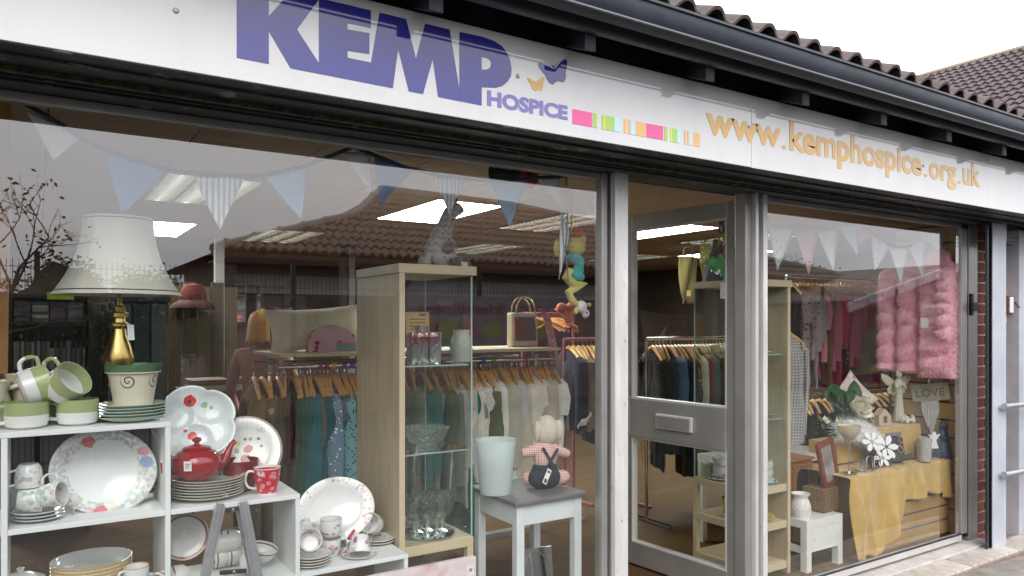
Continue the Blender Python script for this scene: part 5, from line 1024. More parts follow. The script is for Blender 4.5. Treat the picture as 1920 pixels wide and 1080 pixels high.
# ---- gondola with shelf on top: green group then cream group
YG, ZG = 1.5, 1.305; gx0, gx1 = X(520, YG), X(1046, YG)
gd = thing('clothes_gondola', 'long double clothes rail with a pale shelf on top behind the window display', 'clothes rail')
for dy in (-.0, .5): MB().tube([(gx0, YG+dy, ZG), (gx1, YG+dy, ZG)], .0125, 12).build('rail', CHROME, gd)
MB().bx(gx0, gx1, YG-.04, YG+.54, ZG+.055, ZG+.075).build('top_shelf', BEE, gd, bevel=.002)
for x in (gx0+.02, (gx0+gx1)/2, gx1-.02): MB().bx(x-.015, x+.015, YG+.235, YG+.265, FZ, ZG+.0545).build('upright', CHROME, gd); MB().bx(x-.012, x+.012, YG, YG+.234, ZG+.02, ZG+.04).build('bracket', CHROME, gd)
MB().bx(gx0, gx1, YG+.22, YG+.28, FZ, FZ+.04).build('foot', ALU, gd)
ga, gb = X(556, YG), X(676, YG)
GC = [('dark green', fabric('dark_green_cloth', (.03, .1, .08))), ('olive', fabric('olive_cloth', (.1, .1, .045))), ('turquoise speckled', fabric('turquoise_speckle', (.22, .5, .52), 'dot', (.03, .06, .09), 55)), ('khaki', fabric('khaki_cloth', (.16, .15, .08))), ('teal', fabric('teal_cloth', (.02, .15, .17))), ('deep teal', fabric('deep_teal_cloth', (.015, .1, .125))), ('mint', fabric('mint_cloth', (.48, .66, .6))), ('black print', fabric('black_print', (.03, .03, .03), 'flower', (.3, .26, .2), 50)), ('pale sage', fabric('pale_sage', (.58, .64, .57))), ('blue floral', fabric('blue_floral', (.18, .3, .4), 'flower', (.5, .55, .55), 45)), ('slate', fabric('slate_cloth', (.12, .16, .19))), ('white and green', fabric('white_green', (.55, .58, .54), 'flower', (.1, .25, .2), 40))]
for i in range(20):
    c, m = GC[i % 12]; x = ga+(gb-ga)*i/19; k = ('blouse', 'top', 'tunic', 'blouse', 'shirt')[i % 5]
    garment(k, m, '%s garment on a wooden hanger, %s from the left in the green group' % (c, ordn(i)), (x, YG+RW.uniform(-.01, .01), ZG+.0), R(-10+RW.uniform(-9, 9)), 'green clothes on the long rail')
oa, ob_ = X(470, YG+.1), X(552, YG)
OC = [fabric('faded_rose_floral', (.2, .15, .07), 'flower', (.3, .08, .08), 22), fabric('moss_cloth', (.1, .095, .04)), fabric('olive_rose', (.15, .14, .07), 'flower', (.35, .12, .12), 16), fabric('dark_red_cloth', (.08, .012, .018)), fabric('brown_olive', (.09, .075, .04))]
for i in range(6):
    garment(('dress', 'tunic')[i % 2], OC[i % 5], 'olive or rose patterned dress at the dim left end of the rail, %s along' % ordn(i), (oa+(ob_-oa)*i/5, YG+.04, ZG), R(-6+RW.uniform(-10, 8)), 'olive dresses at the rail end')
wa, wb = X(838, YG), X(1032, YG)
WC = [('white', fabric('white_cotton', (.8, .8, .76))), ('cream', fabric('cream_cotton', (.74, .7, .58))), ('ivory', fabric('ivory_knit', (.78, .74, .62))), ('beige', fabric('beige_linen', (.6, .54, .42))), ('oatmeal', fabric('oatmeal_knit', (.52, .48, .38))), ('white embroidered', fabric('white_embroidered', (.78, .78, .74), 'dot', (.55, .53, .48), 70)), ('pale grey', fabric('pale_grey_knit', (.58, .58, .56)))]
for i in range(27):
    c, m = WC[(i*3+i//4) % 7]; k = ('shirt', 'cardi', 'blouse', 'tunic', 'shirt', 'jacket')[i % 6]
    garment(k, m, '%s top on a wooden hanger, %s from the left in the cream group' % (c, ordn(i)), (wa+(wb-wa)*i/26, YG+RW.uniform(-.015, .015), ZG), R(-20+RW.uniform(-9, 9)), 'cream clothes on the long rail')
garment('blouse', fabric('red_white_edge', (.6, .57, .5), 'stripe', (.5, .05, .05), 3), 'cream top with a red stripe near the left of the cream group', (wa+.06, YG-.03, ZG), R(-6), 'cream clothes on the long rail')
ba, bb = X(690, YG+.5), X(835, YG+.5)
for i in range(9): garment(('dress', 'tunic', 'shirt')[i % 3], [fabric('moss_green', (.12, .14, .07)), fabric('grey_green', (.2, .22, .18)), fabric('emerald', (.02, .2, .15)), fabric('pale_moss', (.26, .28, .2))][i % 4], 'greenish garment seen through the glass cabinet, %s from the left' % ordn(i), (ba+(bb-ba)*i/8, YG+.0, ZG), R(-14+RW.uniform(-10, 10)), 'green clothes behind the cabinet')
# size markers on the rail
for i, (u, c) in enumerate(((600, (.35, .02, .06)), (612, (.35, .02, .06)), (625, (.5, .35, .05)), (645, (.04, .05, .3)), (660, (.04, .05, .3)), (905, (.04, .05, .3)), (925, (.05, .3, .15)), (985, (.35, .02, .06)))):
    o = MB().lathe([(.014, -.012), (.02, -.012), (.02, .012), (.014, .012), (.014, -.012)], 14).build('size_marker', mat('marker_%d' % (int(c[0]*99)*7+int(c[2]*99)), c, .4), None, (X(u, YG), YG, ZG), (0, PI/2, 0)); tag(o, '%s size marker ring on the long rail, number %s along' % ('red' if c[0] > .3 and c[1] < .1 else 'yellow' if c[0] > .3 else 'blue' if c[2] > .2 else 'green', ordn(i)), 'size ring', 'size rings')
# cushions, bag, scarf on the gondola shelf
def cushion(nm, label, loc, rot, w_, h_, d_, m, group=None):
    def fn(p): 
        k = (abs(p.x)/(w_/2))**2*(abs(p.z)/(h_/2))**2; return V((p.x, p.y, p.z))
    b = MB()
    def g_(sgn):
        def f(i, j):
            x, z = (i-.5)*2, (j-.5)*2; pin = 1-.1*(1-x*x)*(z*z)-.0; t = max(0, (1-x*x)*(1-z*z))**.55
            return (x*w_/2*(1-.07*(1-z*z)*0-.06*(1-abs(z))*0+0)*(1-.1*(1-z*z)), sgn*d_/2*t, z*h_/2*(1-.12*(1-x*x)))
        return f
    b.grid(g_(1), 14, 14).grid(g_(-1), 14, 14); t = thing(nm, label, 'cushion', loc, rot, group); b.build('cover', m, t); return t
ZS_ = ZG+.0755; CREAMC = fabric('cream_linen_cushion', (.8, .76, .58))
cushion('cream_cushion', 'long cream cushion lying on the gondola shelf', (X(596, YG+.25), YG+.27, ZS_+.135), (R(-14), R(-4), R(6)), .62, .27, .13, CREAMC)
PKC = fabric('pink_applique_cushion', (.72, .48, .52), 'flower', (.45, .06, .16), 16); hs = thing('pink_cushion', 'pink dome shaped cushion with flower applique in front of the cream one', 'cushion', (X(628, YG+.08), YG+.1, ZS_), (R(-10), 0, R(4)))
MB().prism([(-.15, 0)]+[(-.15*math.cos(i*PI/14), .05+.11*math.sin(i*PI/14)) for i in range(15)]+[(.15, 0)], .05, (0, 0, 0)).build('cover', PKC, hs, bevel=.014); MB().prism([(.02, .004), (.14, .004), (.14, .05), (.02, .05)], .004, (0, -.003, 0)).build('patch', fabric('sage_patch', (.3, .42, .38), 'stripe', (.5, .5, .4), 20), hs)
cushion('mauve_cushion', 'dark mauve furry cushion left of the cream cushion', (X(528, YG+.3), YG+.3, ZS_+.13), (R(-8), R(4), R(20)), .16, .28, .12, fabric('mauve_plush', (.13, .08, .1)))
hb = thing('white_handbag', 'cream handbag with dark panel and curved gold handles on the shelf', 'handbag', (X(985, YG+.25), YG+.25, ZS_), (0, 0, R(-6))); w2 = .105
bgm = mat('cream_leather', (.6, .55, .4), .4); MB().prism([(-w2, 0), (w2, 0), (w2*.9, .24), (-w2*1.0, .24)], .09, (0, 0, 0)).build('bag_body', bgm, hb, bevel=.012); MB().prism([(-w2+.025, .04), (w2-.02, .04), (w2-.03, .21), (-w2+.022, .21)], .006, (0, -.007, 0)).build('front_panel', mat('dark_olive_leather', (.04, .045, .025), .35), hb)
for y in (-.004, .07): MB().tube([(-.065, y, .19)]+[(-.075*math.cos(i*PI/10), y, .25+.1*math.sin(i*PI/10)) for i in range(11)]+[(.075, y, .19)], .006, 8).build('handle', mat('pale_gold', (.6, .48, .2), .25, .8), hb)
scf = thing('pink_scarf', 'pink patterned scarf trailing beside the handbag', 'scarf', (X(1012, YG+.12), YG+.05, 0)); 
def fs(i, j): return ((i-.5)*.07+j*.07, .1*math.sin(j*2.5)*-.3+.012*math.sin(i*9), ZS_+.24-.36*j+.01*math.sin(i*6))
MB().grid(fs, 8, 12).build('cloth', fabric('pink_scarf_print', (.6, .2, .24), 'flower', (.7, .5, .5), 60), scf, solid=.004)
ch = rail('hanger_stand', 'rose wrapped clothes rail carrying spare wooden hangers by the window edge', (X(980, 2.3), 2.3, Z(1020, 588, 2.3)), (X(1075, 2.3), 2.3, Z(1020, 588, 2.3)), m=mat('rose_rail', (.4, .1, .13), .5))
for i in range(11):
    x = X(1010, 2.3)+i*.02; t = thing('wooden_hanger', 'bare orange wooden hanger, %s on the rose rail' % ordn(i), 'hanger', (x, 2.3, Z(1020, 588, 2.3)+.02), (R(RW.uniform(-6, 6)), 0, R(30+RW.uniform(-10, 10))), 'bare hangers'); setmat(obj('hanger_arms', HGM, t), mat('orange_wood', (.55, .22, .05), .4)); obj('hook', HKM, t)
t = thing('coral_rosette', 'coral fabric rosette hanging over the bare hangers', 'scrunchie', P(1062, 585, 2.15)); remesh(MB().ell((0, 0, 0), (.06, .04, .06)).ell((-.05, 0, .03), (.05, .035, .045)).ell((.045, 0, .04), (.045, .035, .04)).ell((.02, 0, -.05), (.04, .03, .045)).build('rosette', fabric('coral_cloth', (.6, .2, .1)), t), .008)
# dark jackets
YD, ZD = 2.0, Z(1095, 636, 2.0); rail('jacket_rail', 'clothes rail of dark jackets just left of the doorway', (X(1058, YD), YD, ZD), (X(1180, YD), YD, ZD), m=mat('rose_rail'))
for i in range(10):
    x = X(1066, YD)+i*.045; garment(('jacket', 'shirt')[i % 2], [fabric('navy_wool', (.012, .016, .03)), fabric('black_wool', (.012, .012, .014)), fabric('grey_wool', (.1, .095, .085)), fabric('tan_wool', (.26, .18, .11))][(0, 2, 3, 1, 0, 0, 1, 0, 1, 0)[i]], 'dark jacket beside the doorway, %s on its rail' % ordn(i), (x, YD, ZD), R(-18+RW.uniform(-8, 8)), 'dark jackets')
t = thing('crumpled_tag', 'crumpled white paper tag pinned to a navy jacket', 'tag', P(1096, 792, 1.7)); MB().grid(lambda i, j: ((i-.5)*.12, .012*math.sin(i*9+j*4), (j-.5)*.045+.05*(i-.4)*abs(i-.4)*3), 8, 4).build('paper', TAG, t, solid=.001)
# ---- wall items deep left
bk = thing('bookcase', 'dark bookcase of discs and books at the far left', 'bookcase'); YK = 3.4; kx0, kx1 = X(22, YK), X(164, YK); KD = mat('dark_brown_wood', (.035, .024, .018), .5, 0, .2, 5)
kz = [Z(90, v, YK) for v in (553, 603, 692, 760)]
for z in kz: MB().bx(kx0, kx1, YK, YK+.25, z-.02, z).build('shelf', KD, bk)
for x in (kx0-.02, kx1): MB().bx(x, x+.02, YK, YK+.25, FZ, kz[0]+.002).build('side', KD, bk)
MB().bx(kx0, kx1, YK+.251, YK+.26, FZ, kz[0]).build('back', KD, bk)
MB().bx(kx0+.2, kx0+.36, YK-.004, YK-.001, kz[0]-.03, kz[0]+.02).build('shelf_label', mat('lime_label', (.42, .62, .02), .6), bk)
n = 0; x = kx0+.01; bkm = [mat('case_%d' % i, c, .35, 0, .15, 20) for i, c in enumerate(((.1, .1, .11), (.3, .28, .26), (.06, .09, .16), (.42, .4, .38), (.16, .05, .05), (.09, .14, .2)))]; dvd = MB().bx(0, .0135, 0, .13, 0, .19).mesh('case', bkm[0])
while x < kx1-.02:
    o = obj('disc_case', dvd, None, (x, YK+.015+RW.uniform(0, .01), kz[2]+.0006), (0, 0, 0)); o.scale = (1, 1, RW.choice((.75, 1, 1, .98))); setmat(o, bkm[n % 6 if n % 7 else 3]); tag(o, 'slim disc case upright in the bookcase middle row, %s from the left' % ordn(n), 'disc case', 'disc cases'); x += .0145+(.004 if n % 9 == 8 else 0); n += 1
bkk = MB().bx(0, .2, 0, .15, 0, .022).mesh('book', bkm[0])
for i in range(4):
    for j in range(6):
        o = obj('paperback', bkk, None, (kx0+.012+i*.155*((kx1-kx0)/.66), YK+.02+RW.uniform(0, .03), kz[1]+.0006+j*.0228), (0, 0, RW.uniform(-.03, .03))); o.scale = ((kx1-kx0)/.66*.7, 1, 1); setmat(o, bkm[(i+j*2) % 6]); tag(o, 'book lying flat in %s pile of the top bookcase shelf, %s up' % (('the left', 'the second', 'the third', 'the right')[i], ordn(j)), 'book', 'books in flat piles')
o = MB().bar(P(4, 700, .8), P(12, 300, .8)+V((0, 0, .3)), .035, .03, (0, 1, 0)).build('wooden_post', mat('orange_pine', (.5, .24, .07), .5, 0, .2, 8)); tag(o, 'orange pine post at the far left inside the window', 'post')
for i, (u, c) in enumerate(((178, (.02, .02, .022)), (192, (.03, .02, .025)), (205, (.015, .015, .02)))): garment('dress', fabric('black_sequin_%d' % i, c, 'dot', (.13, .13, .14), 130), 'black glittering dress hanging beside the bookcase, '+('left', 'middle', 'right')[i]+' one', (X(u, 3.2), 3.2, Z(u, 545, 3.2)), R(8), 'black dresses', 'dress', False)
wd = thing('navy_wardrobe', 'dark navy panelled wardrobe behind the table lamp', 'wardrobe'); YW = 4.6; a, b = X(214, YW), X(312, YW); zt_ = Z(260, 540, YW); NV = mat('navy_paint', (.012, .02, .035), .5)
MB().bx(a, b, YW, YW+.5, FZ, zt_).build('carcass', NV, wd)
for i in range(3): q = (b-a)/3; MB().bx(a+q*i+.01, a+q*(i+1)-.01, YW-.03, YW-.001, FZ+.05, zt_-.14).build('door', [mat('slate_navy_paint', (.05, .06, .075), .5), NV, mat('slate_navy_paint')][i], wd, bevel=.004)
MB().bx(a-.03, b+.03, YW-.05, YW, zt_-.12, zt_+.03).build('cornice', NV, wd, bevel=.006)
pn = thing('ochre_screen', 'ochre timber screen right of the navy wardrobe', 'screen'); a = X(318, 5.0)
for i in range(5): MB().bx(a+i*.125, a+i*.125+.11, 5.0, 5.04, FZ, 1.9+.04*(i % 2)).build('slat', mat('ochre_wood_%d' % (i % 2), ((.07, .05, .02), (.05, .035, .017))[i % 2], .6), pn)
t = thing('red_hat', 'red felt hat with dark brim on the ochre screen', 'hat', P(362, 566, 4.85)); MB().lathe([(0, .17), (.08, .16), (.11, .1), (.115, .02), (.112, .0), (0, .02)], 24).build('crown', fabric('red_felt', (.1, .008, .005), sheen=0), t); MB().lathe([(.11, .02), (.19, -.03), (.2, -.06), (.19, -.065), (.11, .01)], 28).build('brim', fabric('dark_red_felt', (.035, .005, .006), sheen=0), t)
for i, (u, c) in enumerate(((404, (.2, .19, .18)), (640, (.05, .028, .02)), (652, (.22, .21, .2)))): o = MB().bx(X(u, 5.6), X(u, 5.6)+.09, 5.6, 5.69, FZ, CEZ).build('column', mat('column_%d' % i, c, .6)); tag(o, ('pale slim column left of the wall mirror', 'dark brown slim column behind the cushions', 'grey slim column beside the dark brown one')[i], 'column')
p0, p1 = P(434, 604, 7.9), P(491, 534, 7.9); mi = thing('wall_mirror', 'bright rectangular mirror in dark frame on the back wall', 'mirror'); MB().bx(p0.x, p1.x, 7.93, 7.95, p0.z, p1.z).build('mirror_glass', mat('mirror'), mi)
MB().bx(p0.x-.05, p0.x-.001, 7.9, 7.95, p0.z-.05, p1.z+.05).bx(p1.x+.001, p1.x+.05, 7.9, 7.95, p0.z-.05, p1.z+.05).bx(p0.x, p1.x, 7.9, 7.95, p1.z+.001, p1.z+.05).bx(p0.x, p1.x, 7.9, 7.95, p0.z-.05, p0.z-.001).build('frame', KD, mi)
for i, u in enumerate((560, 612)):
    d = thing('panelled_cupboard', 'dim brown cupboard door with arched top on the back wall, '+('left', 'right')[i]+' of the pair', 'cupboard', (X(u, 7.85), 7.85, FZ), group='back wall cupboards'); MB().bx(-.2, .2, 0, .12, 0, 2.0).build('carcass', mat('mid_brown_wood', (.09, .055, .04), .6, 0, .2, 4), d); MB().prism([(-.14, 1.2)]+[(-.14*math.cos(k*PI/8), 1.7+.14*math.sin(k*PI/8)) for k in range(9)]+[(.14, 1.2)], .01, (0, -.011, 0)).build('panel', KD, d)
# low table with trays of cards
tb_ = thing('card_table', 'low dark table stacked with trays in the dim middle of the shop', 'table'); a, b = X(352, 3.0), X(450, 3.0); zt_ = Z(400, 735, 3.0); MB().bx(a, b, 3.0, 3.6, zt_-.03, zt_).build('table_top', mat('mid_brown_wood'), tb_)
for x in (a, b-.04):
    for y in (3.0, 3.56): MB().bx(x, x+.04, y, y+.04, FZ, zt_-.0305).build('leg', KD, tb_)
for i in range(4): o = MB().bx(0, .26, 0, .3, 0, .04).build('card_tray', [mat('grey_tray', (.3, .28, .24), .6), mat('brown_tray', (.12, .07, .04), .6)][i % 2], None, (a+.03+(i//2)*.3, 3.05, zt_+.001+(i % 2)*.042), None, .003); tag(o, 'shallow tray on the low dark table, '+('lower left', 'upper left', 'lower right', 'upper right')[i], 'tray', 'card trays')
# ---- person seen from behind
def person(label, loc, rz, h, skin, top, trous, hair):
    t = thing('person', label, 'person', loc, (0, 0, rz)); s = h/1.7
    J = {'pel': (0, 0, .95), 'sp': (0, 0, 1.12), 'ch': (0, .01, 1.32), 'nk': (0, .02, 1.45), 'hd': (0, .04, 1.53), 'ls': (-.17, 0, 1.4), 'le': (-.24, .02, 1.12), 'lw': (-.2, .17, .95), 'rs': (.17, 0, 1.4), 're': (.25, .03, 1.13), 'rw': (.18, .2, 1.0), 'lh': (-.09, 0, .9), 'lk': (-.1, .02, .5), 'la': (-.1, 0, .09), 'lt': (-.1, .14, .04), 'rh': (.09, 0, .9), 'rk': (.1, .02, .5), 'ra': (.1, 0, .09), 'rt': (.11, .14, .04)}
    E_ = [('pel', 'sp'), ('sp', 'ch'), ('ch', 'nk'), ('nk', 'hd'), ('ch', 'ls'), ('ls', 'le'), ('le', 'lw'), ('ch', 'rs'), ('rs', 're'), ('re', 'rw'), ('pel', 'lh'), ('lh', 'lk'), ('lk', 'la'), ('la', 'lt'), ('pel', 'rh'), ('rh', 'rk'), ('rk', 'ra'), ('ra', 'rt')]
    rad = {'pel': .15, 'sp': .14, 'ch': .155, 'nk': .055, 'hd': .07, 'ls': .075, 'le': .05, 'lw': .035, 'rs': .075, 're': .05, 'rw': .035, 'lh': .1, 'lk': .065, 'la': .045, 'lt': .04, 'rh': .1, 'rk': .065, 'ra': .045, 'rt': .04}
    ks = list(J); me = bpy.data.meshes.new('body'); me.from_pydata([V(J[k])*s for k in ks], [(ks.index(a), ks.index(b)) for a, b in E_], []); o = obj('body', me, t)
    sk = o.modifiers.new('skin', 'SKIN'); 
    for i, k in enumerate(ks): d = o.data.skin_vertices[0].data[i]; d.radius = (rad[k]*s, rad[k]*s*.8); d.use_root = (k == 'pel')
    m = o.modifiers.new('sub', 'SUBSURF'); m.levels = m.render_levels = 2
    n = NT('clothed_body'); z = n.sep(n.co())['Z']; n.fin(n.mix(n.m('GREATER_THAN', z, 1.47*s), n.mix(n.m('LESS_THAN', z, .92*s), top, trous), skin), .85); me.materials.append(n.mat)
    hd = MB().ell((0, .045*s, 1.6*s), (.078*s, .095*s, .115*s)).ell((0, .135*s, 1.585*s), (.014, .02, .02)).ell((-.08*s, .045*s, 1.59*s), (.012, .02, .03)).ell((.08*s, .045*s, 1.59*s), (.012, .02, .03)).build('head', mat('skin', (.5, .3, .22), .6), t); remesh(hd, .008)
    hb_ = MB()
    def hf(i, j):
        a = PI+PI*1.3*(i-.5); q = j/.35; r = (.1*math.sqrt(max(0, 1-(1-min(1, q))**2))+.022*max(0, j-.35))*s; z = 1.735-.11*min(1, q) if j < .35 else 1.625-.13*(j-.35)/.65
        return (-math.sin(a)*r, .03*s+math.cos(a)*r*1.1, z*s+.006*math.sin(i*46))
    hb_.grid(hf, 40, 12); hb_.build('hair', hair, t, solid=.02); return t
def m_hair():
    n = NT('blonde_hair'); k = n.noise(60, 4, n.mp((8, 8, .5))); return n.fin(n.ramp(k, [(.35, (.45, .2, .04)), (.65, (.8, .45, .12))]), .5)
pp = P(492, 640, 2.6); person('person with blonde hair and dusty pink top seen from behind', (pp.x, 2.6, FZ), R(-20), 1.53, (.5, .3, .22), (.5, .3, .25), (.06, .05, .05), m_hair())
# ---- seen through the doorway
YB4 = 1.5; ZB4 = Z(1300, 634, YB4); rail('far_rail', 'clothes rail with orange hangers seen through the open door', (X(1212, YB4), YB4, ZB4), (X(1404, YB4), YB4, ZB4))
FC = [('black', fabric('black_wool')), ('navy', fabric('navy_wool')), ('denim', fabric('denim', (.08, .13, .22))), ('cream', fabric('cream_cotton')), ('yellow print', fabric('yellow_print', (.03, .03, .03), 'flower', (.4, .32, .05), 40)), ('teal', fabric('teal_cloth')), ('wine', fabric('wine', (.22, .02, .05))), ('grey', fabric('grey_wool')), ('black', fabric('black_wool')), ('charcoal', fabric('charcoal', (.03, .03, .035)))]
for i in range(28):
    c, m = FC[(i*3) % 10] if i > 5 else FC[(0, 2, 1, 9, 2, 7)[i]]; garment(('shirt', 'trouser', 'dress', 'jacket')[i % 4], m, '%s garment on the far rail behind the door, %s from the left' % (c, ordn(i)), (X(1222, YB4)+(X(1398, YB4)-X(1222, YB4))*i/27, YB4, ZB4), R(-28+RW.uniform(-10, 10)), 'clothes on the far rail')
ws = thing('wall_shelves', 'dim brown wall shelves with shoes and bags behind the door', 'shelves'); YQ = 7.6
for v in (545, 612, 690): MB().bx(X(1172, YQ), X(1300, YQ), YQ, YQ+.35, Z(1230, v, YQ), Z(1230, v, YQ)+.03).build('shelf', mat('mid_brown_wood'), ws)
for i in range(10):
    v = (545, 612)[i % 2]; c = ((.03, .02, .02), (.012, .014, .02), (.1, .03, .02), (.02, .05, .05))[i % 4]; t = thing('shelf_bag', 'small dark bag on the %s wall shelf, %s from the left' % (('upper', 'lower')[i % 2], ordn(i//2)), 'bag', (X(1185+22*(i//2), YQ)+.05, YQ+.1, Z(1230, v, YQ)+.031), group='bags on the wall shelves'); MB().prism([(-.13, 0), (.13, 0), (.1, .17+.02*(i % 3)), (-.1, .17+.02*(i % 3))], .12).build('bag_body', mat('bag_leather_%d' % (i % 4), c, .5), t, bevel=.02); MB().tube([(-.06, .05, .16)]+[(-.07*math.cos(k*PI/8), .05, .2+.08*math.sin(k*PI/8)) for k in range(9)]+[(.06, .05, .16)], .008, 6).build('handle', mat('bag_leather_%d' % (i % 4)), t)
rp = MB().bx(X(1150, 5.2), X(1180, 5.2), 5.2, 5.22, Z(1166, 700, 5.2), Z(1166, 634, 5.2)).build('red_poster', mat('red_poster', (.5, .015, .015), .5)); tag(rp, 'bright red poster strip just inside the doorway', 'poster')
YC = 3.0
for i, (u, v, w_, h_) in enumerate(((1290, 535, .24, .5), (1330, 510, .26, .45))):
    p = P(u, v, YC); t = thing('yellow_bag', ('plain yellow cloth bag hanging deep inside behind the door glass', 'yellow patterned bag hanging next to the black one')[i], 'bag', (p.x, YC, p.z), group=None); b = MB()
    b.grid(lambda a, c, w_=w_, h_=h_: ((a-.5)*w_*(1-.25*(c > .8)), .05*math.sin(a*PI)*-1+.02*math.sin(a*13+c*5), .3-(c)*h_), 14, 10).build('cloth', [fabric('mustard_cloth', (.075, .06, .014)), fabric('mustard_print', (.14, .12, .035), 'flower', (.26, .23, .09), 30)][i], t, solid=.02); MB().tube([(-.08, 0, .28), (-.05, 0, .4), (.05, 0, .4), (.08, 0, .28)], .01, 6).build('handle', fabric('mustard_cloth'), t)
    if i == 0: MB().bx(-.1, -.04, -.08, -.078, -.12, -.06).build('price_tag', mat('kraft_tag', (.5, .35, .15), .7), t)
p = P(1348, 495, 2.8); t = thing('black_tote', 'black tote bag printed with white 10 hanging behind the door glass', 'bag', (p.x, 2.8, p.z), (0, R(18), 0)); MB().prism([(-.14, -.28), (.16, -.28), (.13, .25), (-.1, .25)], .05).build('cloth', fabric('black_canvas', (.012, .014, .02)), t, bevel=.01); me = textmesh('print', '10', .13, .09, .02); me.materials.append(TAG); obj('print', me, t, (-.1, -.004, -.12))
# croc toy on the door
pd = P(1348, 480, .28); cr = thing('crocodile_toy', 'green plush crocodile hanging from coloured links by the door post', 'soft toy')
for u, v, c in ((1352, 408, (.5, .02, .03)), (1353, 426, (.02, .1, .4)), (1353, 447, (.5, .5, .03)), (1353, 467, (.5, .02, .04))):
    q = P(u, v, .28); MB().tube([q+V((.017*math.cos(k*PI/8), .006*math.sin(k*PI/4), .034*math.sin(k*PI/8))) for k in range(16)], .0048, 8, closed=True).build('link', mat('link_%d' % int(v), c, .25), cr)
remesh(MB().tube([P(1326, 490, .28), P(1336, 496, .28), P(1352, 494, .28), P(1362, 500, .28)], [.02, .03, .034, .026], 12).ell(P(1338, 485, .28), (.016, .014, .014)).ell(P(1351, 482, .28), (.02, .016, .018)).tube([P(1358, 505, .28), P(1360, 518, .28)], [.026, .03], 10).tube([P(1342, 500, .28), P(1343, 510, .28)], [.016, .014], 8).build('body', pl_('green_plush', (.16, .55, .2)), cr), .004)
MB().ell(P(1358, 498, .26), (.02, .02, .008)).build('belt', fabric('maroon_belt', (.2, .02, .05)), cr); q = P(1356, 545, .28); tg = MB().bx(-.024, .024, 0, .0012, -.045, .045).build('price_tag', TAG, cr, q); MB().bx(-.004, .004, -.001, -.0002, -.025, -.018).build('print', INK, tg); MB().tube([P(1358, 520, .28), P(1354, 532, .28)], .0015, 5).build('tag_string', TAG, cr)
# ================================================================ right-hand window
C2 = (3.42, 3.755, .2, .655); cabinet('tall beech and glass cabinet with open lower shelves just right of the doorway', *C2, 1)
SLW = mat('tan_slatwall', (.4, .25, .1), .5, 0, .12, 5); GRV = mat('grey_groove_insert', (.2, .2, .21), .4, .4)
# slatwall on the end wall: each slat its own board
sw = thing('end_slatwall', 'tan slatwall panel on the end wall behind the pink coat', 'slatwall'); XW = 5.40
for i in range(17):
    z0 = .12+i*.125
    if z0 > 2.2: break
    MB().bx(XW, XW+.018, .06, .5, z0, z0+.112).build('slat', SLW, sw, bevel=.002); MB().bx(XW+.006, XW+.018, .06, .5, z0+.1125, z0+.1245).build('groove', BLACK, sw)
MB().bx(XW+.0185, XW+.04, .055, .5, FZ, 2.2).build('backing', SLW, sw)
fs_ = thing('front_slatwall', 'tan slatwall plinth below the gold cloth at the right window', 'slatwall'); fx0, fx1 = 4.32, XW-.012
for i in range(5):
    z0 = .085+i*.098; MB().bx(fx0, fx1, .115, .13, z0, z0+.084).build('slat', SLW, fs_, bevel=.0015); MB().bx(fx0, fx1, .121, .13, z0+.0845, z0+.0975).build('groove', GRV, fs_)
MB().bx(fx0, fx1, .1305, .6, FZ, .585).build('plinth_box', SLW, fs_)
# gold cloth
def m_gold():
    n = NT('gold_satin'); k = n.noise(7, 4); n.bump(n.noise(14, 4, n.mp((1, 1, .5))), .25, .02); return n.fin(n.ramp(k, [(.3, (.5, .32, .085)), (.7, (.6, .4, .12))]), .42, 0, .5, 0, .4)
GS = m_gold(); gcl = thing('gold_cloth', 'gold satin cloth draped over the plinth in the right window', 'cloth'); ZTB = .598
def lerp(tab, x):
    for (a, b), (c, d) in zip(tab, tab[1:]):
        if x <= c: return b+(d-b)*(x-a)/(c-a) if x > a else b
    return tab[-1][1]
hem = [(0, .50), (.1, .52), (.22, .53), (.34, .47), (.42, .34), (.47, .36), (.52, .24), (.58, .215), (.75, .2), (.85, .2), (.93, .27), (1, .25)]
def gold(i, j):
    x = fx0-.13+(fx1-fx0+.12)*i; dep = .55; drop = lerp(hem, i); tot = dep+drop; q = j*tot
    if q < dep: y = .6-q*(.6-.105)/dep; z = ZTB+.004*math.sin(x*23+y*17)+.003*math.sin(x*51-y*30); fy = 0
    else:
        d = q-dep; k = min(1, d/.12); z = ZTB-d; y = .1; fold = .062*(.5-abs(math.sin(x*10+.6+d*1.8+.6*math.sin(x*5))))+.034*(.5-abs(math.sin(x*21+2-d*3+math.sin(x*9))))+.01*math.sin(x*61+d*5); y = .09-k*(.02+fold*.95)*min(1, .45+d*2.2); x += .05*d*math.sin(x*9); z += .012*math.sin(x*29)*k
        y = min(.108, max(.022, y))
    return (x, y, z)
MB().grid(gold, 110, 60).build('drape', GS, gcl, solid=.002)
# tail pulled up over the left front corner
def gold2(i, j):
    a = fx0+.03+i*.13; return (a+.012*math.sin(j*6), .118+.11*(1-i)-.03*math.sin(i*3+j*4)*j, ZTB+.1*(1-j)**2*i*0+.012-.5*j+.015*math.sin(i*8))
def side(i, j):
    y = .1+.55*i; d = .2*j*(1+.3*math.sin(i*5)); return (fx1-.02+.02*j+.01*math.sin(i*20)*j, y, ZTB+.004-d)
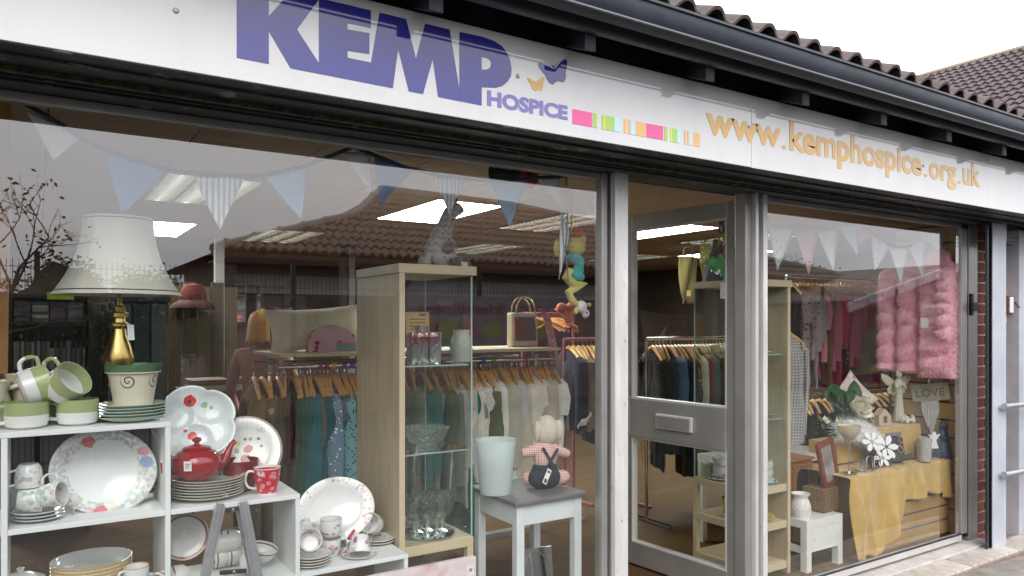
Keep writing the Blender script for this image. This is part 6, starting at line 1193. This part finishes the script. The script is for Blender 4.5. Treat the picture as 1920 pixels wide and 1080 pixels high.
# raised boxes under the cloth
for nm, x0, x1, y0, y1, z1 in (('gold_riser', X(1652, .28), X(1720, .28), .26, .46, Z(1690, 797, .28)), ('gold_riser', X(1742, .14), fx1-.02, .125, .24, Z(1775, 862, .13))):
    t = thing(nm, 'gold cloth covered box '+('behind, under the tall angel' if y0 > .2 else 'at the right under the glass vase'), 'riser', group='gold covered boxes'); b = MB()
    def f(i, j, x0=x0, x1=x1, y0=y0, y1=y1, z1=z1):
        a = 2*PI*i+.785; r = 1/max(abs(math.cos(a)), abs(math.sin(a))); px_, py_ = r*math.cos(a), r*math.sin(a); k = min(1, j/.35); dn = max(0, (j-.35)/.65)
        return ((x0+x1)/2+(x1-x0)/2*px_*k*(1+.12*dn+.05*dn*math.sin(a*9)), (y0+y1)/2+(y1-y0)/2*py_*k*(1+.12*dn+.05*dn*math.sin(a*9)), z1-(z1-ZTB-.006)*dn)
    b.grid(f, 64, 14, True, True).build('cover', GS, t)
# white low table
WL = mat('white_lacquer', (.74, .74, .69), .3, 0, .04); lt_ = thing('white_side_table', 'low white side table left of the gold cloth', 'table'); tx0, tx1, ty0, ty1, tz = X(1513, .13), 4.17, .13, .68, Z(1513, 978, .13)
MB().bx(tx0, tx1, ty0, ty1, tz-.05, tz).build('table_top', WL, lt_, bevel=.002)
for x in (tx0, tx1-.045):
    for y in (ty0, ty1-.045): MB().bx(x, x+.045, y, y+.045, FZ, tz-.0505).build('leg', WL, lt_, bevel=.002)
MB().bx(tx0+.046, tx1-.046, ty0+.001, ty0+.02, tz-.19, tz-.0505).build('apron', WL, lt_)
MB().bx(tx0+.004, tx0+.02, ty0+.046, ty1-.046, tz-.2, tz-.16).build('apron', WL, lt_)
# oil burner
n = NT('white_pierced_ceramic'); d_, c_ = n.voro(95, n.mp((1, 1, 1)), .5); z_ = n.sep(n.co())['Z']; BUR = n.fin(n.mix(n.m('MULTIPLY', n.m('LESS_THAN', d_, .24), n.band(z_, .03, .1)), (.72, .7, .65), (.05, .05, .05)), .3)
t = thing('oil_burner', 'white pierced ceramic oil burner on the low white table', 'oil burner', (X(1501, .22)+.0, .22, tz+.0008)); MB().lathe([(0, 0), (.052, 0), (.06, .02), (.062, .055), (.054, .09), (.042, .11), (.042, .122), (.056, .138), (.056, .142), (.05, .142), (.036, .126), (0, .12)], 36).build('burner_body', BUR, t)
tg = tz
o = t; o.location.x = max(o.location.x, tx0+.06)
# wicker basket with framed picture leaning on it
n = NT('wicker'); s = n.sep(n.co()); wv = n.m('ADD', n.m('MULTIPLY', n.m('SINE', n.m('MULTIPLY', s['Z'], 620)), .5), n.m('MULTIPLY', n.m('SINE', n.m('MULTIPLY', n.m('ADD', s['X'], s['Y']), 420)), .5)); n.bump(wv, 1, .01); WIC = n.fin(n.ramp(n.m('MULTIPLY_ADD', wv, .5, .5), [(.1, (.16, .085, .03)), (.8, (.5, .33, .15))]), .8)
bkx = X(1552, .2)+.015; bs = thing('wicker_box', 'small woven wicker box on the low white table', 'basket', (bkx, .26, tz+.0008), (0, 0, R(4))); MB().bx(-.085, .085, -.075, .075, 0, .15).build('basket_body', WIC, bs, bevel=.008); MB().bx(.0855, .088, -.05, .05, .02, .13).build('basket_window', mat('dark_far_glass'), bs)
PF = mat('mahogany_frame', (.19, .045, .018), .35, 0, .2, 12); pf = thing('wooden_photo_frame', 'reddish wooden photo frame leaning on the wicker box', 'frame', (bkx+.045, .2, tz+.152), (R(-6), R(-9), R(8)))
MB().prism([(-.1, 0), (.1, 0), (.1, .29), (-.1, .29)], .022, hole=[(-.066, .034), (.066, .034), (.066, .256), (-.066, .256)]).build('frame', PF, pf, bevel=.003); MB().bx(-.066, .066, .008, .012, .034, .256).build('picture', mat('sepia_photo', (.28, .26, .23), .25, 0, .5, 9), pf); MB().bar((0, .03, .2), (0, .1, .0), .03, .004).build('strut', KD, pf)
# white ledge with small wooden cabinet under it, check jacket above
wz = Z(1500, 848, .6); le = thing('white_ledge_table', 'white table top behind, under the checked jacket', 'table'); lx0, lx1 = C2[1]+.02, X(1545, .6)
MB().bx(lx0, lx1, .5, .95, wz-.045, wz).build('table_top', WL, le, bevel=.002)
for x in (lx0, lx1-.045):
    for y in (.52, .9): MB().bx(x, x+.045, y, y+.045, FZ, wz-.0455).build('leg', WL, le)
HON = mat('honey_pine', (.36, .15, .04), .45, 0, .25, 10); mc = thing('small_wooden_cabinet', 'small honey pine cabinet with arched door under the white ledge', 'cabinet', (X(1503, .44), .44, tz+.001)); MB().bx(-.11, .11, 0, .18, 0, .27).build('carcass', HON, mc, bevel=.004); MB().bx(-.125, .125, -.015, .19, .271, .288).build('top', HON, mc, bevel=.005); MB().prism([(-.095, .02), (.095, .02), (.095, .25), (-.095, .25)], .014, (0, -.0145, 0), hole=[(-.065, .05), (.065, .05)]+[(.065*math.cos(k*PI/8), .165+.06*math.sin(k*PI/8)) for k in range(9)]).build('door', HON, mc, bevel=.003); MB().bx(-.07, .07, -.004, -.001, .04, .235).build('door_pane', mat('dark_far_glass'), mc)
t = garment('jacket', fabric('black_white_check', (.5, .5, .48), 'check', (.025, .025, .03), 52), 'black and white checked jacket hanging above the white ledge', (X(1462, .62), .62, Z(1480, 598, .62)), R(72), None, 'jacket'); t.scale = (1.5, .95, 1.15)
# items on the gold cloth
def onz(u, v, z): return PZ(u, v, z)
def stand(u, y, z=ZTB+.008): return (X(u, y), y, z)
t = thing('cocktail_glass', 'tall stemmed glass with amber candle at the front of the gold cloth', 'glass', stand(1592, .165)); MB().lathe([(0, 0), (.05, 0), (.05, .004), (.008, .01), (.007, .2), (0, .2)], 24).build('stem', CRY, t); MB().lathe([(.004, .201), (.03, .215), (.065, .26), (.072, .3), (.07, .3), (.062, .262), (.028, .219), (0, .21)], 32).build('bowl', mat('frosted_amber_bowl', (.62, .55, .4), .35), t); MB().lathe([(0, .222), (.028, .222), (.055, .255), (.063, .289), (0, .289)], 28).build('wax', mat('amber_wax', (.6, .4, .14), .4), t)
for i, (u, y, r, h) in enumerate(((1618, .16, .026, .07), (1610, .2, .022, .05))): t = thing('glass_votive', ('clear glass tumbler', 'small clear votive')[i]+' beside the cocktail glass stem', 'glass', stand(u, y)); MB().lathe([(0, .006), (r*.85, .006), (r*.93, h), (r, h), (r*.92, 0), (0, 0)], 24).build('glass_body', CRY, t)
t = thing('napkin_holder', 'small silver wire letter rack on the gold cloth', 'rack', stand(1645, .15), (0, 0, R(10))); m = MB()
for y in (0, .05): m.tube([(-.05, y, .0), (-.05, y, .05), (-.03, y, .075), (.03, y, .075), (.05, y, .05), (.05, y, 0)], .003, 6)
m.tube([(-.05, 0, .003), (-.05, .05, .003)], .003, 6).tube([(.05, 0, .003), (.05, .05, .003)], .003, 6); m.build('wire', CHROME, t); MB().bx(-.05, .055, -.005, .055, 0, .003).build('base', CRY, t)
def m_leafbag():
    n = NT('dark_leaf_print'); d, c = n.voro(19); w_ = n.noise(14, 3); return n.fin(n.ramp(n.m('ADD', n.m('MULTIPLY', d, .9), n.m('MULTIPLY', w_, .4)), [(.3, (.02, .02, .022)), (.44, (.05, .02, .028)), (.5, (.3, .24, .3)), (.56, (.28, .18, .1)), (.62, (.04, .04, .045))], 'CONSTANT'), .4)
LFB = m_leafbag(); cl_ = thing('leaf_print_bag', 'dark leaf-printed clutch bag on the gold cloth', 'bag', stand(1672, .2), (R(-8), 0, R(-6))); MB().prism([(-.15, 0), (.14, 0), (.155, .02), (.15, .17), (.02, .18), (-.1, .1), (-.17, .06)], .05, (0, 0, 0)).build('bag_body', LFB, cl_, bevel=.012); MB().prism([(.02, .183), (.15, .173), (.15, .2), (.02, .2)], .02, (0, .01, 0)).build('clasp', mat('pewter'), cl_)
for k in range(4): MB().tube([(-.16, -.055-.004*k, .015+k*.012), (-.05, -.07, .03+k*.012), (.05, -.066, .018+k*.01), (.14, -.058, .02+k*.012)], .006, 6, flat=.4).build('fold', mat('dark_olive_leather'), cl_)
# white cut-out flowers
def petals(n_, r, w_): 
    out = []
    for k in range(n_):
        a = 2*PI*k/n_; out.append([(r*.1*math.cos(a), r*.1*math.sin(a))]+[(math.cos(a)*r*q-math.sin(a)*s_*w_, math.sin(a)*r*q+math.cos(a)*s_*w_) for q, s_ in ((.4, -.8), (.75, -1), (1, -.3), (1, .3), (.75, 1), (.4, .8))])
    return out
WHP = mat('white_painted_wood', (.78, .78, .78), .5, 0, .03)
for i, (u, v, r, y) in enumerate(((1662, 838, .085, .17), (1635, 828, .07, .2), (1655, 858, .06, .16))):
    q = P(u, v, y); t = thing('white_cutout_flower', ('large', 'left-hand', 'lower')[i]+' white cut-out flower on the leaf-printed bag', 'ornament', q, (R(-20), 0, R(-25)), 'white cut-out flowers')
    for pp_ in petals(6, r, r*.24): MB().prism(pp_, .004).build('petal', WHP, t)
# angels, wing, plaque, candle, cushion, flowers, feathers, house
RES = mat('ivory_resin', (.52, .5, .4), .6, 0, .1, 25)
p = P(1690, 796, .36); ag = thing('tall_angel_statue', 'tall ivory angel statue with butterfly wings on the gold box', 'statue', (p.x, .38, Z(1690, 797, .28)+.003), (0, 0, R(-28))); ah = Z(1690, 690, .38)-Z(1690, 797, .28); k = ah/.56
bd = MB(); bd.lathe([(0, 0), (.062, 0), (.06, .03), (.045, .15), (.038, .28), (.042, .36), (.046, .4), (.03, .435), (.016, .445), (0, .448)], 24, wob=lambda a: 1+.05*math.sin(a*9)); bd.tube([(-.04, -.01, .41), (-.05, -.045, .35), (0, -.055, .39)], [.016, .014, .01], 8).tube([(.04, -.01, .41), (.05, -.045, .35), (0, -.055, .39)], [.016, .014, .01], 8); bd.ell((0, -.008, .485), (.03, .032, .038)).ell((0, .012, .515), (.022, .024, .02)); o = bd.build('figure', RES, ag); remesh(o, .006, 2)
for s_ in (-1, 1): MB().prism([(s_*x, z) for x, z in ((0, .36), (.03, .43), (.1, .48), (.17, .5), (.16, .44), (.12, .39), (.08, .365), (.1, .33), (.09, .29), (.05, .28), (.0, .33))], .012, (0, .035, 0)).build('wing', RES, ag, bevel=.004)
ag.scale = (k, k, k)
t = thing('ring_of_figures', 'small ivory ring of figures at the foot of the tall angel', 'ornament', (p.x-.02, .3, Z(1690, 797, .28)+.003)); m = MB()
for q in range(5): a = q*2*PI/5; m.ell((.05*math.cos(a), .03*math.sin(a), .02), (.016, .014, .02)).ell((.05*math.cos(a), .03*math.sin(a), .046), (.01, .01, .01))
m.tube([(.05*math.cos(q*PI/8), .03*math.sin(q*PI/8), .025) for q in range(16)], .008, 8, closed=True); remesh(m.build('ring', mat('bright_ivory', (.68, .66, .6), .6), t), .004, 2)
q0, q1 = PXX(1708, 738, XW-.025), PXX(1780, 733, XW-.025); lv = thing('love_plaque', 'pale wooden LOVE plaque hung on the slatwall', 'plaque', (XW-.022, (q0.y+q1.y)/2, (q0.z+q1.z)/2), (0, 0, R(-90))); lv.rotation_euler = (0, R(0), R(-90)); hw_ = abs(q1.y-q0.y)/2; hh_ = .062
MB().bx(-hw_, hw_, 0, .018, -hh_, hh_).build('board', mat('cream_board', (.46, .43, .33), .7), lv, bevel=.004); me = textmesh('lettering', 'LOVE', hw_*1.5, .055, 0); me.materials.append(mat('brown_grey_letter', (.2, .17, .12), .8)); obj('lettering', me, lv, (-hw_*.75, -.001, -.03)); lv.rotation_euler = (R(0), R(-9), R(-90)); MB().tube([(0, .01, hh_), (0, .012, hh_+.05)], .0015, 5).build('hook', CHROME, lv)
q = PXX(1743, 776, XW-.02); wg = thing('wing_ornament', 'white plaster angel wing hung on the slatwall', 'ornament', q, (0, R(0), R(-90))); MB().prism([(-.06, .1), (-.05, .14), (-.01, .155), (.03, .14), (.055, .09), (.06, .03), (.04, -.05), (.015, -.13), (.005, -.16), (-.004, -.12), (-.02, -.05), (-.05, -.01), (-.065, .04)], .02).build('wing', mat('plaster', (.62, .6, .57), .8, 0, .12, 30, .8, 60), wg, bevel=.006)
for kx in range(4): MB().tube([(-.045+kx*.022, -.021, .08-kx*.01), (-.03+kx*.018, -.024, 0), (0, -.021, -.09)], .005, 6).build('feather_ridge', mat('plaster'), wg)
bl = mat('blue_grey_glaze', (.1, .13, .2), .4, 0, .2, 15); t = thing('blue_angel', 'blue grey ceramic angel with silver wings at the far right', 'statue', stand(1767, .16, Z(1775, 862, .13)+.003)); remesh(MB().lathe([(0, 0), (.06, 0), (.062, .05), (.045, .13), (.03, .19), (.02, .21), (0, .212)], 24).ell((0, -.005, .235), (.03, .03, .034)).tube([(-.03, 0, .17), (-.035, -.035, .14), (0, -.04, .15)], .012, 8).tube([(.03, 0, .17), (.035, -.035, .14), (0, -.04, .15)], .012, 8).build('figure', bl, t), .005, 2); MB().prism([(.02, .15), (.08, .2), (.1, .17), (.05, .12)], .01, (0, .03, 0)).prism([(-.02, .15), (-.07, .19), (-.08, .16), (-.05, .12)], .01, (0, .03, 0)).build('wing', mat('pewter'), t)
q = P(1752, 826, .13); t = thing('white_angel_tealight', 'small white cut-out angel in front of the blue angel', 'ornament', q-V((0, 0, .055)), (0, 0, R(-20))); MB().prism([(-.035, 0), (.035, 0), (.015, .055), (.05, .1), (.02, .09), (.01, .115), (-.01, .115), (-.02, .09), (-.05, .1), (-.015, .055)], .008).build('cutout', WHP, t); MB().bx(-.035, .035, .002, .04, -.006, 0).build('base', CRY, t)
t = thing('lace_candle', 'white lace patterned pillar candle holder on the gold cloth', 'candle holder', stand(1733, .13)); n = NT('lace_glass'); d_, c_ = n.voro(70); LACE = n.fin(n.ramp(d_, [(.15, (.7, .69, .66)), (.4, (.42, .41, .39))]), .4); MB().lathe([(0, 0), (.042, 0), (.044, .01), (.044, .16), (.04, .16), (.04, .02), (0, .02)], 32).build('holder', LACE, t)
t = thing('glass_vase', 'clear square glass vase with white petals behind the lace candle', 'vase', stand(1736, .2)); MB().bx(-.07, .07, -.03, .03, 0, .006).build('base', CRY, t)
for x0, x1, y0, y1 in ((-.07, .07, -.03, -.027), (-.07, .07, .027, .03), (-.07, -.067, -.0265, .0265), (.067, .07, -.0265, .0265)): MB().bx(x0, x1, y0, y1, .0065, .13).build('glass_wall', CRY, t)
m = MB(); rg = random.Random(5)
for _ in range(22): c = V((rg.uniform(-.05, .05), rg.uniform(-.02, .02), rg.uniform(.02, .09))); m.ell(c, (.018, .014, .008), 8, 6)
m.build('petals', mat('white_petal', (.72, .7, .6), .7), t)
q = P(1600, 748, .56); cu = cushion('flower_cushion', 'white cushion with small flowers standing on one corner', (q.x, .56, q.z), (R(-14), R(45), R(-30)), .3, .3, .13, fabric('sprigged_white', (.66, .64, .57), 'flower', (.5, .16, .2), 17))
# artificial flowers
def flower(label, loc, rot, r, n_=28, leaves=6, lm=None, seed=1):
    rg = random.Random(seed); t = thing('silk_flower', label, 'flower', loc, rot, 'silk flowers'); me = MB().grid(lambda i, j: ((i-.5)*.9*math.sin(PI*min(1, j*.9+.12)), j, .22*(i-.5)**2*4*.5+.25*j*j), 4, 5).mesh('petal', mat('cream_silk_petal', (.88, .85, .7), .7))
    for k in range(n_):
        q = k/n_; o = obj('petal', me, t, (0, 0, .1*r*(1-q)), (R(20+75*(1-q)), 0, k*2.4)); s_ = r*(.55+.5*q); o.scale = (s_, s_, s_)
    lme = MB().grid(lambda i, j: ((i-.5)*.55*math.sin(PI*j)**.7, j, .12*abs(i-.5)-.1*j*j), 4, 6).mesh('leaf', lm or mat('dark_silk_leaf', (.03, .09, .035), .6))
    for k in range(leaves): a = k*2.4+rg.uniform(-.3, .3); o = obj('leaf', lme, t, (0, 0, -.02), (R(rg.uniform(-15, 20)), 0, a)); s_ = r*rg.uniform(1.2, 1.9); o.scale = (s_, s_, s_)
    return t
flower('large cream silk peony in front of the flowered cushion', P(1603, 768, .42), (R(65), 0, R(-20)), .125, 34, 5, None, 1)
flower('cream silk bloom at the lower left of the arrangement', P(1567, 800, .38), (R(60), 0, R(10)), .065, 22, 3, None, 2); flower('pale silk bud left of the arrangement', P(1545, 790, .38), (R(60), R(-20), 0), .04, 14, 2, None, 3); flower('green leafed silk spray right of the peony', P(1632, 788, .4), (R(60), R(20), 0), .05, 10, 9, mat('sage_silk_leaf', (.2, .27, .2), .7), 4)
t = thing('leaf_spray', 'dark green silk leaves left of the large peony', 'foliage', P(1575, 755, .45)); lme = MB().grid(lambda i, j: ((i-.5)*.6*math.sin(PI*j)**.7, j, .12*abs(i-.5)-.1*j*j), 4, 6).mesh('leaf', mat('dark_silk_leaf'))
for k in range(9): o = obj('leaf', lme, t, (rnd.uniform(-.05, .05), rnd.uniform(-.02, .02), rnd.uniform(-.06, .06)), (R(rnd.uniform(40, 100)), rnd.uniform(-.6, .6), rnd.uniform(-1.6, 1.6))); s_ = rnd.uniform(.1, .16); o.scale = (s_, s_, s_)
bx_ = stand(1590, .62); o = MB().bx(X(1560, .4), X(1645, .4), .36, .58, ZTB+.012, ZTB+.15).build('gold_gift_box', GS, bevel=.006); tag(o, 'gold cloth wrapped box under the white feather boa', 'box')
# white feather boa
fb = thing('feather_boa', 'white fluffy feather boa lying below the silk flowers', 'feather boa'); path = [P(u, v, .33) for u, v in ((1578, 806), (1590, 800), (1605, 806), (1622, 818), (1640, 824), (1655, 832))]; m = MB(); rg = random.Random(9)
for _ in range(6500):
    q = rg.uniform(0, 4.99); i = int(q); c = path[i].lerp(path[i+1], q-i); d = V((rg.gauss(.3, 1), rg.gauss(-.2, .8), rg.gauss(0, 1))).normalized(); L_ = rg.uniform(.06, .14); e = c+d*L_+V((.01, 0, -.02)); s_ = d.orthogonal().normalized()*.0035; m.add([c-s_, c+s_, e], [(0, 1, 2)])
o = m.build('feathers', mat('white_down', (.86, .85, .84), .9), fb); o['kind'] = 'stuff'; MB().tube(path, [.02, .05, .055, .05, .045, .02], 12).build('core', mat('white_down'), fb)
q = P(1657, 780, .3); t = thing('house_candle_holder', 'tiny pale clay house left of the tall angel', 'ornament', (q.x+.02, .3, Z(1690, 797, .28)+.003), (0, 0, R(-20))); MB().prism([(-.05, 0), (.05, 0), (.05, .07), (0, .12), (-.05, .07)], .07, hole=[(-.012, .02), (.016, .02), (.016, .065), (-.012, .065)]).build('house_body', mat('pale_clay', (.5, .38, .28), .8), t, bevel=.003)
# ---------------------------------------------------------------- pink fur coat on the end wall
fc = thing('pink_fur_coat', 'fluffy pale pink fur coat hanging on the end wall by the window', 'coat'); XCO = XW-.095; ya, yb = .02, .555; zt_, zb_ = PXX(1730, 478, XCO).z, PXX(1730, 706, XCO).z; H = zt_-zb_
bm = MB(); surf = []
def coat(sec, nrow, y0, y1, z0, z1, dx):
    def f(i, j):
        a = 2*PI*i; row = j*nrow+.35*math.sin(y0*40)+.12*math.sin(a*2+j*9); fr = row-math.floor(row); pf_ = .52+.48*abs(math.sin(PI*fr))**.55; yc, hw = (y0+y1)/2, (y1-y0)/2; edge = 1 if .02 < j < .98 else .55
        x = XCO-dx+.085*math.sin(a)*pf_*edge-.0; y = yc+hw*math.cos(a)*(.93+.07*pf_)*(1 if 0 < j < 1 else .9); return (x, y, z0+(z1-z0)*j)
    bm.grid(f, 28, nrow*6, True, True)
    rg = random.Random(int(y0*1000))
    for _ in range(int(16000*(y1-y0)*(z0-z1)/.3)):
        i, j = rg.random(), rg.random(); p = V(f(i, j)); nn = V((math.sin(2*PI*i), math.cos(2*PI*i)*.6, 0)); surf.append((p, nn))
sl_ = (yb-ya)
coat('front_r', 6, ya, ya+sl_*.46, zt_-.1, zb_, .01); coat('front_l', 6, ya+sl_*.45, ya+sl_*.76, zt_-.1, zb_+.02, .0); coat('sleeve', 6, ya+sl_*.76, yb, zt_-.14, zb_+.03, .015); coat('sleeve2', 6, ya+.0, ya+sl_*.2, zt_-.12, zb_+.25, .035)
bm.ell((XCO-.01, ya+sl_*.4, zt_-.09), (.055, .2, .06)).ell((XCO-.03, ya+sl_*.22, zt_-.05), (.05, .08, .08)).ell((XCO-.02, ya+sl_*.85, zt_-.14), (.05, .09, .06))
for cc, rr in (((XCO-.01, ya+sl_*.4, zt_-.09), (.055, .2, .06)), ((XCO-.03, ya+sl_*.22, zt_-.05), (.05, .08, .08))):
    for _ in range(1500):
        a, b = rnd.uniform(0, 6.28), rnd.uniform(-1, 1); nn = V((math.sqrt(1-b*b)*math.cos(a), math.sqrt(1-b*b)*math.sin(a), b)); surf.append((V(cc)+V((nn.x*rr[0], nn.y*rr[1], nn.z*rr[2])), nn))
def m_fur(): 
    n = NT('pink_fur'); k = n.noise(9, 5); return n.fin(n.ramp(k, [(.3, (.9, .44, .54)), (.7, (.97, .64, .7))]), .95, 0, .2, 0, .5)
FUR = m_fur(); bm.build('coat_body', FUR, fc); fm_ = MB()
for p, nn in surf:
    d = (nn*1.0+V((rnd.gauss(0, .45), rnd.gauss(0, .45), rnd.gauss(-.5, .45)))).normalized(); s_ = d.orthogonal().normalized()*.0018; e = p+d*rnd.uniform(.014, .034); fm_.add([p-s_, p+s_, e], [(0, 1, 2)])
fm_.build('fur', FUR, fc)['kind'] = 'stuff'
MB().bx(XCO-.14, XCO-.138, ya+.12, ya+.17, zt_-.52, zt_-.45).build('price_tag', TAG, fc)
# ---------------------------------------------------------------- pink rail and lower rail
YP = 1.2; ZP = Z(1560, 522, YP); pa, pb = X(1482, YP), X(1640, YP); rail('pink_rail', 'high clothes rail of pink garments in the right window', (pa-.05, YP, ZP), (pb+.25, YP, ZP))
PC = [('black', fabric('black_wool')), ('grey floral', fabric('grey_floral', (.45, .4, .4), 'flower', (.12, .1, .1), 25)), ('navy', fabric('navy_wool')), ('pale blue', fabric('pale_blue', (.4, .46, .52))), ('cerise', fabric('cerise', (.7, .07, .2))), ('tan', fabric('tan_wool')), ('rose', fabric('rose_cloth', (.62, .22, .28))), ('plum', fabric('plum', (.2, .12, .22))), ('mauve', fabric('mauve_cloth', (.45, .28, .36))), ('spotted wine', fabric('spotted_wine', (.2, .03, .07), 'dot', (.6, .5, .5), 30)), ('candy pink', fabric('candy_pink', (.85, .34, .46))), ('lime floral', fabric('lime_floral', (.5, .53, .45), 'flower', (.5, .56, .08), 9)), ('white', fabric('white_cotton'))]
for i in range(22):
    c, m = PC[(0, 1, 6, 1, 3, 4, 10, 5, 6, 4, 7, 8, 9, 10, 10, 3, 6, 10, 8, 4, 9, 10)[i]]; garment(('trouser', 'blouse', 'dress', 'shirt', 'tunic')[i % 5] if i < 99 else 'tunic', m, '%s garment on the high pink rail, %s from the left' % (c, ordn(i)), (pa+(pb-pa)*i/21, YP, ZP), R(-32+RW.uniform(-6, 6)), 'clothes on the pink rail')
garment('tunic', PC[11][1], 'lime and grey floral tunic facing the window at the right of the pink rail', (X(1604, 1.12), 1.12, ZP), R(38), 'clothes on the pink rail')
Z6 = Z(1560, 735, 1.45); rail('lower_rail', 'low clothes rail with orange hangers behind the flowered cushion', (X(1490, 1.45), 1.45, Z6), (X(1700, 1.45), 1.45, Z6))
for i in range(18):
    c, m = FC[(i*7) % 10]; garment(('trouser', 'top')[i % 2], m, '%s garment on the low rail behind the cushion, %s from the left' % (c, ordn(i)), (X(1498, 1.45)+(X(1690, 1.45)-X(1498, 1.45))*i/17, 1.45, Z6), R(-30+RW.uniform(-8, 8)), 'clothes on the low rail')
# ---------------------------------------------------------------- right bunting
def pas(nm, c, pat=None): return clothflag(nm, c, pat)
PW, PP, PM_ = pas('white_pastel_cotton', (.62, .64, .62)), pas('pink_pastel_cotton', (.62, .32, .38)), pas('rose_print_cotton', (.6, .62, .6), 'rose'); AQ = pas('aqua_tape', (.38, .62, .6)); PT = pas('pale_pink_tape', (.66, .5, .52))
rb = thing('pastel_bunting', 'pastel cloth bunting with aqua edging across the right window', 'bunting'); ln = [(1432, 428), (1445, 418), (1480, 428), (1520, 434), (1560, 433), (1592, 421), (1612, 418), (1640, 432), (1665, 450), (1690, 459), (1715, 455), (1740, 443), (1770, 425)]
MB().tube([P(u, v, .1) for u, v in ln], .005, 6, flat=.35).build('tape', PW, rb)
for pts_, m, e in ((((1432, 428), (1442, 422), (1433, 452)), PM_, AQ), (((1441, 424), (1488, 432), (1457, 506)), PM_, AQ), (((1491, 434), (1532, 437), (1516, 514)), PP, PT), (((1533, 437), (1571, 427), (1562, 506)), PW, AQ), (((1573, 424), (1608, 418), (1607, 478)), PW, AQ), (((1610, 418), (1633, 440), (1612, 460)), PP, PT), (((1634, 440), (1668, 464), (1640, 506)), PM_, AQ), (((1668, 464), (1704, 468), (1688, 532)), PW, AQ), (((1705, 466), (1736, 448), (1729, 520)), PW, AQ), (((1737, 446), (1766, 428), (1764, 478)), PW, AQ)): flag(rb, pts_, m, .106, e)
# ---------------------------------------------------------------- china in the right cabinet
OCU = china('orange_flower_cup', (.7, .7, .66), [('z', .064, .1, (.5, .3, .1))], ('z', .008, .06, 30, [(.55, .22, .04), (.7, .7, .66), (.3, .12, .03), (.08, .07, .05)], .6)); oc = MB(); oc.lathe(prof_cup(.047, .066), 30); handle(oc, .047, .066, out=.03, th=.004, side=1); ocm = oc.mesh('cup', OCU); BZ = .5985
for i, (u, y, z, rz) in enumerate(((1346, .5, 0, 40), (1346, .5, .05, 40), (1434, .3, 0, 0), (1434, .3, .05, 0))): t = thing('flower_tea_cup', 'orange flowered teacup in the right cabinet, '+('lower left', 'upper left', 'lower right', 'upper right')[i], 'cup', (min(max(X(u, y), C2[0]+.075), C2[1]-.1), y, BZ+.016+z), (0, 0, R(rz)), 'orange flowered cups'); obj('cup_body', ocm, t)
for i, (u, y) in enumerate(((1346, .5), (1434, .3))): o = MB().lathe(prof_plate(.075, .013), 30).build('flower_saucer', china('brown_lace_saucer', (.68, .68, .66), [('r', .05, .066, (.12, .1, .09))]), None, (min(max(X(u, y), C2[0]+.075), C2[1]-.1), y, BZ+.001)); tag(o, ('left', 'right')[i]+' saucer under the orange flowered teacups', 'saucer')
t = thing('framed_card_box', 'small cream jewellery box with gold edge in the right cabinet', 'box', (C2[0]+.06, .6, BZ+.001), (0, 0, R(60))); MB().bx(-.05, .05, -.02, .02, 0, .085).build('box_body', mat('cream_board'), t, bevel=.004); MB().bx(-.035, .035, -.024, -.0205, .012, .07).build('lid_panel', TAG, t, bevel=.003)
t = thing('blue_price_card', 'pale blue price card at the front of the right cabinet', 'card', (X(1443, .26)-.02, .245, BZ+.001)); MB().bx(-.04, .04, 0, .003, 0, .035).build('card', mat('pale_blue_card', (.5, .62, .66), .7), t)
YG_ = china('yellow_green_dish', (.52, .55, .16), (), None, [(.05, .02, .02, (.5, .2, .05)), (-.04, .03, .02, (.5, .25, .05))]); lz = .3825
t = thing('green_platter', 'yellow green glazed platter on the lower cabinet shelf', 'platter', (C2[0]+.16, .36, lz)); MB().lathe(prof_plate(.15, .025), 40).build('platter_body', YG_, t)
t = thing('green_bowl', 'yellow green bowl standing on the green platter', 'bowl', (C2[0]+.13, .44, lz+.008)); MB().lathe(prof_bowl(.075, .1), 32).build('bowl_body', china('yellow_green_bowl', (.52, .55, .16)), t)
t = thing('crystal_duck', 'small crystal dish on the glass shelf of the right cabinet', 'ornament', (C2[0]+.2, .28, .986)); MB().lathe(prof_bowl(.05, .04), 24).build('dish', CUT, t); t = thing('silver_dish', 'small white dish on the upper glass shelf of the right cabinet', 'dish', (C2[0]+.2, .3, 1.366)); MB().lathe(prof_plate(.06, .015), 24).build('dish', WHT, t)
t = thing('crystal_jar', 'blue grey glass butter dish in the upper right cabinet', 'dish', (C2[0]+.1, .5, 1.366)); MB().bx(-.07, .07, -.04, .04, 0, .05).build('lid', CRY, t, bevel=.006); MB().bx(-.085, .085, -.05, .05, 0, .004).build('base', CRY, t)
